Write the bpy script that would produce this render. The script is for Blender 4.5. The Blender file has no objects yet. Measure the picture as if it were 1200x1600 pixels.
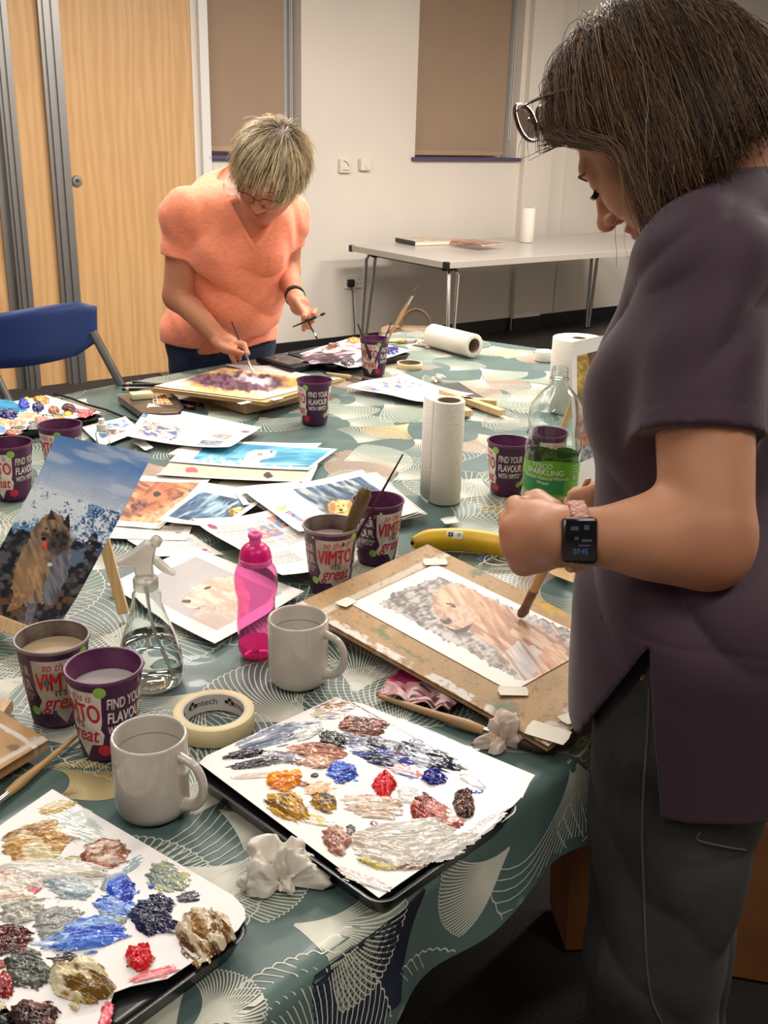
import bpy, bmesh, math, random
import numpy as np
from mathutils import Vector, Matrix
# ------------------------------------------------------------------ camera, world, lights
sc = bpy.context.scene
COL = sc.collection
FPX, PITCH, ROLL, CAMH, TZ = 1606.0, math.radians(20.5), math.radians(1.6), 1.44, 0.725
_r0 = Vector((1, 0, 0)); _u0 = Vector((0, math.sin(PITCH), math.cos(PITCH)))
CF = Vector((0, math.cos(PITCH), -math.sin(PITCH)))
CR = math.cos(ROLL)*_r0 + math.sin(ROLL)*_u0
CU = math.cos(ROLL)*_u0 - math.sin(ROLL)*_r0
CC = Vector((0, 0, CAMH))
cam = bpy.data.objects.new('camera', bpy.data.cameras.new('camera'))
COL.objects.link(cam); sc.camera = cam
cam.matrix_world = Matrix(((CR.x, CU.x, -CF.x, 0), (CR.y, CU.y, -CF.y, 0), (CR.z, CU.z, -CF.z, CAMH), (0, 0, 0, 1)))
cam.data.sensor_fit = 'VERTICAL'; cam.data.sensor_height = 36; cam.data.lens = FPX*36/1600
cam.data.clip_start = 0.02; cam.data.clip_end = 60
sc.view_settings.view_transform = 'Standard'; sc.view_settings.look = 'None'
sc.view_settings.gamma = 1; sc.view_settings.exposure = 0.25; sc.view_settings.use_curve_mapping = False
w = bpy.data.worlds.new('world'); sc.world = w; w.use_nodes = True
w.node_tree.nodes['Background'].inputs[0].default_value = (0.9, 0.92, 1, 1)
w.node_tree.nodes['Background'].inputs[1].default_value = 0.12
CEIL = 2.75
def panel_light(x, y, e, sx=1.2, sy=0.3, col=(1.0, 0.93, 0.85)):
    l = bpy.data.lights.new('ceiling_lamp', 'AREA'); l.shape = 'RECTANGLE'; l.size = sx; l.size_y = sy; l.energy = e; l.color = col
    o = bpy.data.objects.new('ceiling_lamp_light', l); COL.objects.link(o); o.location = (x, y, CEIL-0.06); o.rotation_euler = (0, 0, math.radians(37))
    return o
LAMPS = [(-0.75, 1.3, 10), (-1.9, 2.7, 17), (0.3, 3.0, 27), (0.6, 4.4, 76), (-1.3, 3.9, 48), (0.9, 0.1, 18), (2.9, 4.8, 105), (-0.9, -0.7, 14), (2.4, 2.6, 44)]
for _x, _y, _e in LAMPS: panel_light(_x, _y, _e)

def ray(px, py): return CF + CR*((px-600)/FPX) - CU*((py-800)/FPX)
def PZ(px, py, z=TZ):
    d = ray(px, py); return CC + d*((z-CAMH)/d.z)
def PD(px, py, dep): return CC + ray(px, py)*dep
def proj(p):
    v = Vector(p)-CC; d = v.dot(CF); return (600+FPX*v.dot(CR)/d, 800-FPX*v.dot(CU)/d, d)
# ------------------------------------------------------------------ helpers
PI = math.pi; R = math.radians
def lin(c):
    c = np.asarray(c, float)/255.0
    return np.where(c <= 0.04045, c/12.92, ((c+0.055)/1.055)**2.4)
def L3(*c): return tuple(float(x) for x in lin(c))
_m = {}
def mat(name, col=(200, 200, 200), rough=0.5, metal=0.0, spec=0.5, trans=0.0, ior=1.45, coat=0.0, attr=False, bump=0, bscale=50, noise=0, nscale=8, col2=None, emit=0, alpha=1, sheen=0, sss=0, stretch=(1, 1, 1), dist=0.002):
    if name in _m: return _m[name]
    m = bpy.data.materials.new(name); m.use_nodes = True; _m[name] = m
    nt = m.node_tree; b = nt.nodes['Principled BSDF']; I = b.inputs; N = nt.nodes.new; K = nt.links.new
    c = L3(*col)+(1,); I['Base Color'].default_value = c
    I['Roughness'].default_value = rough; I['Metallic'].default_value = metal
    I['Specular IOR Level'].default_value = spec; I['Transmission Weight'].default_value = trans; I['IOR'].default_value = ior
    I['Coat Weight'].default_value = coat; I['Alpha'].default_value = alpha
    if sheen: I['Sheen Weight'].default_value = sheen
    if sss: I['Subsurface Weight'].default_value = sss; I['Subsurface Radius'].default_value = (0.012, 0.005, 0.003); I['Subsurface Scale'].default_value = 1.0
    if emit: I['Emission Color'].default_value = c; I['Emission Strength'].default_value = emit
    tc = N('ShaderNodeTexCoord'); mp = N('ShaderNodeMapping'); mp.inputs['Scale'].default_value = stretch; K(tc.outputs['Object'], mp.inputs[0])
    if attr:
        a = N('ShaderNodeAttribute'); a.attribute_name = 'Col'; K(a.outputs['Color'], I['Base Color'])
    if noise:
        n = N('ShaderNodeTexNoise'); n.inputs['Scale'].default_value = nscale; n.inputs['Detail'].default_value = 5; K(mp.outputs[0], n.inputs['Vector'])
        r = N('ShaderNodeValToRGB'); r.color_ramp.elements[0].position = 0.5-noise/2; r.color_ramp.elements[1].position = 0.5+noise/2
        r.color_ramp.elements[0].color = c; r.color_ramp.elements[1].color = L3(*(col2 or col))+(1,)
        K(n.outputs['Fac'], r.inputs[0]); K(r.outputs[0], I['Base Color'])
    if bump:
        n = N('ShaderNodeTexNoise'); n.inputs['Scale'].default_value = bscale; n.inputs['Detail'].default_value = 4; K(mp.outputs[0], n.inputs['Vector'])
        bp = N('ShaderNodeBump'); bp.inputs['Strength'].default_value = bump; bp.inputs['Distance'].default_value = dist
        K(n.outputs['Fac'], bp.inputs['Height']); K(bp.outputs[0], I['Normal'])
    return m
class MB:
    """collects boxes, tubes, lathes into one mesh"""
    def __init__(s): s.V = []; s.F = []; s.I = []
    def add(s, V, F, mi=0, T=None):
        o = len(s.V)
        s.V += [tuple(T @ Vector(v)) if T else tuple(v) for v in V]
        for f in F: s.F.append([i+o for i in f]); s.I.append(mi)
        return s
    def box(s, c, d, mi=0, T=None, bev=0):
        x, y, z = d[0]/2, d[1]/2, d[2]/2
        if bev:
            bm = bmesh.new(); bmesh.ops.create_cube(bm, size=1)
            for v in bm.verts: v.co = Vector((v.co.x*d[0], v.co.y*d[1], v.co.z*d[2]))
            bmesh.ops.bevel(bm, geom=bm.edges[:], offset=bev, segments=2, profile=0.5, affect='EDGES')
            bm.verts.index_update()
            V = [Vector(c)+v.co for v in bm.verts]; F = [[v.index for v in f.verts] for f in bm.faces]; bm.free()
            return s.add(V, F, mi, T)
        V = [Vector(c)+Vector((a*x, b*y, g*z)) for a in (-1, 1) for b in (-1, 1) for g in (-1, 1)]
        return s.add(V, [(0, 1, 3, 2), (4, 6, 7, 5), (0, 4, 5, 1), (2, 3, 7, 6), (0, 2, 6, 4), (1, 5, 7, 3)], mi, T)
    def tube(s, pts, r, n=10, mi=0, T=None, cap=True, flat=1.0):
        pts = [Vector(p) for p in pts]; k = len(pts)
        rs = r if isinstance(r, (list, tuple)) else [r]*k
        V = []; F = []; up = None
        for i, p in enumerate(pts):
            t = (pts[min(i+1, k-1)]-pts[max(i-1, 0)]).normalized()
            if up is None: up = t.orthogonal().normalized()
            up = (up-t*up.dot(t)); up = up.normalized() if up.length > 1e-6 else t.orthogonal().normalized()
            b = t.cross(up)
            for j in range(n):
                a = 2*PI*j/n; V.append(p+up*(math.cos(a)*rs[i])+b*(math.sin(a)*rs[i]*flat))
        for i in range(k-1):
            for j in range(n): F.append((i*n+j, i*n+(j+1) % n, (i+1)*n+(j+1) % n, (i+1)*n+j))
        if cap: F.append(tuple(range(n))[::-1]); F.append(tuple((k-1)*n+j for j in range(n)))
        return s.add(V, F, mi, T)
    def lathe(s, prof, n=48, mi=0, T=None, close=False):
        V = []; F = []; k = len(prof)
        for r, z in prof:
            for j in range(n): a = 2*PI*j/n; V.append((r*math.cos(a), r*math.sin(a), z))
        for i in range(k-1):
            for j in range(n): F.append((i*n+j, i*n+(j+1) % n, (i+1)*n+(j+1) % n, (i+1)*n+j))
        if close: 
            for j in range(n): F.append(((k-1)*n+j, (k-1)*n+(j+1) % n, (j+1) % n, j))
        return s.add(V, F, mi, T)
    def prism(s, poly, z0, z1, mi=0, T=None):
        n = len(poly); V = [(x, y, z0) for x, y in poly]+[(x, y, z1) for x, y in poly]
        F = [tuple(range(n))[::-1], tuple(range(n, 2*n))]+[(i, (i+1) % n, (i+1) % n+n, i+n) for i in range(n)]
        return s.add(V, F, mi, T)
    def build(s, name, mats, parent=None, smooth=False, angle=35):
        me = bpy.data.meshes.new(name); me.from_pydata(s.V, [], s.F)
        if not isinstance(mats, (list, tuple)): mats = [mats]
        for m in mats: me.materials.append(m)
        if len(mats) > 1: me.polygons.foreach_set('material_index', s.I)
        me.polygons.foreach_set('use_smooth', [bool(smooth)]*len(s.F)); me.update()
        bm = bmesh.new(); bm.from_mesh(me); bmesh.ops.recalc_face_normals(bm, faces=bm.faces[:]); bm.to_mesh(me); bm.free()
        if smooth: me.set_sharp_from_angle(angle=R(angle))
        o = bpy.data.objects.new(name, me); COL.objects.link(o)
        if parent: o.parent = parent
        return o
def mesh_np(name, V, F, mats, parent=None, col=None, smooth=True, mi=None):
    V = np.ascontiguousarray(V, np.float32).reshape(-1, 3); F = np.ascontiguousarray(F, np.int32)
    me = bpy.data.meshes.new(name); me.vertices.add(len(V)); me.vertices.foreach_set('co', V.ravel())
    k = F.shape[1]; me.loops.add(F.size); me.loops.foreach_set('vertex_index', F.ravel())
    me.polygons.add(len(F)); me.polygons.foreach_set('loop_start', np.arange(0, F.size, k, dtype=np.int32)); me.polygons.foreach_set('loop_total', np.full(len(F), k, np.int32))
    me.polygons.foreach_set('use_smooth', np.full(len(F), bool(smooth)))
    for m in (mats if isinstance(mats, (list, tuple)) else [mats]): me.materials.append(m)
    if mi is not None: me.polygons.foreach_set('material_index', np.asarray(mi, np.int32))
    if col is not None:
        a = me.color_attributes.new('Col', 'FLOAT_COLOR', 'POINT')
        c = np.ones((len(V), 4), np.float32); c[:, :3] = np.asarray(col).reshape(-1, 3); a.data.foreach_set('color', c.ravel())
    me.update(calc_edges=True)
    o = bpy.data.objects.new(name, me); COL.objects.link(o)
    if parent: o.parent = parent
    return o
def gridF(ny, nx):
    i = np.arange(ny*nx).reshape(ny, nx)
    return np.stack([i[:-1, :-1], i[:-1, 1:], i[1:, 1:], i[1:, :-1]], -1).reshape(-1, 4)
def compact(V, F, col=None):
    u = np.unique(F); m = np.full(len(V), -1); m[u] = np.arange(len(u))
    return V[u], m[F], (None if col is None else col[u])
def tag(o, label, cat, group=None, kind=None):
    if label: o['label'] = label
    if cat: o['category'] = cat
    if group: o['group'] = group
    if kind: o['kind'] = kind
    return o
def thing(name, label, cat, loc=(0, 0, 0), rz=0, group=None, rot=None):
    o = bpy.data.objects.new(name, None); COL.objects.link(o); o.location = loc
    o.rotation_euler = rot if rot is not None else (0, 0, rz); o.empty_display_size = 0.05
    return tag(o, label, cat, group)
def struct(o): o['kind'] = 'structure'; return o
def dup(o, parent=None):
    c = o.copy(); COL.objects.link(c)
    if parent: c.parent = parent
    for ch in [x for x in COL.objects if x.parent == o]: dup(ch, c)
    return c
def basis(o, x, y=None, z=None):
    """matrix with origin o, x axis x, normal approx z"""
    x = Vector(x).normalized(); z = Vector(z or (0, 0, 1)); y = z.cross(x).normalized(); z = x.cross(y)
    return Matrix(((x.x, y.x, z.x, o[0]), (x.y, y.y, z.y, o[1]), (x.z, y.z, z.z, o[2]), (0, 0, 0, 1)))
def align_z(o, d, roll=0):
    q = Vector(d).to_track_quat('Z', 'Y').to_matrix().to_4x4()
    return Matrix.Translation(o) @ q @ Matrix.Rotation(roll, 4, 'Z')
# ------------------------------------------------------------------ noise
def _hash(ix, iy, iz, s):
    h = (ix.astype(np.int64)*374761393+iy.astype(np.int64)*668265263+iz.astype(np.int64)*2147483647+s*974634777) & 0xffffffff
    h = ((h ^ (h >> 13))*1274126177) & 0xffffffff; h = (h ^ (h >> 16)) & 0xffff
    return h/65535.0
def vnoise(x, y, z=None, s=0):
    x = np.asarray(x, float); y = np.asarray(y, float); z = np.zeros_like(x) if z is None else np.asarray(z, float)
    ix, iy, iz = np.floor(x), np.floor(y), np.floor(z); fx, fy, fz = x-ix, y-iy, z-iz
    fx = fx*fx*(3-2*fx); fy = fy*fy*(3-2*fy); fz = fz*fz*(3-2*fz); r = 0
    for a in (0, 1):
        for b in (0, 1):
            t = (fx if a else 1-fx)*(fy if b else 1-fy)
            if np.any(iz != 0) or np.any(fz != 0):
                r = r+t*(_hash(ix+a, iy+b, iz, s)*(1-fz)+_hash(ix+a, iy+b, iz+1, s)*fz)
            else: r = r+t*_hash(ix+a, iy+b, iz, s)
    return r
def fbm(x, y, o=4, s=0, z=None):
    r = 0; a = 0.5; t = 0
    for i in range(o):
        r = r+a*vnoise(x*2**i, y*2**i, None if z is None else z*2**i, s+i*17); t += a; a *= 0.5
    return r/t
def sst(a, b, x): t = np.clip((x-a)/(b-a+1e-12), 0, 1); return t*t*(3-2*t)
def mixc(c, d, m):
    m = np.asarray(m)[..., None]; return np.asarray(c)*(1-m)+np.asarray(d)*m
# ------------------------------------------------------------------ text as flat mesh
_tc = {}
def text2d(s, size=1.0, bold=0.0, shear=0.0, sx=1.0):
    k = (s, bold, shear)
    if k not in _tc:
        cu = bpy.data.curves.new('t', 'FONT'); cu.body = s; cu.size = 1; cu.shear = shear; cu.align_x = 'CENTER'; cu.resolution_u = 4
        o = bpy.data.objects.new('t', cu); COL.objects.link(o); bpy.context.view_layer.update()
        me = bpy.data.meshes.new_from_object(o.evaluated_get(bpy.context.evaluated_depsgraph_get()))
        _tc[k] = ([v.co.copy() for v in me.vertices], [list(p.vertices) for p in me.polygons])
        if bold > 0.008:
            V0, F0 = _tc[k]; n0 = len(V0); _tc[k] = ([v+Vector(q) for q in ((-bold, 0, 0), (bold, 0, 0), (0, bold*0.7, 0), (0, -bold*0.7, 0)) for v in V0], [[i+j*n0 for i in f] for j in range(4) for f in F0])
        bpy.data.objects.remove(o); bpy.data.curves.remove(cu); bpy.data.meshes.remove(me)
    V, F = _tc[k]
    return [(v.x*size*sx, v.y*size) for v in V], F
def sliced(V, F, step):
    bm = bmesh.new(); vs = [bm.verts.new((x, y, 0)) for x, y in V]
    for f in F:
        try: bm.faces.new([vs[i] for i in f])
        except ValueError: pass
    bmesh.ops.triangulate(bm, faces=bm.faces[:])
    xs = [v[0] for v in V]; ys = [v[1] for v in V]
    for ax, lo, hi in ((0, min(xs), max(xs)), (1, min(ys), max(ys))):
        n = int((hi-lo)/step)
        for i in range(1, n+1):
            co = [0, 0, 0]; co[ax] = lo+i*step; no = [0, 0, 0]; no[ax] = 1
            bmesh.ops.bisect_plane(bm, geom=bm.verts[:]+bm.edges[:]+bm.faces[:], plane_co=co, plane_no=no)
    bmesh.ops.triangulate(bm, faces=bm.faces[:]); bm.verts.index_update()
    r = ([(v.co.x, v.co.y) for v in bm.verts], [[v.index for v in f.verts] for f in bm.faces]); bm.free()
    return r
# ------------------------------------------------------------------ room
# wall frame: W0 a point of the wall's foot, WD along the wall (to the right, away), WN normal into the room
WA = R(37); WD = Vector((math.cos(WA), math.sin(WA), 0)); WN = Vector((math.sin(WA), -math.cos(WA), 0))
W0 = PZ(790, 517, 0)
TW = Matrix(((WD.x, WN.x, 0, W0.x), (WD.y, WN.y, 0, W0.y), (0, 0, 1, 0), (0, 0, 0, 1)))   # local: x along, y into room, z up
TWI = TW.inverted()
def PW(px, py, y=0.0):
    """point of the plane at y in wall coordinates, in wall coordinates"""
    d = ray(px, py); o = TWI @ CC; dl = TWI.to_3x3() @ d; t = (y-o.y)/dl.y; return o+dl*t
wallm = mat('wall_paint', (226, 217, 205), 0.6, noise=0.5, nscale=1.3, col2=(216, 207, 196), bump=0.08, bscale=60)
reveal_m = mat('reveal_paint', (222, 214, 204), 0.6)
blindm = mat('blind_fabric', (164, 140, 118), 0.75, noise=0.7, nscale=3, col2=(155, 131, 109), bump=0.15, bscale=400)
blindb = mat('blind_bar', (178, 145, 115), 0.6)
purple = mat('purple_gloss', (84, 70, 104), 0.35)
blackm = mat('black_skirting', (22, 22, 24), 0.45)
floor_m = mat('grey_carpet', (62, 59, 56), 0.95, noise=0.25, nscale=260, col2=(38, 36, 35), bump=0.5, bscale=300)
x1 = PW(447, 240).x; xc = PW(326, 300).x; x2, x3 = PW(648, 244).x, PW(806, 244).x; x4 = PW(958, 60).x
sz = PW(720, 252).z                  # sill height
xe = x4+1.35; xs2 = xe+0.9; WL = xc-3.2
T_TOP = 2.35; rec = 0.16
# wall made of panels around recessed windows
f = MB()
def wbox(a, b, z0, z1, y0=-0.25, y1=0.0): f.box(((a+b)/2, (y0+y1)/2, (z0+z1)/2), (b-a, y1-y0, z1-z0), 0, TW)
pil0, pil1 = PW(806, 300).x+0.02, PW(852, 300).x
wbox(xc-0.08, xs2+0.6, 0, sz)
wbox(xc-0.08, xs2+0.6, T_TOP, CEIL)
w1x0, w1x1 = xc+0.02, PW(471, 240).x
wbox(xc-0.08, w1x0, sz, T_TOP); wbox(w1x1, x2, sz, T_TOP); wbox(x3, x4, sz, T_TOP); wbox(xe, xs2+0.6, sz, T_TOP)
struct(f.build('wall_back', wallm))
m = MB(); m.box(((pil0+pil1)/2, 0.02, CEIL/2), (pil1-pil0, 0.05, CEIL), 0, TW)
m.box(((PW(888, 200).x), 0.006, CEIL/2), (0.012, 0.012, CEIL), 0, TW)
struct(m.build('trim_1', wallm))
def window(n, a, b, sill_w=0.03, gap=0.06):
    e = struct(thing('window_%d' % n, None, None)); 
    m = MB(); y = -rec
    m.box((a+0.02, y-0.03, (sz+T_TOP)/2), (0.04, 0.05, T_TOP-sz), 0, TW); m.box((b-0.02, y-0.03, (sz+T_TOP)/2), (0.04, 0.05, T_TOP-sz), 0, TW)
    m.box(((a+b)/2, y-0.03, sz+0.03), (b-a-0.081, 0.05, 0.06), 0, TW); m.box(((a+b)/2, y-0.03, T_TOP-0.03), (b-a-0.081, 0.05, 0.06), 0, TW)
    m.build('window_frame', mat('upvc', (225, 225, 228), 0.35), e)
    m = MB(); m.box(((a+b)/2, y-0.03, (sz+T_TOP)/2), (b-a-0.082, 0.006, T_TOP-sz-0.122), 0, TW)
    m.build('window_pane', mat('night_glass', (20, 24, 34), 0.05, spec=0.8), e)
    m = MB(); m.box(((a+b)/2, -0.055, sz+0.013), (b-a+2*sill_w, 0.17, 0.025), 0, TW, bev=0.006)
    m.build('window_sill', purple, e)
    return e
window(1, w1x0, w1x1); window(2, x2, x3); window(3, x4, xe)
def blind(a, b, z0, lab):
    e = thing('roller_blind', lab, 'blind', TW @ Vector(((a+b)/2, -0.09, T_TOP-0.03)), WA, 'roller blinds on the back wall windows')
    wd = b-a; h = T_TOP-0.03-z0
    m = MB(); n = 12
    for i in range(n): 
        za, zb = -h+0.03+(h-0.03)*i/n, -h+0.03+(h-0.03)*(i+1)/n
        m.add([(-wd/2, 0.001*math.sin(i), za), (wd/2, 0.001*math.sin(i), za), (wd/2, 0.001*math.sin(i+1), zb), (-wd/2, 0.001*math.sin(i+1), zb)], [(0, 1, 2, 3)])
    m.build('blind_fabric', blindm, e)
    m = MB(); m.box((0, 0, -h+0.016), (wd, 0.012, 0.03), bev=0.003); m.build('bottom_bar', blindb, e)
    m = MB(); m.tube([(-wd/2, 0.0, 0), (wd/2, 0.0, 0)], 0.022); m.build('roller', blindm, e)
    m = MB()
    for dy in (0.008, -0.012):
        m.tube([(wd/2+0.035, dy-0.02, 0), (wd/2+0.035, dy-0.02, -h+0.12)], 0.0022, 6)
    m.tube([(wd/2+0.035, -0.012, -h+0.12), (wd/2+0.035, -0.022, -h+0.105), (wd/2+0.035, -0.032, -h+0.12)], 0.004, 6)
    m.build('pull_chain', mat('white_plastic', (225, 222, 215), 0.4), e)
    return e
blind(w1x0+0.01, PW(445, 240, -0.09).x, sz+0.045, 'tan roller blind behind the woman in the peach T-shirt, beside the wooden panels')
blind(x2+0.02, PW(785, 240, -0.09).x, sz+0.035, 'tan roller blind above the grey trestle table')
blind(x4+0.01, xe-0.1, sz+0.035, 'tan roller blind at the top right behind the dark brown hair')
xt = PW(319, 200).x; m = MB(); m.box(((xt+0.03+xs2+0.4)/2, 0.008, 0.05), (xs2+0.4-xt-0.03, 0.016, 0.10), 0, TW); struct(m.build('baseboard_back', blackm))
m = MB(); m.box(((pil0+pil1)/2, 0.052, 0.05), (pil1-pil0+0.02, 0.012, 0.10), 0, TW); struct(m.build('baseboard_pillar', blackm))
# floor and ceiling
m = MB(); m.box((0.5, 2.5, -0.05), (12, 15, 0.1)); struct(m.build('floor', floor_m))
m = MB(); m.box((0.5, 2.5, CEIL+0.05), (12, 15, 0.1)); struct(m.build('ceiling', mat('ceiling_tile', (225, 222, 215), 0.8)))
# the glossy dark strip of hard floor next to the wall
m = MB(); m.box(((xc+xs2)/2, 0.62, 0.003), (xs2-xc+0.8, 1.2, 0.006), 0, TW); struct(m.build('floor_strip', mat('dark_vinyl', (44, 44, 46), 0.28, bump=0.05, bscale=20)))
for i, (x, y, e) in enumerate(LAMPS):
    t = thing('ceiling_light', 'long ceiling light fitting', 'ceiling light', (x, y, CEIL), R(37), 'ceiling lights')
    m = MB(); m.box((0, 0, -0.02), (1.26, 0.34, 0.035)); m.build('housing', mat('lamp_housing', (230, 230, 228), 0.4), t)
# side and rear walls outside the picture, so light bounces as in a closed room
for nm, c, d in (('wall_right', (4.6, 1.5, CEIL/2), (0.1, 13, CEIL)), ('wall_rear', (0.5, -3.2, CEIL/2), (12, 0.1, CEIL))):
    m = MB(); m.box(c, d); struct(m.build(nm, wallm))
# ------------------------------------------------------------------ sliding wood partition on the left
def wood(name, a, b, sc_=1.0, rough=0.45, grain=(1.2, 1.2, 0.12), th=0.25):
    if name in _m: return _m[name]
    m = bpy.data.materials.new(name); m.use_nodes = True; _m[name] = m
    nt = m.node_tree; N = nt.nodes.new; K = nt.links.new; bs = nt.nodes['Principled BSDF']
    tc = N('ShaderNodeTexCoord'); mp = N('ShaderNodeMapping'); mp.inputs['Scale'].default_value = tuple(g*sc_ for g in grain); K(tc.outputs['Object'], mp.inputs[0])
    w_ = N('ShaderNodeTexWave'); w_.inputs['Scale'].default_value = 6; w_.inputs['Distortion'].default_value = 9; w_.inputs['Detail'].default_value = 3; w_.inputs['Detail Scale'].default_value = 1.4; K(mp.outputs[0], w_.inputs[0])
    n = N('ShaderNodeTexNoise'); n.inputs['Scale'].default_value = 45; n.inputs['Detail'].default_value = 6; K(mp.outputs[0], n.inputs['Vector'])
    mx = N('ShaderNodeMath'); mx.operation = 'MULTIPLY_ADD'; K(w_.outputs['Fac'], mx.inputs[0]); mx.inputs[1].default_value = 0.45; 
    m2 = N('ShaderNodeMath'); m2.operation = 'MULTIPLY'; K(n.outputs['Fac'], m2.inputs[0]); m2.inputs[1].default_value = 0.6; K(m2.outputs[0], mx.inputs[2])
    r = N('ShaderNodeValToRGB'); r.color_ramp.elements[0].position = 0.15; r.color_ramp.elements[1].position = 0.8
    r.color_ramp.elements[0].color = L3(*a)+(1,); r.color_ramp.elements[1].color = L3(*b)+(1,)
    K(mx.outputs[0], r.inputs[0]); K(r.outputs[0], bs.inputs['Base Color']); bs.inputs['Roughness'].default_value = rough
    return m
oak = wood('maple_laminate', (194, 148, 96), (209, 167, 115))
alu = mat('brushed_aluminium', (150, 148, 146), 0.38, 0.85)
wt = mat('white_trim', (222, 220, 216), 0.4)
m = MB(); xt = PW(319, 200).x
m.box((xt, 0.0, CEIL/2), (0.055, 0.06, CEIL), 0, TW); struct(m.build('trim_2', wt))
e = struct(thing('wall_left', None, None))
pa = PW(313, 200).x                       # right end of the panels
pb = PW(112, 300).x; 
m = MB(); m.box(((pa+pb)/2, -0.03, CEIL/2), (pa-pb, 0.05, CEIL), 0, TW); m.build('wood_panel', oak, e)
kc = PW(120, 283, 0.0)
m = MB(); m.lathe([(0.008, 0.004), (0.012, 0.004), (0.014, 0.009), (0.026, 0.008), (0.03, 0.002), (0.03, -0.004)], 32, 0, TW @ Matrix.Translation((kc.x, 0, kc.z)) @ Matrix.Rotation(-PI/2, 4, 'X'))
m.build('flush_lock', alu, e)
m = MB(); m.lathe([(0.0001, 0.003), (0.009, 0.003)], 16, 0, TW @ Matrix.Translation((kc.x, 0, kc.z)) @ Matrix.Rotation(-PI/2, 4, 'X')); m.build('keyhole', blackm, e)
# rails and folded narrower panels, turned towards the room
def vbox(x0, x1_, y0, y1, name, mt): 
    m = MB(); m.box(((x0+x1_)/2, (y0+y1)/2, CEIL/2), (x1_-x0, y1-y0, CEIL), 0, TW); return m.build(name, mt, e)
def rail(xa, xb, y=0.0):
    n = 5; w_ = (xb-xa)/n
    m = MB()
    for i in range(n):
        m.box((xa+w_*(i+0.5), y+(0.012 if i % 2 else 0.0), CEIL/2), (w_, 0.03, CEIL), 0, TW)
    m.build('rail', alu, e)
p0, p1, p2, p3 = PW(9, 400).x, PW(44, 400).x, PW(90, 400).x, PW(112, 400).x
rail(p2, pb); vbox(p1, p2, -0.05, -0.02, 'wood_panel', oak); rail(p0+0.04, p1, 0.01); vbox(p0, p0+0.04, -0.05, -0.01, 'rail', alu)
vbox(p0-0.35, p0, -0.05, -0.03, 'wood_panel', oak); vbox(p0-3, p0-0.35, -0.05, -0.03, 'wood_panel', oak)
# ------------------------------------------------------------------ wall fittings
plastic = mat('ivory_plastic', (222, 214, 198), 0.35)
black_pl = mat('black_plastic', (18, 18, 19), 0.4)
a = PW(537, 259); t = thing('wall_control', 'white thermostat box with a curved slot, left one of the pair beside the blond hair', 'thermostat', TW @ Vector((a.x, 0, a.z)), WA)
m = MB(); m.box((0, -0.012, 0), (0.085, 0.026, 0.085), bev=0.004); m.build('housing', plastic, t)
m = MB(); m.tube([(-0.02+0.045*math.sin(k*0.16), -0.027, 0.03-0.045*(1-math.cos(k*0.16))) for k in range(9)], 0.0035, 6); m.build('dial_arc', mat('grey_plastic', (165, 158, 148), 0.4), t)
m = MB(); m.box((0.0, -0.027, -0.025), (0.05, 0.002, 0.006)); m.build('slot', mat('grey_plastic'), t)
a = PW(568, 257); t = thing('wall_control', 'ivory thermostat box with a round dial, right one of the pair on the wall', 'thermostat', TW @ Vector((a.x, 0, a.z)), WA)
m = MB(); m.box((0, -0.016, 0), (0.085, 0.034, 0.075), bev=0.007); m.build('housing', plastic, t)
m = MB(); m.lathe([(0.0001, 0.006), (0.016, 0.006), (0.018, 0)], 24, 0, Matrix.Translation((0.006, -0.033, -0.006)) @ Matrix.Rotation(PI/2, 4, 'X')); m.build('dial', plastic, t, True)
a = PW(552, 440); so = TW @ Vector((a.x, 0, a.z)); t = thing('wall_socket', 'white double wall socket low on the wall with switches', 'socket', so, WA)
m = MB(); m.box((0, -0.006, 0), (0.147, 0.012, 0.086), bev=0.003); m.build('plate', mat('white_plastic', (230, 228, 222), 0.35), t)
for sx in (-1, 1):
    m = MB(); m.box((sx*0.012, -0.014, 0.022), (0.012, 0.006, 0.018), bev=0.001); m.build('rocker_switch', mat('white_plastic'), t)
m = MB(); 
for q in ((0.038, 0.012, 0.004, 0.009), (0.028, -0.014, 0.009, 0.004), (0.05, -0.014, 0.009, 0.004)): m.box((q[0], -0.0125, q[1]), (q[2], 0.001, q[3]))
m.build('pin_holes', black_pl, t)
t = thing('mains_plug', 'black three-pin plug with a black cord in the left half of the wall socket', 'plug', TW @ Vector((a.x-0.038, 0.013, a.z-0.005)), WA)
m = MB(); m.box((0, -0.014, 0), (0.05, 0.026, 0.05), bev=0.008); m.build('plug_body', black_pl, t, True)
m = MB(); m.tube([(0, -0.02, -0.02), (0.005, -0.03, -0.06), (0.012, -0.03, -0.16), (0.02, -0.035, -0.27), (0.0, -0.07, -0.36), (-0.03, -0.1, -0.424)], 0.0035, 6); m.build('cord', black_pl, t, True)
cpt = PW(463, 372); m = MB()
m.tube([TW @ Vector((cpt.x-0.002*k, 0.012, cpt.z+0.06-0.03*k)) for k in range(7)], 0.004, 6); tag(m.build('wall_cable', black_pl, smooth=True), 'thin black cable hanging on the wall behind the peach T-shirt shoulder', 'cable')
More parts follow.
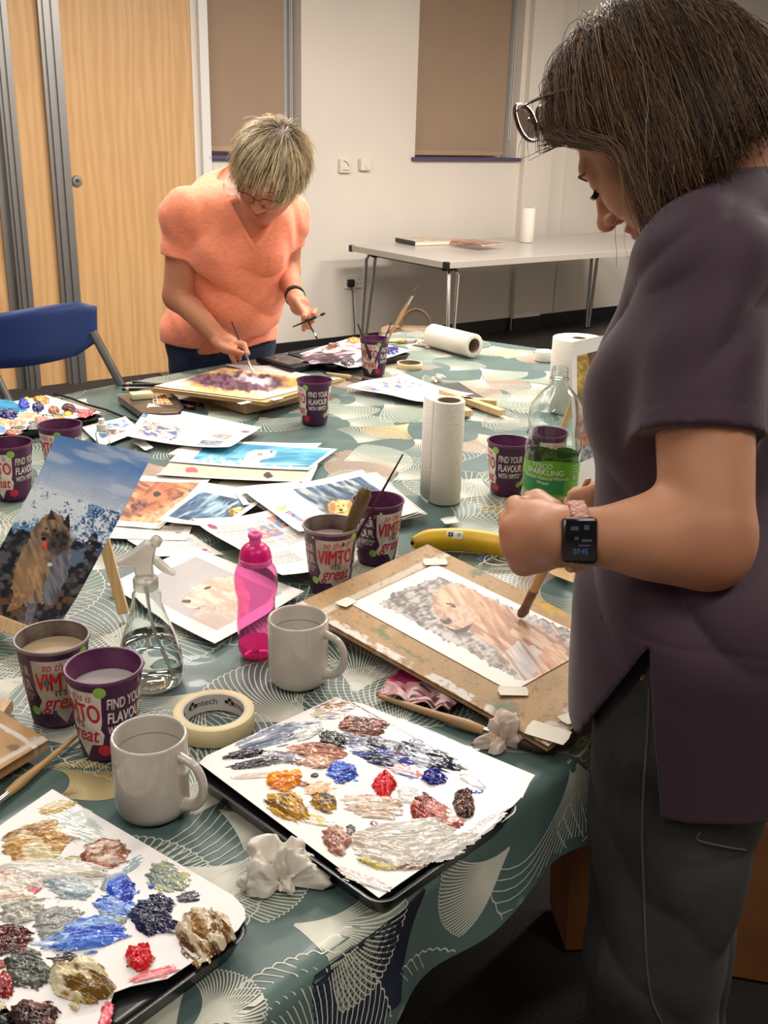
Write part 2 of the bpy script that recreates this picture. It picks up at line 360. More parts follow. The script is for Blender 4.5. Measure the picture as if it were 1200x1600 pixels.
# ------------------------------------------------------------------ grey trestle table by the wall
chrome = mat('chrome_tube', (190, 186, 180), 0.22, 0.95)
greytop = mat('grey_laminate', (205, 200, 192), 0.3, noise=0.4, nscale=160, col2=(196, 190, 182), coat=0.2)
edgegrey = mat('grey_edge', (176, 168, 156), 0.4)
A0 = TWI @ PZ(697, 410, 0.73); A1 = TWI @ PZ(602, 380, 0.73)
def trestle(name, label, x0, x1, y0, y1, T, topm, em, h=0.73, legs=((0.12, 0), (-0.12, 1)), group=None, caps=True, parent=None):
    t = thing(name, label, 'table', T @ Vector(((x0+x1)/2, (y0+y1)/2, 0)), 0, group); t.rotation_euler = T.to_euler()
    wx, wy = abs(x1-x0)/2, abs(y1-y0)/2
    m = MB(); m.box((0, 0, h-0.004), (2*wx-0.004, 2*wy-0.004, 0.008), 0); m.build('tabletop', topm, t)
    m = MB(); 
    for s in (-1, 1): m.box((0, s*(wy-0.006), h-0.019), (2*wx, 0.012, 0.034)); m.box((s*(wx-0.006), 0, h-0.019), (0.012, 2*wy-0.024, 0.034))
    m.build('edge_frame', em, t)
    if caps:
        for sx in (-1, 1):
            for sy in (-1, 1):
                m = MB(); m.box((sx*(wx-0.012), sy*(wy-0.012), h-0.02), (0.032, 0.032, 0.042), bev=0.004); m.build('corner_cap', black_pl, t)
    for sx in (-1, 1):
        xx = sx*(wx-0.12)
        for sy in (-1, 1):
            for k, dx in enumerate((-0.035, 0.035)):
                m = MB(); 
                m.tube([(xx-sx*0.02, sy*(wy-0.14), h-0.045), (xx+dx*0.6, sy*(wy-0.09), h-0.05), (xx+dx, sy*(wy-0.07), h-0.085), (xx+dx*0.35+sx*0.03, sy*(wy-0.035), 0.012)], 0.0115, 10)
                m.build('leg', chrome, t, True)
            m = MB(); m.box((xx+sx*0.035, sy*(wy-0.035), 0.008), (0.05, 0.03, 0.016), bev=0.004); m.build('foot_cap', black_pl, t)
        m = MB(); m.box((xx, 0, h-0.052), (0.05, 2*wy-0.22, 0.02)); 
        for sy in (-1, 1): m.lathe([(0.0001, -0.03), (0.03, -0.028), (0.05, -0.012), (0.05, 0)], 20, 0, Matrix.Translation((xx, sy*(wy-0.13), h-0.04)))
        m.build('leg_bracket', mat('dark_bracket', (38, 40, 48), 0.4), t)
    return t
trestle('trestle_table', 'long grey trestle table with chrome legs along the back wall', A0.x, A0.x+2.35, A1.y, A0.y, TW, greytop, edgegrey)
# books, roll on it
def TT(px, py, z=0.73): return PZ(px, py, z)
def book(label, c, rz, w_, d, h, cover, page, spine=None, group=None, name='book'):
    t = thing(name, label, 'book', c, rz, group)
    m = MB(); m.box((0.003, 0, h/2), (w_-0.006, d-0.008, h-0.006)); m.build('pages', mat('page_edges', (226, 218, 200), 0.8), t)
    m = MB(); m.box((0, 0, h-0.0015), (w_, d, 0.003)); m.box((0, 0, 0.0015), (w_, d, 0.003)); m.build('cover', cover, t)
    m = MB(); m.box((-w_/2-0.001, 0, h/2), (0.004, d, h), bev=0.001); m.build('spine', spine or cover, t)
    return t
cov1 = mat('cover_mixed', (226, 214, 196), 0.35, noise=0.5, nscale=14, col2=(200, 168, 140))
cov2 = mat('cover_red', (226, 216, 204), 0.3, noise=0.4, nscale=11, col2=(206, 112, 88))
cov3 = mat('cover_maroon', (120, 70, 66), 0.3, noise=0.5, nscale=14, col2=(206, 160, 130))
book('book with a black spine at the left end of the grey trestle table', TT(660, 380, 0.732), WA-0.1, 0.27, 0.24, 0.028, cov1, None, mat('black_spine', (40, 40, 40), 0.4))
book('thin magazine with an orange and white cover, second on the grey table', TT(714, 379, 0.732), WA-0.02, 0.21, 0.26, 0.012, cov2, None)
book('slim dark red book beside the magazine, nearest to the kitchen roll on the wall table', TT(745, 381, 0.758), WA+0.12, 0.2, 0.26, 0.014, cov3, None)
# ------------------------------------------------------------------ tables and tablecloth
e1, e2, g1, n1, n2 = PZ(125, 611), PZ(640, 515), PZ(856, 546), PZ(905, 1160), PZ(400, 1560)
du = (n1-n2); du.z = 0; du.normalize(); dn = Vector((du.y, -du.x, 0))       # du along the near edge, dn out towards the near side
POLY = [n2-du*0.55, n1+du*0.85, g1, e2, e1, PZ(-30, 650), Vector((-1.35, 0.85, TZ))]
POLY = [Vector((p.x, p.y, 0)) for p in POLY]
PA = np.array([(p.x, p.y) for p in POLY])
CRAD = 0.05
def poly_sdf(x, y):
    """signed distance to the table polygon shrunk by CRAD then grown (rounded corners), and the gradient"""
    A = PA; n = len(A); c = A.mean(0)
    # shrink
    ins = []
    nr = []
    for i in range(n):
        d = A[(i+1) % n]-A[i]; nn = np.array([d[1], -d[0]])/np.hypot(*d)
        if np.dot(nn, A[i]-c) < 0: nn = -nn
        nr.append((nn, np.dot(nn, A[i])-CRAD))
    for i in range(n):
        (a, ca), (b, cb) = nr[i-1], nr[i]
        ins.append(np.linalg.solve(np.array([a, b]), np.array([ca, cb])))
    A = np.array(ins); best = np.full(x.shape, 1e9); qx = np.zeros_like(x); qy = np.zeros_like(x); inside = np.ones(x.shape, bool)
    for i in range(n):
        a = A[i]; b = A[(i+1) % n]; d = b-a; t = np.clip(((x-a[0])*d[0]+(y-a[1])*d[1])/np.dot(d, d), 0, 1)
        cx, cy = a[0]+t*d[0], a[1]+t*d[1]; dd = np.hypot(x-cx, y-cy); k = dd < best
        best = np.where(k, dd, best); qx = np.where(k, cx, qx); qy = np.where(k, cy, qy)
        nn, cc = nr[i]; inside &= (x*nn[0]+y*nn[1]) < cc
    s = np.where(inside, -best, best)-CRAD
    gx = (x-qx)/np.maximum(best, 1e-6); gy = (y-qy)/np.maximum(best, 1e-6); sg = np.where(inside, -1, 1)
    return s, gx*sg, gy*sg
DROP = 0.135
def cloth_pos(x, y, off=0.0):
    s, gx, gy = poly_sdf(x, y); r = 0.014
    # top relief: soft creases
    big = fbm(x*5+3, y*5, 2, 5); cr = np.abs(fbm(x*3.1+y*1.2, y*3.0-x, 3, 9)-0.5)
    z = -0.0012-0.003*big*sst(0, 0.04, -s+0.02)-0.002*sst(0.08, 0.0, cr)*sst(0, 0.05, -s)
    # over the edge: quarter circle then down
    so = np.maximum(s, 0); a = np.minimum(so/r, PI/2); dn_ = np.maximum(so-r*PI/2, 0)
    out = r*np.sin(a)+0.004; down = r*(1-np.cos(a))+dn_
    per = (x*du.x+y*du.y); wob = np.sin(per*19+2*np.sin(per*7))*0.5+np.sin(per*43+1)*0.2
    flare = dn_*(0.16+0.22*wob)+0.06*dn_
    bx = np.where(s > 0, x-gx*so, x); by = np.where(s > 0, y-gy*so, y)
    X = bx+np.where(s > 0, gx*(out+flare+off*np.sin(a)), 0); Y = by+np.where(s > 0, gy*(out+flare+off*np.sin(a)), 0)
    Z = TZ+z-down+off*np.where(s > 0, np.cos(a), 1)
    return np.stack([X, Y, Z], -1), s
def build_cloth():
    st = 0.0125; m0 = PA.min(0)-0.25; m1 = PA.max(0)+0.25
    xs = np.arange(m0[0], m1[0], st); ys = np.arange(m0[1], m1[1], st); X, Y = np.meshgrid(xs, ys)
    s, gx, gy = poly_sdf(X, Y)
    drop = DROP+0.02*np.sin((X*du.x+Y*du.y)*5+0.6)
    over = np.where((s > drop) & (s < drop+st*1.5), s-drop, 0)
    X2 = X-gx*over; Y2 = Y-gy*over
    P, _ = cloth_pos(X2, Y2); F = gridF(*X.shape); bad = (s > drop+st*1.5).ravel(); F = F[~bad[F].any(1)]
    V, F, _c = compact(P.reshape(-1, 3), F)
    Vs, Fs, Is = [V], [F], [np.zeros(len(F), int)]; base = len(V)
    rng = random.Random(12); nprng = np.random.RandomState(3)
    # fans: poisson spots
    pts = []
    tries = 0
    while tries < 9000:
        tries += 1
        p = (rng.uniform(m0[0], m1[0]), rng.uniform(m0[1], m1[1]))
        if all((p[0]-q[0])**2+(p[1]-q[1])**2 > 0.115**2 for q in pts): pts.append(p)
    fans = []
    for p in pts:
        ang = rng.choice([0.9, 0.9, 2.4, -0.9, 4.0, 5.2])+rng.uniform(-0.5, 0.5)
        kind = rng.choices(['cream', 'cream2', 'peach', 'gold', 'navy', 'line'], [2.5, 3, 1.4, 0.8, 0.0, 4] if p[1] > 1.45 else [0.3, 0.5, 0, 0.6, 0.2, 9])[0]
        fans.append((p[0], p[1], ang, rng.uniform(0.14, 0.21)*(1.25 if p[1] < 1.5 else 1.0), rng.uniform(1.3, 2.1), kind, rng.uniform(-0.7, 0.7)))
    # the fans one can recognise near the camera
    special = []
    for (px, py, z, qx, qy, qz, spread, kind, bend) in (
        (664, 1372, 0.66, 600, 1590, 0.62, 1.15, 'navy', 0.1), (455, 1440, TZ, 640, 1490, 0.68, 1.5, 'cream', 0.3),
        (280, 1350, TZ, 470, 1400, TZ, 1.1, 'cream2', 0.2), (825, 1290, 0.66, 760, 1400, 0.62, 0.9, 'cream2', -0.2), (90, 1245, TZ, 190, 1215, TZ, 1.9, 'gold', 0.5),
        (490, 1130, TZ, 330, 1060, TZ, 1.6, 'line', -0.4), (120, 1170, TZ, 100, 1080, TZ, 2.0, 'line', 0.2), (340, 1260, TZ, 430, 1310, TZ, 0.8, 'line', 0.0),
        (300, 1600, TZ, 400, 1540, TZ, 1.6, 'line', 0.3), (545, 665, TZ, 600, 652, TZ, 2.0, 'cream', 0.3), (640, 660, TZ, 590, 680, TZ, 1.2, 'gold', 0)):
        a = PZ(px, py, TZ); b = PZ(qx, qy, TZ)
        special.append((a.x, a.y, math.atan2(b.y-a.y, b.x-a.x), min(0.2, math.hypot(b.x-a.x, b.y-a.y)*1.0), spread, kind, bend))
    fans = [f for f in fans if all(math.hypot(f[0]+f[3]*0.5*math.cos(f[2])-g[0]-g[3]*0.5*math.cos(g[2]), f[1]+f[3]*0.5*math.sin(f[2])-g[1]-g[3]*0.5*math.sin(g[2])) > 0.085 for g in special)]+special
    mi_fill = {'cream': 2, 'cream2': 3, 'peach': 4, 'gold': 5, 'navy': 6}; mi_line = {'cream': 1, 'cream2': 1, 'peach': 7, 'gold': 8, 'navy': 9, 'line': 1}
    order = 0
    for (fx, fy, ang, rad, spr, kind, bend) in fans:
        order += 1
        nl = (22 if fy > 1.5 else 26); nt = 14; t = np.linspace(0.03, 1, nt)
        th = np.linspace(-spr/2, spr/2, nl)
        T_, TH = np.meshgrid(t, th)                                   # nl x nt
        phi = ang+TH*(0.35+0.65*T_**0.6)+bend*T_*T_
        rr = rad*T_*(1-0.10*(TH/(spr/2))**2)
        x = fx+rr*np.cos(phi); y = fy+rr*np.sin(phi)
        s, _, _ = poly_sdf(x, y)
        off = 0.00012+0.00002*(order % 6)
        dr = DROP-0.022
        if kind in mi_fill:
            P, _ = cloth_pos(x, y, off); F = gridF(nl, nt); bad = (s > dr).ravel(); F = F[~bad[F].any(1)]
            if len(F):
                Vs.append(P.reshape(-1, 3)); Fs.append(F+base); Is.append(np.full(len(F), mi_fill[kind])); base += nl*nt
        # line ribbons
        wd = 0.00085 if fy > 1.5 else 0.00085; px_, py_ = -np.sin(phi), np.cos(phi)
        a, _ = cloth_pos(x+px_*wd, y+py_*wd, off+0.00018); b, _ = cloth_pos(x-px_*wd, y-py_*wd, off+0.00018)
        V2 = np.concatenate([a.reshape(-1, 3), b.reshape(-1, 3)]); i = np.arange(nl*nt).reshape(nl, nt); n_ = nl*nt
        F = np.stack([i[:, :-1], i[:, 1:], i[:, 1:]+n_, i[:, :-1]+n_], -1).reshape(-1, 4)
        bad = np.concatenate([(s > dr).ravel()]*2); F = F[~bad[F].any(1)]
        if len(F): Vs.append(V2); Fs.append(F+base); Is.append(np.full(len(F), mi_line[kind])); base += len(V2)
        # scalloped rim
        k = nl*4; tt = np.linspace(-1, 1, k); TH2 = tt*spr/2
        phi2 = ang+TH2+bend; r2 = rad*(1-0.10*tt**2)+0.0035*np.abs(np.sin((tt+1)/2*(nl-1)*PI))
        x = fx+r2*np.cos(phi2); y = fy+r2*np.sin(phi2); s, _, _ = poly_sdf(x, y)
        x1_ = fx+(r2-0.0018)*np.cos(phi2); y1_ = fy+(r2-0.0018)*np.sin(phi2)
        a, _ = cloth_pos(x, y, off+0.0002); b, _ = cloth_pos(x1_, y1_, off+0.0002)
        i = np.arange(k-1); F = np.stack([i, i+1, i+1+k, i+k], -1); bad = np.concatenate([s > dr]*2); F = F[~bad[F].any(1)]
        if len(F): Vs.append(np.concatenate([a, b])); Fs.append(F+base); Is.append(np.full(len(F), mi_line[kind])); base += 2*k
    vin = dict(rough=0.36, coat=0.08, bump=0.3, bscale=9, dist=0.006)
    mats = [mat('vinyl_teal', (78, 100, 98), noise=0.5, nscale=6, col2=(88, 110, 106), **vin), mat('vinyl_white_line', (205, 205, 190), **vin), mat('vinyl_cream', (130, 145, 132), **vin), mat('vinyl_sage', (102, 122, 114), **vin),
            mat('vinyl_peach', (140, 126, 114), **vin), mat('vinyl_gold', (146, 130, 92), **vin), mat('vinyl_navy', (44, 54, 74), **vin), mat('vinyl_peach_line', (208, 180, 160), **vin), mat('vinyl_gold_line', (206, 188, 140), **vin), mat('vinyl_navy_line', (22, 28, 46), **vin)]
    o = mesh_np('tablecloth', np.concatenate(Vs), np.concatenate(Fs), mats, mi=np.concatenate(Is))
    tag(o, 'grey-green vinyl tablecloth printed with line-drawn ginkgo fans over the big work table', 'tablecloth')
build_cloth()
# the two trestle tables under the cloth
wid = abs((Vector((e2.x, e2.y, 0))-Vector((n1.x, n1.y, 0))).dot(dn)); half = wid/2
TT_ = Matrix(((du.x, -dn.x, 0, n1.x), (du.y, -dn.y, 0, n1.y), (0, 0, 1, 0), (0, 0, 0, 1)))      # x along edge, y inward
trestle('trestle_table', 'trestle table with chrome legs under the near half of the patterned cloth', -1.1, 0.73, 0.03, half-0.01, TT_, greytop, edgegrey, h=TZ-0.012)
trestle('trestle_table', 'trestle table hidden under the far half of the patterned cloth', -1.0, 0.5, half+0.01, wid-0.04, TT_, greytop, edgegrey, h=TZ-0.012)
# ------------------------------------------------------------------ blue folding chair
def folding_chair():
    c = PZ(60, 640, 0.45); t = thing('folding_chair', 'blue plastic folding chair with grey steel legs behind the left end of the table', 'chair', (0, 0, 0))
    tl, tr, bl, br = PD(-45, 492, 2.95), PD(140, 482, 2.95), PD(-45, 590, 2.9), PD(158, 535, 2.9)
    # back rest: curved shell between lower and upper edge
    n, k = 40, 12; V = []; 
    a, b = PD(-46, 536, 2.92), PD(152, 506, 2.92); ax = (b-a); ln = ax.length; ax.normalize(); up = Vector((0, 0.18, 0.98)).normalized(); nb = ax.cross(up).normalized()
    hs = 0.070
    P = np.zeros((2, k, n, 3))
    for s_ in (0, 1):
        for j in range(k):
            for i in range(n):
                u = i/(n-1)*2-1; v = j/(k-1)*2-1
                hh = hs*(1-0.30*max(0, abs(u)-0.7)/0.3)**1.0
                lo = -0.02*(1-abs(u)**2)*(1 if v < 0 else 0)
                e_ = math.sqrt(max(0, 1-max(abs(u)**8, abs(v)**6)))
                p = a+ax*(ln*(u+1)/2)+up*(hh*v+0.0+lo*(-v))-nb*(0.03*(u*u-1))
                p = p+nb*((0.012 if s_ else -0.012)*e_)
                P[s_, j, i] = p
    V = P.reshape(-1, 3); F = gridF(k, n); F = np.concatenate([F, F[:, ::-1]+k*n])
    o = mesh_np('backrest', V, F, mat('blue_plastic', (38, 60, 118), 0.38, bump=0.1, bscale=200), t)
    grey = mat('grey_steel', (138, 136, 132), 0.35, 0.6)
    for (p, q, r_) in ((PD(150, 528, 2.92), PD(190, 603, 2.98), 0), (PD(-20, 560, 2.9), PD(30, 660, 2.95), 0)):
        d = (q-p).normalized(); foot = p+d*((0.01-p.z)/d.z); m = MB(); m.tube([p-d*0.02, foot], 0.0125, 12); m.build('leg', grey, t, True)
        d2 = Vector((-d.x*0.4, -d.y, d.z)); st = p+d*0.3; m = MB(); m.tube([st, st+d2*((0.01-st.z)/d2.z)], 0.0125, 12); m.build('leg', grey, t, True)
    m = MB(); q = (PD(150, 528, 2.92)+PD(-20, 560, 2.9))/2; m.box((q.x-0.02, q.y+0.12, 0.44), (0.36, 0.34, 0.025), bev=0.01); m.build('seat', mat('blue_plastic'), t, True)
    return t
folding_chair()
# ------------------------------------------------------------------ printed tumblers
cup_p = mat('purple_card', (70, 22, 70), 0.38, noise=0.25, nscale=5, col2=(62, 20, 62))
cup_d = mat('purple_card_painted', (62, 22, 60), 0.45, noise=0.12, nscale=24, col2=(88, 58, 78))
cup_in = mat('purple_inside', (86, 34, 78), 0.4, noise=0.2, nscale=22, col2=(108, 58, 92))
cup_in_d = mat('stained_inside', (72, 50, 62), 0.5, noise=0.3, nscale=30, col2=(134, 122, 110))
white_pr = mat('white_print', (226, 220, 210), 0.45, noise=0.1, nscale=30, col2=(206, 196, 184))
white_pr_d = mat('white_print_stained', (206, 198, 186), 0.5, noise=0.3, nscale=28, col2=(158, 140, 122))
red_pr = mat('red_print', (196, 22, 44), 0.4); green_pr = mat('green_print', (122, 168, 52), 0.4, noise=0.4, nscale=60, col2=(160, 196, 80)); dark_pr = mat('dark_print', (70, 40, 60), 0.45)
green_dk = mat('berry_print', (38, 30, 60), 0.4); rasp = mat('raspberry_print', (190, 36, 56), 0.4)
CH, CR0, CR1 = 0.112, 0.0328, 0.0445
def cup_r(z): return CR0+(CR1-CR0)*z/CH
def wrap_on(V2, F, name, mats, parent, ang, z0, off, rf=cup_r, step=0.006, mi=None):
    V, F2 = sliced(V2, F, step)
    out = [( (rf(z0+y)+off)*math.sin(ang+x/rf(z0+y)), -(rf(z0+y)+off)*math.cos(ang+x/rf(z0+y)), z0+y) for x, y in V]
    return MB().add(out, F2).build(name, mats, parent, False)
def disc2(cx, cy, r, n=20, sy=1): return [(cx+r*math.cos(2*PI*i/n), cy+r*sy*math.sin(2*PI*i/n)) for i in range(n)], [list(range(n))]
def fitw(t, w):
    a = max(x for x, y in t[0])-min(x for x, y in t[0]); return [(x*w/a, y) for x, y in t[0]], t[1]
def shift(t, dx, dy): return [(x+dx, y+dy) for x, y in t[0]], t[1]
def join(*ts):
    V, F = [], []
    for v, f in ts: F += [[i+len(V) for i in q] for q in f]; V += v
    return V, F
def make_cup(name, dirty=False):
    t = thing(name, None, 'cup')
    bm_ = cup_d if dirty else cup_p; th = 0.0016
    prof = [(0.001, 0.001), (CR0-0.002, 0.001), (CR0, 0.002)]+[(cup_r(z), z) for z in np.linspace(0.006, CH-0.003, 10)]+[(CR1+0.0012, CH-0.002), (CR1+0.0016, CH), (CR1, CH+0.001), (CR1-th, CH)]
    m = MB(); m.lathe(prof, 72); m.build('cup_body', bm_, t, True, 50)
    m = MB(); m.lathe([(CR1-th+0.0003, CH), (cup_r(0.06)-th, 0.06), (CR0-th, 0.005), (0.001, 0.004)], 72); m.build('cup_inside', cup_in_d if dirty else cup_in, t, True, 50)
    m = MB(); m.lathe([(CR1+0.0004, CH-0.004), (CR1+0.0022, CH-0.001), (CR1+0.0012, CH+0.0012), (CR1-0.0012, CH+0.0009)], 72); m.build('rim', mat('cup_rim', (110, 86, 100), 0.4, noise=0.3, nscale=30, col2=(150, 136, 132)) if dirty else mat('cup_rim_clean', (96, 46, 88), 0.35), t, True, 60)
    wp = white_pr_d if dirty else white_pr
    for k in (0, 1):
        a = k*PI
        sc_ = 1.0
        # pennant shaped badge
        poly = [(-0.035, 0.100), (0.035, 0.100), (0.030, 0.058), (0.027, 0.048), (0.030, 0.040), (0.026, 0.026), (0.013, 0.025), (0.004, 0.006), (-0.007, 0.024), (-0.024, 0.022), (-0.029, 0.030), (-0.024, 0.042), (-0.031, 0.060)]
        wrap_on(poly, [list(range(len(poly)))], 'badge', wp, t, a, 0.0, 0.0003)
        T1 = shift(fitw(text2d('so this is', 0.0165, 0.004, 0.35), 0.044), 0, 0.0865); T2 = shift(fitw(text2d('VIMTO', 0.035, 0.028), 0.060), 0, 0.0585); T4 = shift(fitw(text2d('great', 0.030, 0.014, 0.35), 0.048), 0, 0.0300)
        wrap_on(*join(T1, T2, T4), 'lettering', red_pr, t, a, 0.0, 0.0007, step=0.004)
        wrap_on(*shift(text2d('ITS', 0.0115, 0.01), 0, 0.0492), 'lettering', dark_pr, t, a, 0.0, 0.0007)
        b = a+PI/2
        wrap_on(*join(shift(fitw(text2d('FIND YOUR', 0.020, 0.03), 0.052), 0, 0.076), shift(fitw(text2d('FLAVOUR', 0.021, 0.03), 0.050), 0, 0.056), shift(fitw(text2d('WITH VIMTO', 0.0150, 0.025), 0.046), -0.001, 0.041), shift(text2d('\u00ae', 0.006, 0), 0.0245, 0.047)), 'lettering', wp, t, b, 0.0, 0.0004, step=0.004)
        wrap_on(*disc2(0, 0, 0.0075), 'fruit_print', green_pr, t, a+0.78, 0.100, 0.0005); wrap_on(*disc2(0, 0, 0.0065), 'fruit_print', green_pr, t, a-0.95, 0.026, 0.0005)
        wrap_on(*disc2(0, 0, 0.006), 'fruit_print', green_dk, t, a-0.62, 0.016, 0.0006); wrap_on(*disc2(0, 0, 0.008), 'fruit_print', rasp, t, a+0.78, 0.018, 0.0005)
    return t
def liquid(t, z, colr, rough=0.12):
    m = MB(); m.lathe([(0.0001, z), (cup_r(z)-0.0019, z)], 48); return m.build('paint_water', mat('water_%d_%d_%d' % colr, colr, rough, spec=0.6), t)
def splat(t, seed, n=26, cols=((206, 200, 190), (60, 90, 84), (120, 130, 120), (150, 96, 40), (60, 70, 120)), z0=0.02):
    rng = random.Random(seed); byc = {}
    for i in range(n):
        c = rng.choice(cols); byc.setdefault(c, []).append((rng.uniform(0, 2*PI), z0+rng.random()**0.6*(CH-z0-0.008), rng.uniform(0.0008, 0.0042)))
    for c, l in byc.items():
        m = MB()
        for a, z, r in l:
            V, F = disc2(0, 0, r, 13, rng.uniform(0.7, 1.6)); V = [(x*k_, y*k_) for (x, y), k_ in zip(V, [rng.uniform(0.5, 1.15) for _ in V])]; z = min(z, CH-0.003-2*r)
            m.add([((cup_r(z+y)+0.0009)*math.sin(a+x/cup_r(z)), -(cup_r(z+y)+0.0009)*math.cos(a+x/cup_r(z)), z+y) for x, y in V], F)
        m.build('paint_splash', mat('splash_%d_%d_%d' % c, c, 0.35), t)['kind'] = 'stuff'
base_c = PZ(500, 665); cup_clean = make_cup('paper_tumbler'); cup_dirty = make_cup('paper_tumbler', True)
def put_cup(proto, first, px, py, label, ang, water=None, wz=0.08, seed=None, tz=TZ, pos=None):
    """px,py: centre of the foot"""
    t = proto if first else dup(proto)
    p = pos or PZ(px, py, tz); face = math.atan2(p.x, p.y)         # turned to the viewer's side, then by ang
    t.location = p; t.rotation_euler = (0, 0, -face+ang); tag(t, label, 'cup', 'purple printed tumblers')
    if water: liquid(t, wz, water)
    if seed is not None: splat(t, seed)
    return t
CP = {}
CP[3] = put_cup(cup_dirty, False, 516, 918, 'paint-stained printed tumbler of milky water holding a wide brush and a thin red brush', 0.22, (186, 164, 158), 0.088, 3)
CP[1] = put_cup(cup_dirty, True, 93, 1117, 'stained tumbler of tan water, leftmost of the pair behind the nearest mug', 0.12, (168, 148, 118), 0.092, 1)
CP[2] = put_cup(cup_clean, False, 172, 1167, 'purple tumbler of pale grey water with spattered side, right behind the nearest white mug', -0.95, (176, 166, 166), 0.086, 2)
CP[4] = put_cup(cup_clean, False, 588, 874, 'purple tumbler of dark water behind the stained tumbler that holds the brushes', 0.78, (70, 30, 56), 0.07, 4)
CP[5] = put_cup(cup_clean, True, 491, 660, 'purple tumbler standing alone in front of the far watercolour', -1.32)
CP[6] = put_cup(cup_clean, False, 584, 585, 'purple tumbler with three brushes standing beside the far paint tray', -0.45, (60, 26, 50), 0.05)
CP[7] = put_cup(cup_clean, False, 790, 768, 'purple tumbler left of the clear water bottle, lettering facing out', -1.42, (110, 100, 140), 0.085, 7)
CP[8] = put_cup(cup_clean, False, 850, 752, 'purple tumbler mostly hidden behind the clear water bottle', 0.4)
CP[9] = put_cup(cup_clean, False, 22, 775, 'purple tumbler at the left edge, partly behind the dog photograph', -0.75)
CP[10] = put_cup(cup_clean, False, 100, 742, 'purple tumbler with its rim just above the dog photograph, beside the small spray', 2.2)
# ------------------------------------------------------------------ mugs
mugm = mat('glazed_ceramic', (196, 188, 178), 0.12, coat=0.4, noise=0.3, nscale=7, col2=(190, 182, 172))
def make_mug():
    t = thing('mug', None, 'mug'); r, h, th = 0.041, 0.096, 0.0042
    m = MB(); m.lathe([(0.0001, 0.004), (0.027, 0.004), (0.029, 0.0), (0.033, 0.0), (0.0375, 0.004), (0.0405, 0.012), (r, 0.02), (r, h-0.003), (r-0.0008, h-0.0008), (r-th/2, h), (r-th+0.0006, h-0.0008), (r-th, h-0.003), (r-th, 0.018), (r-th-0.004, 0.009), (0.026, 0.006), (0.0001, 0.006)], 96)
    m.build('mug_body', mugm, t, True, 60)
    pts = []; 
    for k in range(25):
        a = -PI/2+PI*k/24; pts.append((r-0.002+0.0285*math.cos(a)**0.75 if math.cos(a) > 1e-6 else r-0.002, 0, 0.048+0.029*math.sin(a)*(1.0)))
    pts = [(r-0.003, 0, 0.0185)]+pts[2:-2]+[(r-0.003, 0, 0.0785)]
    m = MB(); m.tube(pts, [0.0085]+[0.0068]*(len(pts)-2)+[0.0085], 18, flat=0.72, cap=False); m.build('handle', mugm, t, True)
    # coffee ring stain inside
    m = MB(); m.lathe([(r-th-0.0002, 0.073), (r-th-0.0004, 0.0738)], 64); m.build('tea_stain', mat('tea_stain', (140, 120, 92), 0.3), t)
    return t
mug = make_mug(); p = PZ(240, 1262); mug.location = p; mug.rotation_euler = (0, 0, R(-24)); tag(mug, 'plain white ceramic mug nearest the camera, between two paint trays', 'mug', 'white mugs')
mug2 = dup(mug); p = PZ(466, 1062); mug2.location = p; mug2.rotation_euler = (0, 0, R(-20)); tag(mug2, 'plain white ceramic mug beside the pink bottle', 'mug', 'white mugs')
# ------------------------------------------------------------------ masking tape rolls
crepe = mat('masking_tape', (226, 208, 164), 0.7, bump=0.2, bscale=300); card_in = mat('printed_core', (196, 190, 184), 0.6)
def tape_roll(label, c, ro, ri, h, rz=0, text=True, core=None, group='masking tape rolls'):
    t = thing('masking_tape_roll', label, 'tape roll', c, rz, group)
    m = MB(); m.lathe([(ri+0.003, 0.0), (ro-0.0008, 0), (ro, 0.0008), (ro, h-0.0008), (ro-0.0008, h), (ri+0.003, h)], 96, close=True); m.build('tape', crepe, t, True, 60)
    m = MB(); m.lathe([(ri, 0.0003), (ri+0.003, 0.0003), (ri+0.003, h-0.0003), (ri, h-0.0003)], 96, close=True); m.build('core', core or card_in, t, True, 60)
    if text:
        rf = lambda z: ri
        for k, a in enumerate((-0.25, 1.2, -1.6, 2.7)):
            V, F = sliced(*text2d('Cantech', 0.0125, 0.006), 0.004); 
            m = MB(); m.add([((ri-0.0003)*math.sin(a+x/ri), (ri-0.0003)*math.cos(a+x/ri), 0.010+y) for x, y in V], F); 
            for dx in (-0.001, 0.0035, 0.008): 
                V, F = disc2(a*ri+0.034+dx, 0.016+0.003*math.sin(dx*700), 0.0028, 10); m.add([((ri-0.0003)*math.sin(x/ri), (ri-0.0003)*math.cos(x/ri), y) for x, y in V], F)
            m.build('lettering', mat('black_print', (36, 32, 34), 0.5), t)
    return t
tape_roll('roll of cream masking tape lying beside the white mug, words inside its core', PZ(335, 1135), 0.0505, 0.038, 0.0245, 0.35)
tape_roll('thin roll of cream masking tape lying in front of the far tumbler of brushes', PZ(640, 574), 0.041, 0.034, 0.016, 0, False, mat('brown_core', (120, 104, 88), 0.7))
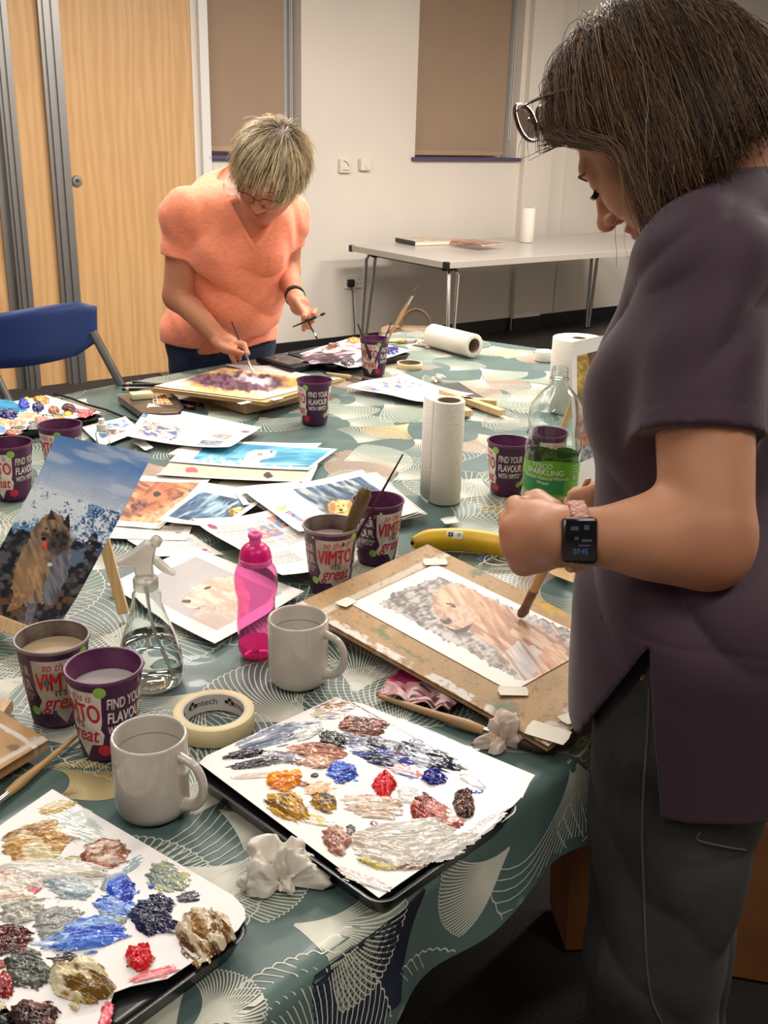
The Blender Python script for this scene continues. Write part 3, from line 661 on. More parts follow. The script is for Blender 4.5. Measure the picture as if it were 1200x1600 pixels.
# ------------------------------------------------------------------ kitchen rolls
paper_w = mat('tissue_white', (226, 220, 208), 0.9, bump=0.8, bscale=110, dist=0.0016, stretch=(1, 1, 2.5))
cardb = mat('cardboard_core', (150, 128, 104), 0.8)
def kitchen_roll(label, T, r, h, ri=0.02, flap=None, group='kitchen rolls'):
    t = thing('kitchen_roll', label, 'kitchen roll', (0, 0, 0), 0, group); t.matrix_world = T
    n = 90; m = MB(); prof = []
    m.lathe([(ri+0.0015, 0), (r-0.001, 0), (r, 0.001), (r, h-0.001), (r-0.001, h), (ri+0.0015, h)], n, close=True); o = m.build('paper', paper_w, t, True, 60)
    m = MB(); m.lathe([(ri, 0.0005), (ri+0.0015, 0.0005), (ri+0.0015, h-0.0005), (ri, h-0.0005)], 48, close=True); m.build('core', cardb, t, True, 60)
    if flap:
        a, ln = flap; k = 14; V = []; F = []
        dx, dy = math.cos(a), math.sin(a); tx, ty = math.sin(a), -math.cos(a)
        for i in range(k):
            s = ln*i/(k-1); q = 0.006*math.sin(s*60)
            for z in (0.001, h*0.5, h-0.001): V.append((r*dx+tx*s+dx*(0.0006+q*0.5), r*dy+ty*s+dy*(0.0006+q*0.5), z))
        for i in range(k-1):
            for j in range(2): F.append((i*3+j, i*3+j+1, (i+1)*3+j+1, (i+1)*3+j))
        o = MB().add(V, F).build('loose_sheet', paper_w, t, True); md = o.modifiers.new('s', 'SOLIDIFY'); md.thickness = 0.0006
    return t
kitchen_roll('standing white kitchen roll with a loose sheet, left of the clear bottle', Matrix.Translation(PZ(694, 782)), 0.0325, 0.212, 0.0225, (R(200), 0.055))
q = PZ(712, 550); kitchen_roll('white kitchen roll lying on its side at the far end of the table', align_z((q.x+0.105*0.52, q.y-0.105*0.85, TZ+0.0405), (-0.62, 0.78, 0)), 0.0395, 0.215, 0.0235)
kitchen_roll('small white kitchen roll standing on the grey trestle table', Matrix.Translation(PZ(822, 378, 0.733)), 0.049, 0.225, 0.018)
q = PZ(905, 590); kitchen_roll('wide roll of white paper standing behind the dog print on the table', Matrix.Translation(Vector((PD(905, 528, 2.76).x, PD(905, 528, 2.76).y, TZ))), 0.070, 0.20, 0.018)
# ------------------------------------------------------------------ crumpled tissues
def rot2(x, y, a): return x*math.cos(a)-y*math.sin(a), x*math.sin(a)+y*math.cos(a)
def tissue(label, c, sx, sy, sz, seed, colr=(226, 218, 206)):
    n, k = 90, 60; th = np.linspace(0, 2*PI, n, endpoint=False); ph = np.linspace(0.02, PI*0.5, k)
    TH, PH = np.meshgrid(th, ph); x, y, z = np.sin(PH)*np.cos(TH), np.sin(PH)*np.sin(TH), np.cos(PH)
    rs_ = np.random.RandomState(seed); D_ = np.stack([x, y, z], -1); r = np.full(x.shape, 0.0); lvl = ((14, 0.34, 1.5, 9.0), (60, 0.13, 1.6, 60.0), (260, 0.05, 1.5, 200.0))
    for cnt, amp, tilt, _k in lvl:
        c_ = rs_.normal(size=(cnt, 3)); c_[:, 2] = np.abs(c_[:, 2])-0.1; c_ /= np.linalg.norm(c_, axis=1, keepdims=True); a_ = rs_.rand(cnt)-0.5; t_ = rs_.normal(size=(cnt, 3))*tilt
        Dp = D_+0.12*amp*rs_.normal(size=3); d2 = ((Dp[..., None, :]-c_)**2).sum(-1); w_ = 1/(d2+1e-4)**7; val = a_+((Dp[..., None, :]-c_)*t_).sum(-1); r = r+amp*(w_*val).sum(-1)/w_.sum(-1)*2
    r = 0.85+r
    r = 0.62+(r-0.62)*(0.55+0.45*(1-z)); P = np.stack([x*r*sx, y*r*sy, np.maximum(z*np.minimum(r, 1.05)*sz, 0.0)], -1)*0.80
    i = np.arange(n*k).reshape(k, n); i2 = np.roll(i, -1, 1); F = np.stack([i[:-1], i[1:], i2[1:], i2[:-1]], -1).reshape(-1, 4)
    o = mesh_np('crumpled_tissue', P.reshape(-1, 3), F, mat('tissue_%d' % colr[2], colr, 0.85, bump=0.4, bscale=160, dist=0.001), smooth=True)
    o.location = c; return tag(o, label, 'tissue', 'crumpled tissues')
tissue('crumpled white tissue between the two nearest paint trays', PZ(438, 1378), 0.042, 0.034, 0.066, 4)
tissue('crumpled pinkish tissue leaning at the near corner of the drawing board', PZ(786, 1160), 0.034, 0.030, 0.056, 11, (222, 200, 186))
tissue('small crumpled tissue beside the lying kitchen roll', PZ(663, 541), 0.045, 0.035, 0.034, 7)
tissue('tiny tissue ball in the middle of the far table', PZ(684, 595), 0.02, 0.02, 0.03, 15)
# ------------------------------------------------------------------ painted and printed sheets
CCn = np.array(CC); CFn = np.array(CF); CRn = np.array(CR); CUn = np.array(CU)
def projn(P):
    v = P-CCn; d = v @ CFn; return 600+FPX*(v @ CRn)/d, 800-FPX*(v @ CUn)/d
def PPL(px, py, p0, nrm):
    d = ray(px, py); t = (Vector(p0)-CC).dot(nrm)/d.dot(nrm); return CC+d*t
class Cv:
    def __init__(s, x, y, base): s.x, s.y = x, y; s.c = np.ones(x.shape+(3,))*lin(base)
    def jit(s, j, f, seed): return s.x+(fbm(s.x*f, s.y*f, 3, seed)-0.5)*2*j, s.y+(fbm(s.x*f+50, s.y*f+9, 3, seed+3)-0.5)*2*j
    def tone(s, col, col2, f, seed, ang=0, st=1.0):
        if col2 is None: return np.ones(s.x.shape+(3,))*lin(col)
        ca, sa = math.cos(ang), math.sin(ang); a = (s.x*ca+s.y*sa)*f/st; b = (-s.x*sa+s.y*ca)*f
        return mixc(lin(col), lin(col2), sst(0.32, 0.68, fbm(a, b, 4, seed)))
    def put(s, m, t): s.c = mixc(s.c, t, m) if t.ndim == 1 else s.c*(1-m[..., None])+t*m[..., None]
    def ell(s, cx, cy, rx, ry, ang, col, col2=None, soft=0.1, jit=0, f=0.12, cf=0.2, seed=1, a=1.0, sa=None, st=1.0):
        x, y = s.jit(jit, f, seed) if jit else (s.x, s.y); ca, si = math.cos(ang), math.sin(ang)
        u = ((x-cx)*ca+(y-cy)*si)/rx; v = (-(x-cx)*si+(y-cy)*ca)/ry
        s.put(a*sst(1+soft, 1-soft, np.hypot(u, v)), s.tone(col, col2, cf, seed+7, ang if sa is None else sa, st)); return s
    def poly(s, pts, col, col2=None, jit=0, f=0.12, cf=0.2, seed=1, a=1.0, sa=0, st=1.0):
        x, y = s.jit(jit, f, seed) if jit else (s.x, s.y); ins = np.zeros(x.shape, bool); n = len(pts)
        for i in range(n):
            (x1_, y1_), (x2_, y2_) = pts[i], pts[(i+1) % n]
            if y1_ == y2_: continue
            k = ((y1_ > y) != (y2_ > y)) & (x < (x2_-x1_)*(y-y1_)/(y2_-y1_)+x1_); ins ^= k
        s.put(a*ins.astype(float), s.tone(col, col2, cf, seed+7, sa, st)); return s
def sheet(name, label, cat, quad, z, paint, nu=120, nv=90, group=None, plane=None, curl=0.004, seed=0, rough=0.5, thick=0.0005, parent=None, gloss=None, world=None):
    """quad: TL, TR, BR, BL of the sheet as pixels of its plane (height z, or a tilted plane)"""
    if nu > 70: nu = int(nu*1.35); nv = int(nv*1.35)
    if world: C4 = [Vector(p) for p in world]
    elif plane: C4 = [PPL(q[0], q[1], *plane) for q in quad]
    else: C4 = [PZ(q[0], q[1], z) for q in quad]
    C4 = [np.array(c) for c in C4]; u, v = np.meshgrid(np.linspace(0, 1, nu), np.linspace(0, 1, nv))
    e = lambda a: a[..., None]
    P = e((1-u)*(1-v))*C4[0]+e(u*(1-v))*C4[1]+e(u*v)*C4[2]+e((1-u)*v)*C4[3]
    px, py = projn(P)
    nr = np.cross(C4[1]-C4[0], C4[3]-C4[0]); nr = nr/np.linalg.norm(nr); nr = nr*(1 if nr[2] > 0 or (abs(nr[2]) < 0.4 and nr[1] < 0) else -1)
    bend = curl*((2*u-1)**2*fbm(u*1.5+seed, v*1.5, 1, seed)*1.4+(2*v-1)**4*0.8*fbm(v*2, u*2+seed, 1, seed+2))
    P = P+nr*bend[..., None]
    cv = paint(px, py, u, v)
    col = cv.c if isinstance(cv, Cv) else cv
    ctr = P.mean((0, 1)); V = P.reshape(-1, 3)-ctr; n = len(V)
    F = gridF(nv, nu)
    V2 = np.concatenate([V, V-nr*thick]); idx = np.arange(n).reshape(nv, nu)
    rim = np.concatenate([idx[0, :], idx[1:, -1], idx[-1, -2::-1], idx[-2:0:-1, 0]]); r2 = np.roll(rim, -1)
    Fa = np.concatenate([F, F[:, ::-1]+n, np.stack([rim, r2, r2+n, rim+n], -1)])
    c = np.concatenate([col.reshape(-1, 3), np.ones((n, 3))*lin((226, 222, 216) if thick < 0.004 else (142, 108, 68))])
    o = mesh_np(name, V2, Fa, gloss or mat('printed_paper', rough=0.55, attr=True), parent, c)
    o.location = ctr if parent is None else Vector(ctr)-parent.location
    if label: tag(o, label, cat, group)
    return o
PAPER = (232, 228, 222)
def info_page(seed, imgs=(), logo=(0.08, 0.85), blob=(0.1, 0.1), cols=2):
    rng = random.Random(seed)
    def f(px, py, u, v):
        X, Y = u*297, v*210; c = Cv(X, Y, PAPER); k = np.zeros(u.shape)
        cw = (297-36)/cols
        for ci in range(cols):
            for ri in range(3):
                if rng.random() < 0.85:
                    x0, x1_ = 16+ci*cw+rng.uniform(0, 8), 16+(ci+1)*cw-8; y0, y1_ = 24+ri*56, 24+ri*56+rng.uniform(36, 48)
                    ins = ((X > x0) & (X < x1_) & (Y > y0) & (Y < y1_)); row = (np.mod(Y-y0, 4.4) < 1.9); word = vnoise(X*0.45, np.floor((Y-y0)/4.4)*7.3, None, seed) > 0.24
                    k = np.where(ins & row & word, 0.75, k)
        c.put(k, lin((96, 94, 96)))
        for (a, b, w_, h, kind) in imgs:
            x0, y0 = a*297, b*210; ins = ((X > x0) & (X < x0+w_*297) & (Y > y0) & (Y < y0+h*210)).astype(float)
            A, B, C = {'blue': ((62, 104, 150), (120, 160, 196), (222, 150, 120)), 'orange': ((226, 186, 160), (206, 120, 90), (120, 140, 190)), 'grey': ((200, 200, 204), (184, 186, 192), (190, 190, 196)), 'mix': ((216, 170, 150), (70, 100, 150), (240, 220, 200))}[kind]
            t = mixc(lin(A), lin(B), sst(0.35, 0.65, fbm(X*0.07, Y*0.1, 4, seed+3))); t = t*(1-sst(0.5, 0.62, fbm(X*0.11+9, Y*0.11, 3, seed+8))[..., None])+lin(C)*sst(0.5, 0.62, fbm(X*0.11+9, Y*0.11, 3, seed+8))[..., None]
            c.put(ins, t)
        if logo: c.ell(logo[0]*297, logo[1]*210, 11, 9, 0, (196, 70, 90), (120, 50, 110), 0.1, 0, cf=0.3, seed=seed)
        if blob: c.ell(blob[0]*297, blob[1]*210, 16, 9, 0.3, (238, 206, 90), (244, 220, 130), 0.2, 5, cf=0.1, seed=seed+2); c.ell(blob[0]*297+14, blob[1]*210-6, 12, 7, 0.2, (150, 176, 210), (120, 150, 200), 0.2, 5, cf=0.1, seed=seed+5, a=0.8)
        return c
    return f
def quadin(u, v, m): return ((u > m[0]) & (u < 1-m[2]) & (v > m[1]) & (v < 1-m[3])).astype(float)
def pic_page(inner, m=(0.08, 0.08, 0.08, 0.08), base=PAPER):
    def f(px, py, u, v):
        c = Cv(px, py, base); d = Cv(px, py, base); inner(d, px, py, u, v); c.put(quadin(u, v, m), d.c); return c
    return f
def sea(dog, seed, sc_=0.5, ang=0.3, c1=(52, 92, 128), c2=(160, 190, 206), c3=(28, 54, 84)):
    def f(d, px, py, u, v):
        ca, sa = math.cos(ang), math.sin(ang); a = px*ca+py*sa; b = -px*sa+py*ca
        d.c[:] = mixc(lin(c1), lin(c2), sst(0.42, 0.72, fbm(a*0.035, b*0.22, 4, seed))); k = sst(0.52, 0.7, fbm(a*0.05+7, b*0.3, 4, seed+4)); d.c = d.c*(1-k[..., None])+lin(c3)*k[..., None]
        x, y, r = dog
        d.ell(x, y+2, r*1.7, r*0.8, 0.1, (60, 50, 30), (30, 40, 50), 0.2, 3, seed=seed); d.ell(x, y, r*1.2, r*0.62, 0.15, (206, 170, 70), (236, 216, 150), 0.15, 3, cf=0.3, seed=seed+1); d.ell(x-r*0.9, y+r*0.1, r*0.35, r*0.5, 0.3, (140, 96, 34), (176, 130, 50), 0.3, 2, seed=seed+5); d.ell(x+r*0.75, y, r*0.4, r*0.5, -0.3, (150, 104, 40), (186, 140, 60), 0.3, 2, seed=seed+6); d.ell(x-r*0.38, y-r*0.12, r*0.09, r*0.06, 0, (30, 24, 20)); d.ell(x+r*0.02, y-r*0.14, r*0.09, r*0.06, 0, (30, 24, 20)); d.ell(x-r*0.2, y+r*0.2, r*0.17, r*0.11, 0, (34, 28, 26), None, 0.2, 1); d.ell(x-r*0.15, y+r*0.42, r*0.3, r*0.06, 0.1, (110, 70, 40), None, 0.2, 1)
    return f
G = 'reference prints and handouts spread on the table'
Z = TZ
k_ = 0
def zt(): 
    global k_; k_ += 1; return TZ+0.0012+0.0009*k_
sheet('printed_sheet', 'brown dog face print lying right of the propped sea photograph', 'paper', [(212, 746), (332, 748), (250, 828), (166, 822)], zt(),
    pic_page(lambda d, x, y, u, v: (d.c.__setitem__(slice(None), mixc(lin((120, 62, 40)), lin((214, 150, 104)), sst(0.35, 0.65, fbm(x*0.03+y*0.02, y*0.14-x*0.05, 4, 5)))), d.poly([(190, 815), (245, 800), (300, 765), (306, 753), (280, 800), (250, 820)], (226, 174, 130), (206, 140, 96), 6, seed=3), d.ell(240, 777, 38, 17, -0.5, (138, 66, 40), (196, 120, 76), 0.2, 6, cf=0.2, seed=8, st=3), d.ell(218, 790, 14, 8, -0.4, (70, 30, 24), (150, 90, 70), 0.2, 4, seed=9), d.ell(246, 772, 6, 4, 0, (40, 20, 16), jit=2)), (0.03, 0.1, 0.1, 0.1)), 130, 110, G, seed=2)
sheet('printed_sheet', 'plain sheet edge showing under the brown dog print', 'paper', [(176, 818), (300, 826), (292, 846), (164, 843)], zt()-0.0015, info_page(3, (), (0.85, 0.4), None), 100, 50, G)
sheet('printed_sheet', 'white sheet under the papers with a pink round logo, above the greyhound print', 'paper', [(196, 842), (300, 838), (350, 868), (240, 872)], zt()-0.002, info_page(4, (), (0.86, 0.72), None), 110, 60, G)
sheet('printed_sheet', 'white sheet with a narrow strip of print under the polar bear picture', 'paper', [(300, 690), (503, 695), (468, 722), (262, 712)], zt(), info_page(8, (), None, None), 150, 60, G)
sheet('printed_sheet', 'beige watercolour print partly covered by the polar bear picture', 'paper', [(272, 718), (497, 729), (484, 757), (244, 745)], zt(), pic_page(lambda d, x, y, u, v: (d.c.__setitem__(slice(None), mixc(lin((206, 196, 178)), lin((190, 176, 154)), fbm(x*0.03, y*0.1, 3, 5))), d.ell(420, 743, 8, 5, 0, (60, 44, 40), jit=3), d.ell(300, 735, 10, 4, 0, (214, 90, 90), jit=2)), (0.0, 0.1, 0.04, 0.12)), 150, 60, G, seed=4)
sheet('printed_sheet', 'turquoise picture of a white polar bear in water', 'paper', [(298, 686), (527, 703), (482, 738), (264, 724)], zt(),
    pic_page(lambda d, x, y, u, v: (d.c.__setitem__(slice(None), mixc(lin((36, 128, 166)), lin((110, 186, 206)), sst(0.3, 0.75, fbm(x*0.02, y*0.16, 4, 6)))), d.poly([(264, 728), (330, 712), (480, 733), (480, 745)], (170, 204, 214), (90, 170, 196), 5, seed=4), d.poly([(378, 722), (386, 708), (400, 703), (420, 703), (434, 706), (428, 715), (410, 718), (396, 727)], (240, 240, 236), (196, 200, 200), 2, seed=3, cf=0.3), d.ell(406, 710, 5, 2.5, 0, (150, 146, 140), (110, 106, 100), jit=1.5), d.ell(424, 706, 2, 1.4, 0, (30, 30, 34)), d.ell(384, 727, 9, 3, 0, (230, 234, 236), jit=2)), (0.14, 0.06, 0.03, 0.1)), 190, 90, G, seed=5)
sheet('printed_sheet', 'handout with printed columns and small pictures, topmost near the pencil case', 'paper', [(233, 637), (408, 672), (358, 709), (196, 690)], zt()+0.002, info_page(11, ((0.06, 0.42, 0.36, 0.42, 'mix'), (0.70, 0.42, 0.17, 0.2, 'orange'), (0.66, 0.68, 0.2, 0.22, 'blue'), (-0.02, 0.2, 0.07, 0.18, 'blue')), (0.93, 0.25), (0.06, 0.1), 3), 220, 130, G, curl=0.012, seed=5)
sheet('printed_sheet', 'blue and white dog print left of the topmost handout', 'paper', [(128, 668), (196, 653), (222, 674), (158, 700)], zt()-0.004, pic_page(lambda d, x, y, u, v: (d.c.__setitem__(slice(None), mixc(lin((70, 116, 160)), lin((190, 206, 220)), sst(0.4, 0.6, fbm(x*0.05, y*0.2, 3, 2)))), d.ell(180, 676, 18, 6, 0, (90, 64, 56), (200, 180, 170), jit=4)), (0.15, 0.12, 0.1, 0.3)), 80, 60, G)
sheet('printed_sheet', 'small blank white paper scrap sticking out under the topmost handout', 'paper', [(204, 690), (214, 682), (240, 702), (226, 708)], zt()-0.004, lambda x, y, u, v: Cv(x, y, (206, 204, 202)), 20, 20, None, curl=0.008)
sheet('printed_sheet', 'sea picture with a swimming yellow dog, left of the fan of handouts', 'paper', [(322, 756), (424, 778), (346, 828), (246, 818)], zt(), pic_page(sea((372, 800, 11), 21, ang=-0.5), (0.07, 0.2, 0.1, 0.12)), 120, 90, G, curl=0.008)
sheet('printed_sheet', 'small blue dog picture peeking out above the fanned sheets', 'paper', [(362, 763), (466, 754), (484, 778), (380, 792)], zt(), pic_page(sea((444, 766, 8), 22, ang=0.2), (0.1, 0.2, 0.1, 0.1)), 100, 50, G)
for q in range(3):
    sheet('printed_sheet', ['lowest blank sheet of the stack under the second sea picture', 'blank sheet in the middle of the stack under the second sea picture', 'upper blank sheet of the stack under the second sea picture'][q], 'paper', [(378+6*q, 774-2*q), (588-8*q, 741), (668-4*q, 806+q), (476, 846-2*q)], zt(), lambda x, y, u, v: Cv(x, y, PAPER), 30, 24, G, curl=0.006, seed=q)
sheet('printed_sheet', 'larger sea picture of a yellow dog under the brush tumblers', 'paper', [(376, 770), (566, 743), (656, 806), (468, 842)], zt(), pic_page(sea((536, 793, 19), 23, ang=0.45, c2=(176, 184, 180)), (0.37, 0.1, 0.06, 0.16)), 190, 110, G, curl=0.01, seed=3)
sheet('printed_sheet', 'text handout with small pictures beside the pink bottle', 'paper', [(301, 822), (457, 795), (560, 868), (441, 912)], zt(), info_page(31, ((0.12, 0.30, 0.2, 0.18, 'grey'), (0.36, 0.2, 0.27, 0.2, 'orange'), (0.66, 0.1, 0.25, 0.22, 'blue'), (0.66, 0.72, 0.2, 0.2, 'blue')), (0.1, 0.12), (0.86, 0.02), 2), 230, 170, G, curl=0.012, seed=7)
def greyh(d, x, y, u, v):
    d.c[:] = mixc(lin((170, 166, 168)), lin((192, 186, 184)), fbm(x*0.02, y*0.03, 3, 4))
    d.poly([(286, 940), (300, 918), (330, 905), (352, 900), (378, 912), (392, 935), (384, 975), (350, 985), (330, 965), (305, 950), (290, 950)], (204, 168, 146), (228, 208, 192), 4, seed=5, cf=0.12, sa=0.4, st=3)
    d.ell(291, 940, 8, 3.5, 0, (60, 52, 52), (90, 80, 80), jit=2); d.ell(324, 918, 6, 2, -0.3, (60, 44, 40), jit=1.5); d.poly([(296, 950), (330, 944), (352, 950), (330, 955)], (150, 120, 106), (200, 170, 150), 3, seed=6); d.ell(366, 912, 18, 8, 0.5, (206, 176, 156), (226, 200, 182), jit=4, seed=9)
    d.poly([(300, 960), (340, 940), (400, 985), (350, 1005)], (204, 180, 166), (220, 206, 196), 4, seed=8, a=0.6)
    d.poly([(286, 972), (330, 955), (362, 975), (330, 990)], (196, 176, 164), None, 1, a=0.8)
sheet('printed_sheet', 'greyhound head print lying between the trigger spray and the pink bottle', 'paper', [(302, 856), (476, 930), (336, 1012), (168, 920)], TZ+0.003, pic_page(greyh, (0.12, 0.12, 0.1, 0.14)), 200, 150, G, curl=0.006, seed=6)
sheet('printed_sheet', 'handout with a blue and orange picture near the far dark card', 'paper', [(628, 591), (740, 621), (668, 633), (541, 609)], TZ+0.006, info_page(41, ((0.06, 0.1, 0.3, 0.5, 'mix'), (0.1, 0.75, 0.2, 0.2, 'blue')), (0.94, 0.4), (0.0, -0.2), 2), 150, 90, G, curl=0.014, seed=2)
sheet('dark_card', 'dark grey card lying under the far handout', 'card', [(672, 600), (716, 598), (763, 626), (730, 640)], TZ+0.0025, lambda x, y, u, v: Cv(x, y, (62, 58, 56)), 20, 20, curl=0.002, thick=0.002)
sheet('printed_sheet', 'small white sheet corner under the masked painting, by the lying masking brush', 'paper', [(352, 570), (420, 573), (500, 590), (430, 592)], TZ+0.002, lambda x, y, u, v: Cv(x, y, PAPER), 20, 20)
# ---- easel with the large dog photograph
BR_ = PZ(94, 996, 0.765); TR_ = PD(245, 712, 1.41); TL_ = PD(95, 682, 1.53); e1_ = TR_-BR_; BL_ = TL_-e1_
def dogphoto(x, y, u, v):
    c = Cv(x, y, (120, 156, 204)); t = sst(690, 790, y-0.3*(x-100)+ (fbm(x*0.02, y*0.06, 3, 3)-0.5)*30)
    c.c = mixc(lin((92, 134, 190)), lin((186, 196, 210)), t); c.c = mixc(c.c, lin((206, 212, 222)), 0.5*sst(0.5, 0.72, fbm(x*0.012+y*0.01, y*0.06-x*0.02, 4, 11)))
    hz = y-(752+0.318*(x-32))
    sea_ = mixc(lin((34, 78, 124)), lin((96, 140, 178)), sst(0.42, 0.62, fbm(x*0.05, y*0.14, 4, 5))); c.put((hz > 0).astype(float), sea_)
    sp = sst(0.48, 0.62, 0.5*fbm(x*0.07, y*0.09, 4, 9)+0.5*fbm(x*0.33, y*0.33, 3, 10)+0.20*sst(60, 10, np.abs(hz-32))-0.04-0.0016*np.maximum(x-90, 0)); c.put(sp*sst(-14, 6, hz)*sst(100, 60, hz), lin((208, 216, 224)))
    drops = sst(0.78, 0.82, vnoise(x*0.5, y*0.5, None, 33)); c.put(drops*sst(-36, 0, hz)*sst(80, 40, hz)*0.8, lin((216, 222, 228)))
    rk = hz-66+(fbm(x*0.04, y*0.04, 4, 12)-0.5)*70; rock = mixc(lin((24, 26, 32)), lin((84, 80, 82)), sst(0.45, 0.72, fbm(x*0.09, y*0.12, 5, 13))); c.put(sst(0, 5, rk), rock)
    br = sst(905, 950, y+0.15*x+(fbm(x*0.05, y*0.05, 3, 2)-0.5)*50); c.put(br*sst(0.5, 0.6, fbm(x*0.08, y*0.1, 4, 19)), lin((96, 66, 46)))
    wv = sst(0, 6, 26-np.hypot((x-112)*0.8, (y-872)*1.6)+(fbm(x*0.1, y*0.1, 3, 8)-0.5)*30); c.put(wv*0.6, lin((106, 130, 156)))
    # the dog
    c.poly([(60, 815), (84, 800), (104, 812), (112, 850), (110, 900), (88, 948), (52, 945), (24, 950), (20, 920), (30, 870)], (150, 124, 96), (96, 80, 68), 5, 0.16, 0.13, 21, 1, 1.2, 4)
    c.poly([(84, 860), (108, 850), (112, 900), (86, 948), (66, 940)], (72, 78, 92), (116, 120, 128), 5, 0.16, 0.15, 23, 0.85, 1.2, 4)
    c.ell(44, 900, 20, 34, 0.3, (176, 138, 98), (138, 108, 80), 0.3, 6, cf=0.14, seed=25, sa=1.3, st=4)
    c.poly([(26, 925), (42, 930), (28, 952), (12, 955)], (170, 130, 86), (120, 96, 70), 3, seed=27); c.poly([(44, 940), (60, 944), (52, 985), (40, 982)], (84, 92, 108), (120, 110, 100), 3, seed=28)
    c.ell(86, 836, 26, 30, -0.2, (96, 84, 72), (150, 124, 96), 0.3, 7, cf=0.16, seed=31, sa=1.2, st=3); c.ell(92, 846, 17, 20, 0, (34, 30, 32), (70, 62, 58), 0.3, 4, seed=33)
    c.poly([(74, 812), (82, 795), (88, 812)], (52, 44, 42), None, 1.5); c.poly([(98, 818), (108, 802), (110, 828)], (40, 36, 38), None, 1.5)
    c.ell(71, 837, 7, 9, 0, (70, 56, 50), (150, 110, 84), 0.3, 2); c.ell(70, 853, 4.2, 8, 0.1, (206, 84, 84), (150, 40, 44), 0.2, 1); c.ell(69, 842, 4, 3, 0, (18, 16, 18)); c.ell(73, 826, 2, 1.6, 0, (14, 12, 12)); c.ell(86, 829, 2.2, 1.8, 0, (14, 12, 12)); c.ell(78, 882, 4, 3, 0, (190, 196, 206), None, 0.2, 1)
    c.c = np.clip(c.c*1.35, 0, 1); return c
ez = thing('table_easel', 'small wooden table easel holding the dog-on-the-rocks photograph', 'easel', (0, 0, 0))
beech = wood('beech', (206, 170, 120), (222, 190, 142), 4)
eu = e1_.normalized(); ew = (TR_-TL_).normalized(); en = eu.cross(ew).normalized(); en = en if en.y < 0 else -en          # en: towards the viewer
sheet('dog_photograph', 'large photograph of a shaggy dog on dark rocks before crashing waves', 'photograph', None, 0, dogphoto, 300, 400, world=[TL_, TR_, BR_, BL_], curl=0.012, thick=0.0008, gloss=mat('photo_paper', rough=0.28, attr=True, coat=0.2), seed=1)
mid_b = (BR_+BL_)/2; back = -en
def bar(m, a, b, w_, d): 
    a = Vector(a); b = Vector(b); x = (b-a); L = x.length; T = basis((a+b)/2, x, None, (0.1, -0.9, 0.5)); m.box((0, 0, 0), (L, w_, d), 0, T, bev=0.0015)
for s_ in (-1, 1):
    a = mid_b+ew*0.075*s_+back*0.012; a = a-eu*((a.z-TZ-0.012)/eu.z); m = MB(); bar(m, a, mid_b+eu*0.24+ew*0.02*s_+back*0.016, 0.018, 0.012); m.build('front_leg', beech, ez)
m = MB(); a = mid_b-ew*0.13-eu*0.010+en*0.004; b = mid_b+ew*0.075-eu*0.010+en*0.004; bar(m, a, b, 0.02, 0.032); m.build('ledge', beech, ez)
tp = mid_b+eu*0.2+back*0.03; ft = PZ(193, 957, TZ+0.008); m = MB(); bar(m, tp, ft, 0.016, 0.012); m.build('back_leg', beech, ez)
# ---- print of a brown curly dog standing on an easel behind the bottle
def curly(x, y, u, v):
    c = Cv(x, y, (232, 228, 224)); d = Cv(x, y, (70, 62, 40)); d.c = mixc(lin((60, 58, 44)), lin((132, 104, 48)), sst(0.4, 0.65, fbm(x*0.03, y*0.04, 3, 5)))
    d.ell(905, 575, 18, 34, 0.1, (206, 170, 70), (150, 120, 50), 0.4, 5, seed=3, a=0.9); d.poly([(918, 545), (946, 540), (948, 620), (924, 640)], (112, 66, 44), (90, 56, 40), 4, seed=5)
    d.poly([(906, 660), (912, 618), (922, 602), (930, 604), (940, 640), (946, 700), (920, 716), (904, 700)], (150, 84, 66), (196, 130, 104), 4, 0.3, 0.3, 7); d.ell(918, 634, 3, 4, 0, (50, 26, 22)); d.ell(915, 625, 1.5, 1.5, 0, (20, 14, 12)); d.ell(924, 625, 1.5, 1.5, 0, (20, 14, 12))
    d.poly([(890, 700), (960, 690), (960, 740), (890, 750)], (96, 92, 100), (160, 160, 168), 4, seed=11)
    c.put(quadin(u, v, (0.09, 0.10, 0.09, 0.16)), d.c); return c
b0 = PZ(893, 764, 0.75); b1 = b0+Vector((0.14, 0.155, 0)); up_ = Vector((-0.01, 0.10, 0.285))
sheet('dog_print', 'print of a reddish curly-haired dog standing behind the water bottle', 'photograph', None, 0, curly, 110, 160, world=[b0+up_, b1+up_, b1, b0], curl=0.006)
ez2 = thing('table_easel', 'wooden table easel holding the curly dog print, partly behind the standing woman', 'easel', (0, 0, 0)); nb = Vector((-0.06, 0.20, 0)).normalized()
m = MB(); bar(m, b0-Vector((0.02, 0.01, 0.012)), b1+Vector((0.02, 0.0, -0.012)), 0.02, 0.02); m.build('ledge', beech, ez2)
for q in (0.3, 0.7): 
    a = b0.lerp(b1, q)+nb*0.022; m = MB(); bar(m, Vector((a.x, a.y-0.0, TZ+0.01)), a+up_*0.9+nb*0.006, 0.016, 0.01); m.build('front_leg', beech, ez2)
a = b0.lerp(b1, 0.5)+up_*0.8+nb*0.03; m = MB(); bar(m, a, Vector((a.x-0.04, a.y+0.14, TZ+0.01)), 0.016, 0.01); m.build('back_leg', beech, ez2)
# ---- folded wooden easel under the dark card
ez3 = thing('folded_easel', 'folded wooden easel with its bars sticking out from under the dark card', 'easel', (0, 0, 0))
for a, b in (((700, 624), (776, 629)), ((690, 612), (785, 645)), ((700, 627), (733, 646))):
    m = MB(); A, B = PZ(*a, TZ+0.012), PZ(*b, TZ+0.012); T = basis((A+B)/2, B-A); m.box((0, 0, 0), ((B-A).length, 0.022, 0.016), 0, T, bev=0.001); m.build('wooden_bar', beech, ez3)
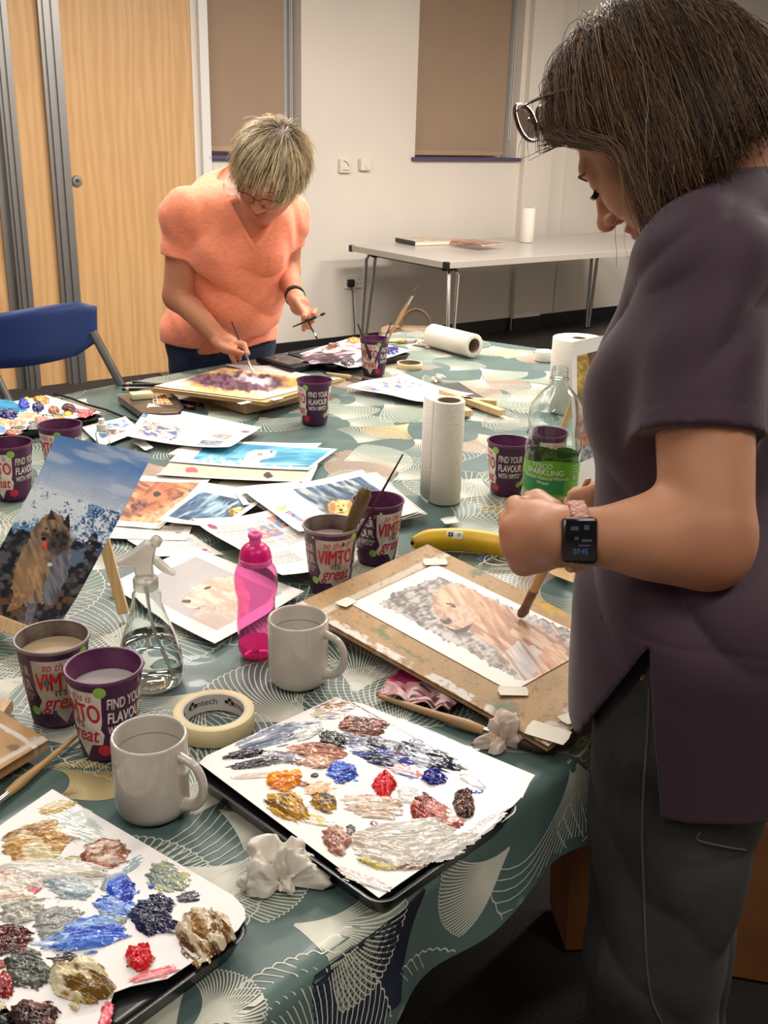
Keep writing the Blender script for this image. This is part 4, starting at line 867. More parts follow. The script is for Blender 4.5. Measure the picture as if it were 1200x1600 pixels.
# ---- main drawing board and painting
bA, bB, bC = PZ(460, 944, 0.762), PZ(668, 850, 0.785), PZ(856, 1166, 0.748)
bn = (bB-bA).cross(bC-bA).normalized(); bn = bn if bn.z > 0 else -bn
BPL = (bA, bn)
def boardp(x, y, u, v):
    c = Cv(x, y, (166, 132, 88)); c.c = mixc(lin((150, 118, 76)), lin((182, 148, 102)), fbm(x*0.03, y*0.03, 4, 3)); n = fbm(x*0.5, y*0.5, 2, 8); c.put(0.25*sst(0.6, 0.75, n), lin((110, 82, 52)))
    ed = np.minimum(np.minimum(u, 1-u), np.minimum(v, 1-v))
    c.put(0.75*sst(0.036, 0.028, np.abs(v-0.965)+0.01*0+ (fbm(x*0.08, y*0.08, 3, 4)-0.5)*0.03)*sst(0.42, 0.55, fbm(x*0.04, y*0.1, 4, 6)), lin((206, 200, 190)))
    c.put(0.9*sst(0.03, 0.02, np.abs(u-0.03)+(fbm(x*0.1, y*0.1, 3, 14)-0.5)*0.03)*sst(0.35, 0.5, fbm(x*0.06, y*0.06, 3, 16)), lin((214, 208, 200)))
    c.put(0.6*sst(0.02, 0.012, np.abs(v-0.10)+(fbm(x*0.05, y*0.05, 3, 24)-0.5)*0.008), lin((216, 208, 194)))
    for (a, b, r1, r2, an, cl, sd) in ((840, 935, 26, 10, 0.5, (176, 140, 30), 1), (862, 950, 22, 8, 0.4, (196, 156, 40), 2), (790, 1108, 22, 12, 0.2, (40, 96, 72), 3), (748, 895, 20, 5, -0.2, (52, 104, 72), 4), (600, 990, 20, 4, 0.5, (60, 110, 60), 5), (700, 860, 30, 8, 0.4, (130, 92, 44), 6), (560, 960, 8, 4, 0, (200, 130, 50), 7), (880, 1010, 14, 6, 0.4, (90, 100, 40), 8), (640, 1018, 30, 3, 0.5, (70, 110, 70), 9)):
        c.ell(a, b, r1, r2, an, cl, None, 0.5, 10, 0.1, seed=sd, a=0.7)
    sp_ = sst(0.84, 0.88, vnoise(x*0.22, y*0.22, None, 77)); c.put(sp_*0.5, lin((110, 64, 40))); return c
bd = sheet('drawing_board', 'paint-stained brown drawing board propped at an angle, holding the golden dog painting', 'drawing board', [(460, 944), (668, 850), (1040, 1032), (856, 1166)], 0, boardp, 230, 150, plane=BPL, curl=0.0, thick=0.008, gloss=mat('hardboard', rough=0.6, attr=True))
m = MB(); q = PPL(690, 980, *BPL); T = basis((q.x, q.y, 0), bC-bA); m.box((0.02, 0.03, TZ+0.0105), (0.30, 0.16, 0.018), 0, T, bev=0.002); tag(m.build('wooden_block', wood('dark_block', (120, 92, 60), (140, 108, 72), 4)), 'flat wooden block propping the drawing board from below', 'block')
def golden(x, y, u, v):
    c = Cv(x, y, (236, 230, 222)); d = Cv(x, y, (150, 142, 138)); ca = 0.75
    s_ = 0.5*fbm((x+y*0.6)*0.05, (y-x*0.6)*0.12, 4, 3)+0.5*fbm((x-y*0.5)*0.10, (y+x*0.3)*0.32, 4, 33); d.c = mixc(lin((112, 102, 98)), lin((196, 188, 182)), sst(0.35, 0.62, s_)); k = sst(0.55, 0.66, fbm(x*0.12, y*0.1, 4, 7)); d.c = mixc(d.c, lin((82, 74, 74)), 0.5*k)
    # dog body, head, ear
    d.poly([(676, 930), (700, 917), (735, 912), (762, 925), (790, 950), (830, 975), (880, 1000), (900, 1040), (816, 1068), (800, 1045), (770, 1010), (740, 992), (716, 985), (694, 978), (690, 962), (676, 950)], (210, 178, 150), (164, 118, 92), 5, 0.1, 0.22, 13, 1, 0.62, 6)
    d.poly([(786, 1020), (812, 1000), (850, 1020), (860, 1050), (816, 1066)], (196, 196, 198), (214, 206, 200), 5, seed=15, a=0.8, sa=0.6, st=4)
    d.poly([(850, 1010), (884, 1005), (884, 1040), (830, 1062)], (204, 140, 104), (226, 190, 160), 5, seed=16, a=0.8, sa=0.6, st=5)
    d.ell(722, 940, 42, 24, 0.35, (220, 188, 156), (184, 144, 112), 0.2, 5, seed=17, cf=0.22, sa=1.0, st=5); d.ell(716, 962, 28, 15, 0.1, (206, 176, 154), (186, 150, 128), 0.15, 3, seed=18)
    d.poly([(740, 930), (775, 940), (800, 975), (792, 1000), (765, 985), (748, 960)], (206, 160, 124), (168, 118, 90), 4, seed=19, cf=0.12, sa=1.0, st=5, a=0.85)
    d.ell(697, 969, 9, 6, 0.2, (60, 48, 46), (90, 70, 66), 0.2, 2, seed=20); d.ell(690, 960, 10, 6, 0.6, (196, 160, 138), (170, 130, 110), 0.2, 2, seed=50); d.poly([(694, 978), (712, 985), (738, 975), (746, 966), (730, 986), (712, 991)], (70, 52, 48), None, 1.5, seed=21); d.ell(708, 947, 4.5, 2.2, 0.4, (60, 44, 40)); d.ell(704, 944, 8, 2, 0.2, (120, 92, 78), jit=1)
    st_ = sst(0.6, 0.68, fbm((x*0.6+y*0.8)*0.02, (y*0.6-x*0.8)*0.25, 4, 29)); inb = (d.x > 740) & (y > 940); d.put(st_*inb*0.6, lin((150, 96, 72)))
    # inner area of the sheet with a ragged left-top border
    P = [(594, 942), (622, 922), (690, 901), (790, 944), (930, 1000), (900, 1040), (816, 1066), (700, 1002)]
    e = Cv(x, y, (0, 0, 0)); e.poly(P, (255, 255, 255), None, 5, 0.14, seed=40); c.put(e.c[..., 0], d.c); return c
PPT = (bA+bn*0.0012, bn)
sheet('painting', 'unfinished watercolour of a golden long-haired dog taped to the stained board', 'painting', [(680, 881), (936, 1005), (800, 1081), (548, 943)], 0, golden, 330, 210, plane=PPT, curl=0.0, thick=0.0006)
tapem = mat('white_tape', (222, 214, 198), 0.6)
for i, (a, b, w_, l, r_, lb) in enumerate(((680, 879, 0.022, 0.036, 0.1, 'piece of masking tape at the far corner of the golden dog painting'), (541, 942, 0.022, 0.026, 0.9, 'piece of masking tape at the left corner of the golden dog painting'), (802, 1081, 0.02, 0.036, 0.0, 'piece of masking tape at the near corner of the golden dog painting'), (856, 1146, 0.03, 0.05, -0.5, 'crinkled white tape at the near corner of the stained board'), (893, 1122, 0.02, 0.03, 0.6, 'short white tape strip on the near right rim of the stained board'))):
    q = PPL(a, b, *PPT)+bn*0.0012; m = MB(); T = basis(q, Vector((math.cos(r_), math.sin(r_), 0)), None, bn); m.add([(-l/2, -w_/2, 0), (l/2, -w_/2, 0.0003), (l/2+0.002, 0, 0), (l/2, w_/2, 0), (-l/2, w_/2, 0.0004), (-l/2-0.002, 0.001, 0)], [(0, 1, 2, 3, 4, 5)], 0, T)
    o = m.build('tape_piece', tapem); tag(o, lb, 'tape', 'tape pieces on the stained board'); o.modifiers.new('s', 'SOLIDIFY').thickness = 0.0003
# ---- far board with the purple and gold watercolour
PF = (Vector((0, 0, TZ+0.045)), Vector((0, 0, 1)))
def bronze(x, y, u, v):
    c = Cv(x, y, (232, 214, 170)); c.c = mixc(lin((232, 222, 196)), lin((214, 160, 70)), sst(0.35, 0.6, fbm(x*0.025, y*0.08, 4, 3))*sst(0.02, 0.14, np.minimum(np.minimum(u, 1-u), np.minimum(v, 1-v))))
    c.ell(372, 596, 84, 14, 0.05, (62, 32, 48), (112, 72, 92), 0.2, 8, 0.08, 0.2, 5, 1.0); c.ell(395, 592, 26, 6, 0.1, (214, 196, 206), (236, 228, 230), 0.4, 8, 0.1, seed=6, a=0.8); c.ell(356, 614, 60, 6, 0.1, (206, 150, 60), (230, 190, 110), 0.4, 8, seed=7, a=0.7); c.ell(330, 578, 60, 5, 0.0, (190, 120, 60), (226, 180, 110), 0.4, 6, seed=8, a=0.6); return c
sheet('painting', 'purple and gold watercolour on the far board in front of the peach T-shirt', 'painting', [(352, 576), (533, 592), (408, 625), (241, 604)], 0, bronze, 200, 110, plane=PF, curl=0.002)
PF2 = (Vector((0, 0, TZ+0.0438)), Vector((0, 0, 1)))
sheet('drawing_board', 'wooden board under the purple and gold watercolour, raised on a block', 'drawing board', [(350, 574), (540, 592), (416, 629), (238, 606)], 0, lambda x, y, u, v: Cv(x, y, (196, 160, 110)), 20, 20, plane=PF2, curl=0, thick=0.01, gloss=mat('hardboard', rough=0.6, attr=True))
m = MB(); q0, q1 = PZ(400, 640, TZ+0.01), PZ(500, 618, TZ+0.01); T = basis(((q0.x+q1.x)/2, (q0.y+q1.y)/2+0.04, TZ+0.0167), q1-q0); m.box((-0.04, 0.05, 0), (0.27, 0.14, 0.0325), 0, T, bev=0.002); tag(m.build('wooden_block', wood('block_wood', (176, 140, 96), (196, 160, 116), 4)), 'wooden block raising the far watercolour board', 'block')
for i, (a, b) in enumerate(((382, 629), (432, 623), (508, 597))):
    q = PZ(a, b, TZ+0.0465); m = MB(); T = basis(q, (0.5, 0.6, 0)); m.add([(-0.018, -0.009, 0.0), (0.018, -0.009, 0), (0.018, 0.009, 0), (-0.018, 0.009, 0.0)], [(0, 1, 2, 3)], 0, T)
    o = m.build('tape_piece', tapem); tag(o, ['tape piece at the near corner of the far watercolour', 'tape piece on the right front edge of the far watercolour', 'tape piece at the right corner of the far watercolour'][i], 'tape'); o.modifiers.new('s', 'SOLIDIFY').thickness = 0.0003
# ---- wooden board at the left edge
PL_ = (Vector((0, 0, TZ+0.03)), Vector((0, 0, 1)))
def lboard(x, y, u, v):
    c = Cv(x, y, (172, 134, 86)); c.c = mixc(lin((160, 122, 74)), lin((186, 148, 98)), fbm(x*0.05, y*0.05, 3, 4)); c.put(0.9*sst(5, 3.4, np.abs((y-1133)-0.62*(x-0)+ (fbm(x*0.1, y*0.1, 2, 3)-0.5)*5)), lin((214, 206, 196))); c.put(0.8*sst(5, 3, np.abs((y-1190)+0.55*(x-0))), lin((206, 198, 190))); c.ell(60, 1158, 14, 7, 0, (206, 190, 176), None, 0.3, 4, a=0.7); c.ell(22, 1168, 10, 5, 0, (60, 50, 40), None, 0.3, 5, a=0.6); return c
sheet('drawing_board', 'worn wooden board poking in at the left edge beside the tumblers', 'drawing board', [(-130, 1030), (76, 1156), (-6, 1206), (-210, 1080)], 0, lboard, 120, 60, plane=PL_, curl=0, thick=0.012, gloss=mat('hardboard', rough=0.6, attr=True))
m = MB(); q = PZ(-60, 1125, TZ+0.01); m.box((q.x, q.y, TZ+0.0095), (0.10, 0.08, 0.016)); tag(m.build('wooden_block', wood('block_wood', (176, 140, 96), (196, 160, 116), 4)), 'wooden block under the worn board at the left edge', 'block')
# ------------------------------------------------------------------ paint trays with sheets and thick paint
traym = mat('black_tray', (14, 14, 16), 0.25)
paintm = mat('wet_paint', rough=0.2, attr=True, coat=0.5, bump=0.25, bscale=420, dist=0.0006)
matt = mat('paint_matt', rough=0.6, attr=True)
def rrect(w_, h, r, n=6):
    P = []
    for cx, cy, a0 in ((w_/2-r, h/2-r, 0), (-w_/2+r, h/2-r, PI/2), (-w_/2+r, -h/2+r, PI), (w_/2-r, -h/2+r, 1.5*PI)):
        for i in range(n+1): a = a0+PI/2*i/n; P.append((cx+r*math.cos(a), cy+r*math.sin(a)))
    return P
def palette(label, quad, z, sheetq, dabs, group='paint trays with mixing sheets', name='paint_tray', hgt=0.022, round_sheet=None, res=1.0, extra=None):
    c4 = [PZ(q[0], q[1], z) for q in quad]; ctr = sum(c4, Vector())/4; xa = ((c4[1]-c4[0])+(c4[2]-c4[3])); w_ = xa.length/2; h = ((c4[3]-c4[0])+(c4[2]-c4[1])).length/2
    t = thing(name, label, 'paint tray', (ctr.x, ctr.y, TZ), math.atan2(xa.y, xa.x), group); zt_ = z-TZ
    m = MB(); n = 28
    rings = [(rrect(w_-0.03, h-0.03, 0.012), 0.0), (rrect(w_-0.016, h-0.016, 0.016), 0.002), (rrect(w_, h, 0.02), zt_-0.001), (rrect(w_+0.004, h+0.004, 0.021), zt_-0.0005), (rrect(w_-0.004, h-0.004, 0.018), zt_-0.0005), (rrect(w_-0.012, h-0.012, 0.015), zt_-0.005), (rrect(w_-0.03, h-0.03, 0.01), zt_-0.006)]
    V = []; F = []; n = len(rings[0][0])
    for P, zz in rings: V += [(x, y, zz) for x, y in P]
    for k in range(len(rings)-1):
        for j in range(n): F.append((k*n+j, k*n+(j+1) % n, (k+1)*n+(j+1) % n, (k+1)*n+j))
    F.append(list(range(n))); F.append(list(range((len(rings)-1)*n, len(rings)*n)))
    m.add(V, F); m.build('tray', traym, t, True, 50)
    Ti = t.matrix_basis.inverted() if False else (Matrix.Translation(t.location) @ Matrix.Rotation(t.rotation_euler.z, 4, 'Z')).inverted()
    # mixing sheet
    loc = lambda px, py, dz=0.0: Ti @ PZ(px, py, z+dz)
    P = [loc(*q) for q in sheetq]; m = MB(); k = len(P)
    m.prism([(p.x, p.y) for p in P], zt_+0.0002, zt_+0.001); m.build('mixing_sheet', mat('palette_paper', (228, 224, 222), 0.4), t)
    if extra: m = MB(); P = [loc(*q) for q in extra]; m.prism([(p.x, p.y) for p in P], zt_-0.0006, zt_); m.build('spare_sheet', mat('palette_paper'), t)
    for i, d in enumerate(dabs):
        (px, py, rx, ry, ang, cols, hh) = d[:7]; sd = d[7] if len(d) > 7 else i*13+5
        o = loc(px, py); a = loc(px+math.cos(ang)*rx, py+math.sin(ang)*rx); b = loc(px-math.sin(ang)*ry, py+math.cos(ang)*ry)
        ax, bx = a-o, b-o; A, B = ax.length, bx.length
        n1_ = int(min(110, max(14, A*2.6/0.0009*res))); n2_ = int(min(110, max(14, B*2.6/0.0009*res)))
        u, v = np.meshgrid(np.linspace(-1.3, 1.3, n1_), np.linspace(-1.3, 1.3, n2_))
        asp = max(A, B)/min(A, B)
        r = np.hypot(u, v)*(1+0.55*(fbm(u*1.7+sd, v*1.7, 3, sd)-0.5)+0.5*(fbm(u*1.2+sd+4, v*7, 3, sd+2)-0.5))
        msk = sst(1.0, 0.86, r)
        st = fbm(u*1.8+sd+1.2*fbm(u*2, v*2, 2, sd+9), v*5.5+1.5*fbm(v*2, u*2, 2, sd+8), 4, sd+1); st2 = fbm(u*2.4+sd, v*2.4, 4, sd+6); rdg = 1-np.abs(st-0.5)*4.5
        H = hh*np.minimum(1, (1-np.clip(r, 0, 1))*3.0)*(0.45+0.5*np.clip(rdg, 0, 1)+0.7*np.clip(st2-0.4, 0, 1))
        C = np.ones(u.shape+(3,))*lin(cols[0])
        for j, cc in enumerate(cols[1:]): C = mixc(C, lin(cc), sst(0.47, 0.58, fbm(u*1.3+sd+j*9, v*(3.6 if j % 2 == 0 else 2.2), 4, sd+20+j)))
        XY = np.array(o)[:2]+u[..., None]*np.array(ax)[:2]+v[..., None]*np.array(bx)[:2]
        Pz = zt_+0.00105+H; V = np.concatenate([XY, Pz[..., None]], -1); F = gridF(*u.shape); bad = (msk <= 0.02).ravel(); F = F[~bad[F].any(1)]
        if len(F) < 4: continue
        V, F, C = compact(V.reshape(-1, 3), F, C.reshape(-1, 3)); mesh_np('paint_dab', V, F, paintm if hh > 0.0006 else matt, t, C)
    return t
W_ = (226, 220, 212)
palette('black tray with a white mixing sheet of paint in the middle, beside the standing woman', [(508, 1092), (816, 1258), (594, 1418), (306, 1208)], TZ+0.024,
 [(311, 1193), (322, 1182), (525, 1090), (545, 1098), (815, 1246), (802, 1260), (592, 1404)], [
 (523, 1108, 32, 12, -0.1, [(214, 196, 182), (160, 112, 84), W_], 0.0025), (517, 1118, 32, 7, 0.0, [(206, 200, 140), (110, 120, 190), (216, 214, 196)], 0.0012), (438, 1148, 70, 15, -0.25, [(140, 148, 166), (214, 218, 222), (110, 120, 140)], 0.003),
 (478, 1145, 30, 10, -0.3, [(214, 216, 210), (226, 226, 222)], 0.004), (384, 1180, 38, 7, -0.13, [(16, 16, 20), (40, 42, 50)], 0.003), (405, 1193, 46, 7, -0.15, [(40, 36, 44), (80, 76, 84)], 0.003), (395, 1214, 38, 5, -0.1, [(206, 190, 176), (226, 216, 206)], 0.001),
 (440, 1184, 34, 10, 0.1, [(120, 116, 126), (170, 164, 172)], 0.0025), (566, 1138, 36, 18, 0.1, [(118, 70, 56), (160, 106, 88), (90, 52, 44)], 0.005), (520, 1158, 23, 15, 0.3, [(26, 28, 30)], 0.0042), (495, 1176, 50, 14, 0.1, [(176, 112, 90), (206, 150, 126), (150, 92, 74)], 0.0045),
 (500, 1192, 26, 12, 0, [(206, 164, 140), (186, 138, 112)], 0.0035), (578, 1158, 42, 12, 0.25, [(70, 74, 88), (26, 30, 42), (150, 156, 170)], 0.003), (600, 1180, 54, 20, 0.2, [(30, 36, 62), (214, 216, 224), (60, 76, 150)], 0.004, 91), (660, 1182, 60, 18, 0.3, [(20, 26, 56), (190, 196, 214), (40, 44, 70)], 0.004, 55), (620, 1182, 30, 10, -0.2, [(104, 48, 36), (130, 66, 48)], 0.0035),
 (535, 1208, 26, 18, 0.1, [(30, 76, 190), (60, 110, 214), (24, 60, 160)], 0.004), (632, 1205, 30, 11, 0.3, [(206, 190, 196), (216, 120, 90), (90, 100, 180)], 0.002), (677, 1216, 21, 13, 0.1, [(12, 20, 120), (20, 30, 150)], 0.006), (443, 1222, 28, 16, -0.05, [(246, 150, 10), (252, 176, 20), (226, 120, 10)], 0.006), (470, 1226, 16, 5, 0.2, [(160, 80, 50), (200, 130, 90)], 0.002),
 (452, 1262, 40, 20, 0.45, [(186, 130, 16), (214, 170, 60), (120, 84, 16)], 0.006, 7), (506, 1254, 22, 15, 0.2, [(140, 96, 24), (100, 90, 80), (196, 150, 50)], 0.006), (500, 1236, 28, 14, 0.0, [(222, 186, 154), (214, 174, 140)], 0.0015), (490, 1282, 34, 8, 0.2, [(214, 190, 110), W_], 0.002), (600, 1228, 18, 20, 0.1, [(200, 8, 24), (222, 30, 40)], 0.008), (580, 1248, 26, 5, 0.1, [(216, 50, 60), (226, 130, 130)], 0.0018), (640, 1245, 20, 14, 0.2, [(222, 220, 216), (206, 204, 200)], 0.003),
 (672, 1270, 34, 24, 0.5, [(116, 26, 22), (170, 60, 50), (216, 150, 140)], 0.006, 8), (694, 1278, 36, 16, 0.2, [(206, 150, 140), (150, 70, 60), W_], 0.003), (724, 1256, 18, 26, -0.1, [(64, 30, 20), (96, 52, 34)], 0.007), (744, 1238, 12, 4, 0, [(40, 60, 190)], 0.001), (585, 1262, 48, 20, 0.1, [(214, 196, 178), (226, 216, 206), (190, 160, 140)], 0.0035, 37), (640, 1312, 74, 34, -0.1, [(214, 208, 198), (196, 188, 178), (228, 224, 216)], 0.007, 41), (600, 1330, 56, 28, 0.3, [(222, 216, 206), (204, 192, 178)], 0.006, 42), (690, 1330, 50, 18, -0.3, [(208, 204, 198), (226, 222, 216)], 0.005, 43),
 (527, 1315, 24, 22, 0.6, [(178, 128, 108), (214, 180, 160), (150, 98, 80)], 0.005), (548, 1300, 8, 11, 0.3, [(46, 44, 48), (120, 110, 104)], 0.003), (590, 1352, 34, 8, 0.25, [(196, 172, 70), (214, 204, 170)], 0.004), (645, 1356, 26, 6, -0.1, [(130, 90, 60), (200, 190, 176)], 0.003), (650, 1160, 12, 5, 0, [(90, 80, 80), (140, 130, 130)], 0.0007), (738, 1222, 26, 7, 0.5, [(206, 200, 198), (214, 180, 160)], 0.0012), (584, 1288, 7, 5, 0, [(150, 90, 66)], 0.001), (492, 1213, 7, 4, 0, [(20, 22, 24)], 0.002), (468, 1194, 6, 4, 0, [(170, 90, 40)], 0.002), (568, 1376, 50, 9, 0.35, [(214, 200, 194), W_], 0.002), (760, 1290, 40, 10, -0.6, [(196, 192, 190), W_], 0.0015)],
 extra=[(548, 1096), (566, 1099), (836, 1211), (828, 1222), (816, 1247)])
palette('black tray with a paint-covered white sheet filling the bottom left corner', [(82, 1232), (382, 1442), (106, 1690), (-180, 1400)], TZ+0.024,
 [(82, 1234), (365, 1401), (382, 1420), (384, 1436), (372, 1454), (320, 1492), (262, 1530), (205, 1542), (178, 1552), (150, 1640), (92, 1668), (-150, 1395)], [
 (90, 1262, 30, 10, -0.2, [(196, 168, 100), (216, 204, 170)], 0.002), (118, 1290, 50, 24, 0.4, [(196, 208, 206), (222, 222, 214)], 0.001), (58, 1318, 56, 32, -0.1, [(190, 146, 76), (160, 112, 50), (216, 200, 160)], 0.006, 3), (46, 1300, 50, 10, -0.3, [(206, 180, 120), (150, 104, 60)], 0.004), (165, 1338, 42, 24, -0.1, [(170, 108, 76), (222, 200, 186), (140, 84, 56)], 0.006), (96, 1350, 36, 10, -0.1, [(206, 198, 172), (170, 146, 90)], 0.003), (80, 1362, 90, 16, 0, [(226, 222, 214), (214, 206, 190)], 0.006),
 (112, 1388, 40, 18, 0.1, [(170, 184, 190), (206, 212, 214), (140, 158, 166)], 0.004), (45, 1375, 30, 16, 0, [(222, 218, 212), (206, 196, 190)], 0.005), (15, 1390, 40, 30, 0, [(224, 216, 206), (216, 190, 166)], 0.005), (50, 1395, 18, 5, -0.3, [(206, 90, 100), (226, 170, 170)], 0.002), (35, 1425, 34, 22, -0.2, [(150, 148, 138), (196, 192, 180)], 0.004), (5, 1375, 8, 14, 0, [(206, 110, 60), (226, 190, 150)], 0.002), (88, 1442, 38, 28, -0.3, [(122, 124, 122), (140, 142, 140)], 0.003), (206, 1352, 20, 9, -0.6, [(150, 168, 176)], 0.001), (180, 1378, 26, 14, -0.3, [(140, 156, 168), (190, 200, 206)], 0.003), (190, 1392, 24, 26, -0.5, [(40, 80, 200), (80, 120, 214), (30, 60, 170)], 0.005), (180, 1420, 36, 18, 0.2, [(90, 130, 210), (190, 206, 226), (50, 90, 196)], 0.004),
 (140, 1462, 62, 26, -0.15, [(70, 116, 214), (140, 176, 226), (50, 90, 196)], 0.006, 17), (176, 1438, 24, 12, 0.1, [(150, 160, 156), (120, 140, 180)], 0.003), (75, 1476, 30, 6, 0, [(140, 160, 200), W_], 0.001), (262, 1372, 34, 24, 0.3, [(134, 146, 130), (170, 168, 120), (110, 124, 116)], 0.003), (238, 1437, 38, 30, 0.2, [(36, 38, 78), (70, 78, 110), (24, 26, 60)], 0.006, 21), (252, 1412, 24, 11, 0.3, [(24, 24, 56), (60, 60, 90)], 0.005), (295, 1403, 20, 9, -0.1, [(60, 56, 72)], 0.002), (236, 1387, 5, 4, 0, [(50, 80, 190)], 0.002), (8, 1472, 42, 24, -0.2, [(90, 32, 30), (140, 80, 74), (70, 22, 22)], 0.006), (44, 1516, 38, 32, 0.1, [(84, 88, 78), (110, 112, 100), (66, 70, 62)], 0.005), (106, 1502, 28, 13, 0.1, [(44, 42, 40)], 0.0008), (8, 1540, 16, 22, 0, [(120, 14, 14), (150, 30, 26)], 0.005), (0, 1508, 10, 8, 0, [(150, 60, 50)], 0.002),
 (318, 1458, 44, 42, 0.7, [(122, 82, 36), (170, 128, 66), (90, 56, 22), (206, 190, 160)], 0.010, 29), (218, 1500, 22, 22, 0, [(200, 6, 22), (222, 30, 36)], 0.009), (240, 1524, 42, 9, -0.25, [(222, 90, 104), (230, 150, 150)], 0.002), (130, 1536, 56, 36, 0.3, [(160, 120, 36), (206, 190, 130), (110, 80, 20), (224, 214, 180)], 0.010, 31), (104, 1530, 22, 14, 0.1, [(60, 50, 36), (120, 110, 96)], 0.002), (56, 1592, 40, 26, 0.1, [(80, 44, 44), (150, 110, 100), (50, 26, 26)], 0.007), (166, 1588, 10, 26, 0.35, [(206, 60, 80), (222, 120, 130)], 0.002), (-10, 1575, 20, 10, 0, [(196, 190, 150)], 0.002), (100, 1620, 40, 20, 0, [(220, 210, 204)], 0.003)])
palette('black tray with a sheet of bright dabs at the left edge by the folding chair', [(72, 620), (163, 649), (-46, 694), (-114, 655)], TZ+0.02,
 [(73, 618), (158, 645), (-46, 690), (-110, 652)], [
 (10, 636, 30, 11, 0.2, [(60, 150, 196), (90, 170, 206)], 0.001), (38, 634, 9, 7, 0, [(30, 60, 190), (40, 80, 200)], 0.012), (60, 638, 10, 7, 0, [(20, 24, 80), (30, 40, 110)], 0.010), (64, 626, 14, 7, 0.1, [(176, 120, 30), (214, 160, 50)], 0.006), (42, 625, 5, 3, 0, [(236, 200, 30)], 0.004), (12, 648, 16, 7, 0.1, [(24, 30, 90), (40, 50, 130)], 0.009), (84, 643, 9, 6, 0, [(170, 110, 60), (120, 70, 40)], 0.008), (108, 640, 11, 7, 0.2, [(110, 30, 20), (80, 20, 16)], 0.009), (133, 644, 16, 4, 0, [(130, 34, 28), (170, 60, 50)], 0.004), (132, 649, 12, 4, -0.1, [(206, 40, 50)], 0.003), (106, 648, 7, 4, 0, [(240, 196, 20)], 0.004), (42, 651, 20, 6, -0.1, [(222, 196, 150), (206, 170, 110)], 0.002), (6, 660, 16, 6, 0, [(216, 176, 130)], 0.003), (26, 662, 13, 5, -0.1, [(214, 130, 90), (226, 160, 120)], 0.004), (66, 656, 13, 5, 0.1, [(226, 150, 130)], 0.004), (52, 661, 8, 3, 0, [(60, 90, 60)], 0.003), (92, 656, 12, 4, -0.2, [(190, 130, 50), (214, 160, 80)], 0.003), (90, 650, 10, 3, 0, [(110, 110, 40)], 0.002), (20, 676, 14, 5, 0, [(200, 90, 60), (110, 100, 60)], 0.004), (54, 668, 13, 4, -0.15, [(70, 66, 60)], 0.003), (28, 669, 12, 3, 0, [(60, 80, 50)], 0.002), (72, 650, 7, 2, 0, [(90, 100, 96)], 0.002), (2, 671, 7, 5, 0, [(90, 140, 200)], 0.003), (92, 628, 8, 3, 0, [(196, 210, 222)], 0.001)], res=1.5)
palette('black tray with a purple-smeared sheet at the far end of the table', [(548, 529), (618, 549), (545, 577), (465, 555)], TZ+0.022,
 [(552, 527), (642, 548), (560, 574), (545, 575), (468, 553)], [
 (515, 556, 44, 12, -0.1, [(104, 76, 92), (190, 176, 184), (70, 48, 64)], 0.006, 3), (545, 545, 34, 9, 0.1, [(220, 212, 212), (140, 110, 120)], 0.005), (520, 543, 18, 5, -0.3, [(100, 60, 50), (150, 110, 80)], 0.006), (553, 533, 12, 4, 0, [(196, 140, 30), (160, 100, 30)], 0.008), (544, 566, 12, 8, 0, [(60, 56, 58), (120, 112, 116)], 0.006), (610, 548, 13, 6, 0, [(30, 30, 100), (40, 44, 130)], 0.004), (490, 556, 18, 6, 0, [(200, 190, 198), (130, 100, 120)], 0.004), (577, 560, 20, 6, -0.3, [(206, 200, 206), (110, 90, 110)], 0.004)], res=1.5)
# ------------------------------------------------------------------ brushes and small things
def brush(label, a, b, r=0.0035, wcol=(200, 160, 104), tip=(60, 50, 46), tipl=0.022, ferl=0.025, flat=1.0, group=None, ferc=None, dirty=False, tipcol2=None, rmax=None, paddle=False):
    """a: end of the handle, b: tip of the bristles (world points)"""
    a, b = Vector(a), Vector(b); L = (b-a).length; t = thing('paintbrush', label, 'paintbrush', (0, 0, 0), 0, group); t.matrix_world = align_z(a, b-a)
    hl = L-tipl-ferl; rm = rmax or r*1.35
    m = MB(); m.lathe([(0.0004, 0), (r*0.55, 0.002), (r*0.7, hl*0.25), (r*0.95, hl*0.6), (rm, hl*0.85), (r, hl)], 14)
    if paddle: m = MB(); m.lathe([(0.0004, 0), (r*0.7, 0.003), (rm, 0.014), (rm, hl*0.45), (r*0.8, hl*0.9), (r, hl)], 18)
    T = Matrix.Diagonal((1, flat, 1, 1)); m.V = [tuple(T @ Vector(v)) for v in m.V]
    wm = mat('brush_wood_%d_%d_%d%s' % (*wcol, 'd' if dirty else ''), wcol, 0.4, noise=0.3 if dirty else 0.1, nscale=40, col2=(90, 66, 44) if dirty else wcol); m.build('handle', wm, t, True)
    m = MB(); m.lathe([(r, hl-0.001), (r*1.03, hl), (r*1.0, hl+ferl*0.6), (r*1.05, hl+ferl)], 14); m.V = [tuple(T @ Vector(v)) for v in m.V]; m.build('ferrule', ferc or chrome, t, True)
    m = MB(); m.lathe([(r*1.02, hl+ferl), (r*1.25, hl+ferl+tipl*0.35), (r*0.9, hl+ferl+tipl*0.75), (0.0003, L)], 14); m.V = [tuple(T @ Vector(v)) for v in m.V]; m.build('bristles', mat('bristle_%d_%d_%d' % tip, tip, 0.6, bump=0.6, bscale=300, stretch=(1, 1, 0.1)), t, True)
    return t
c3, c6 = CP[3].location, CP[6].location
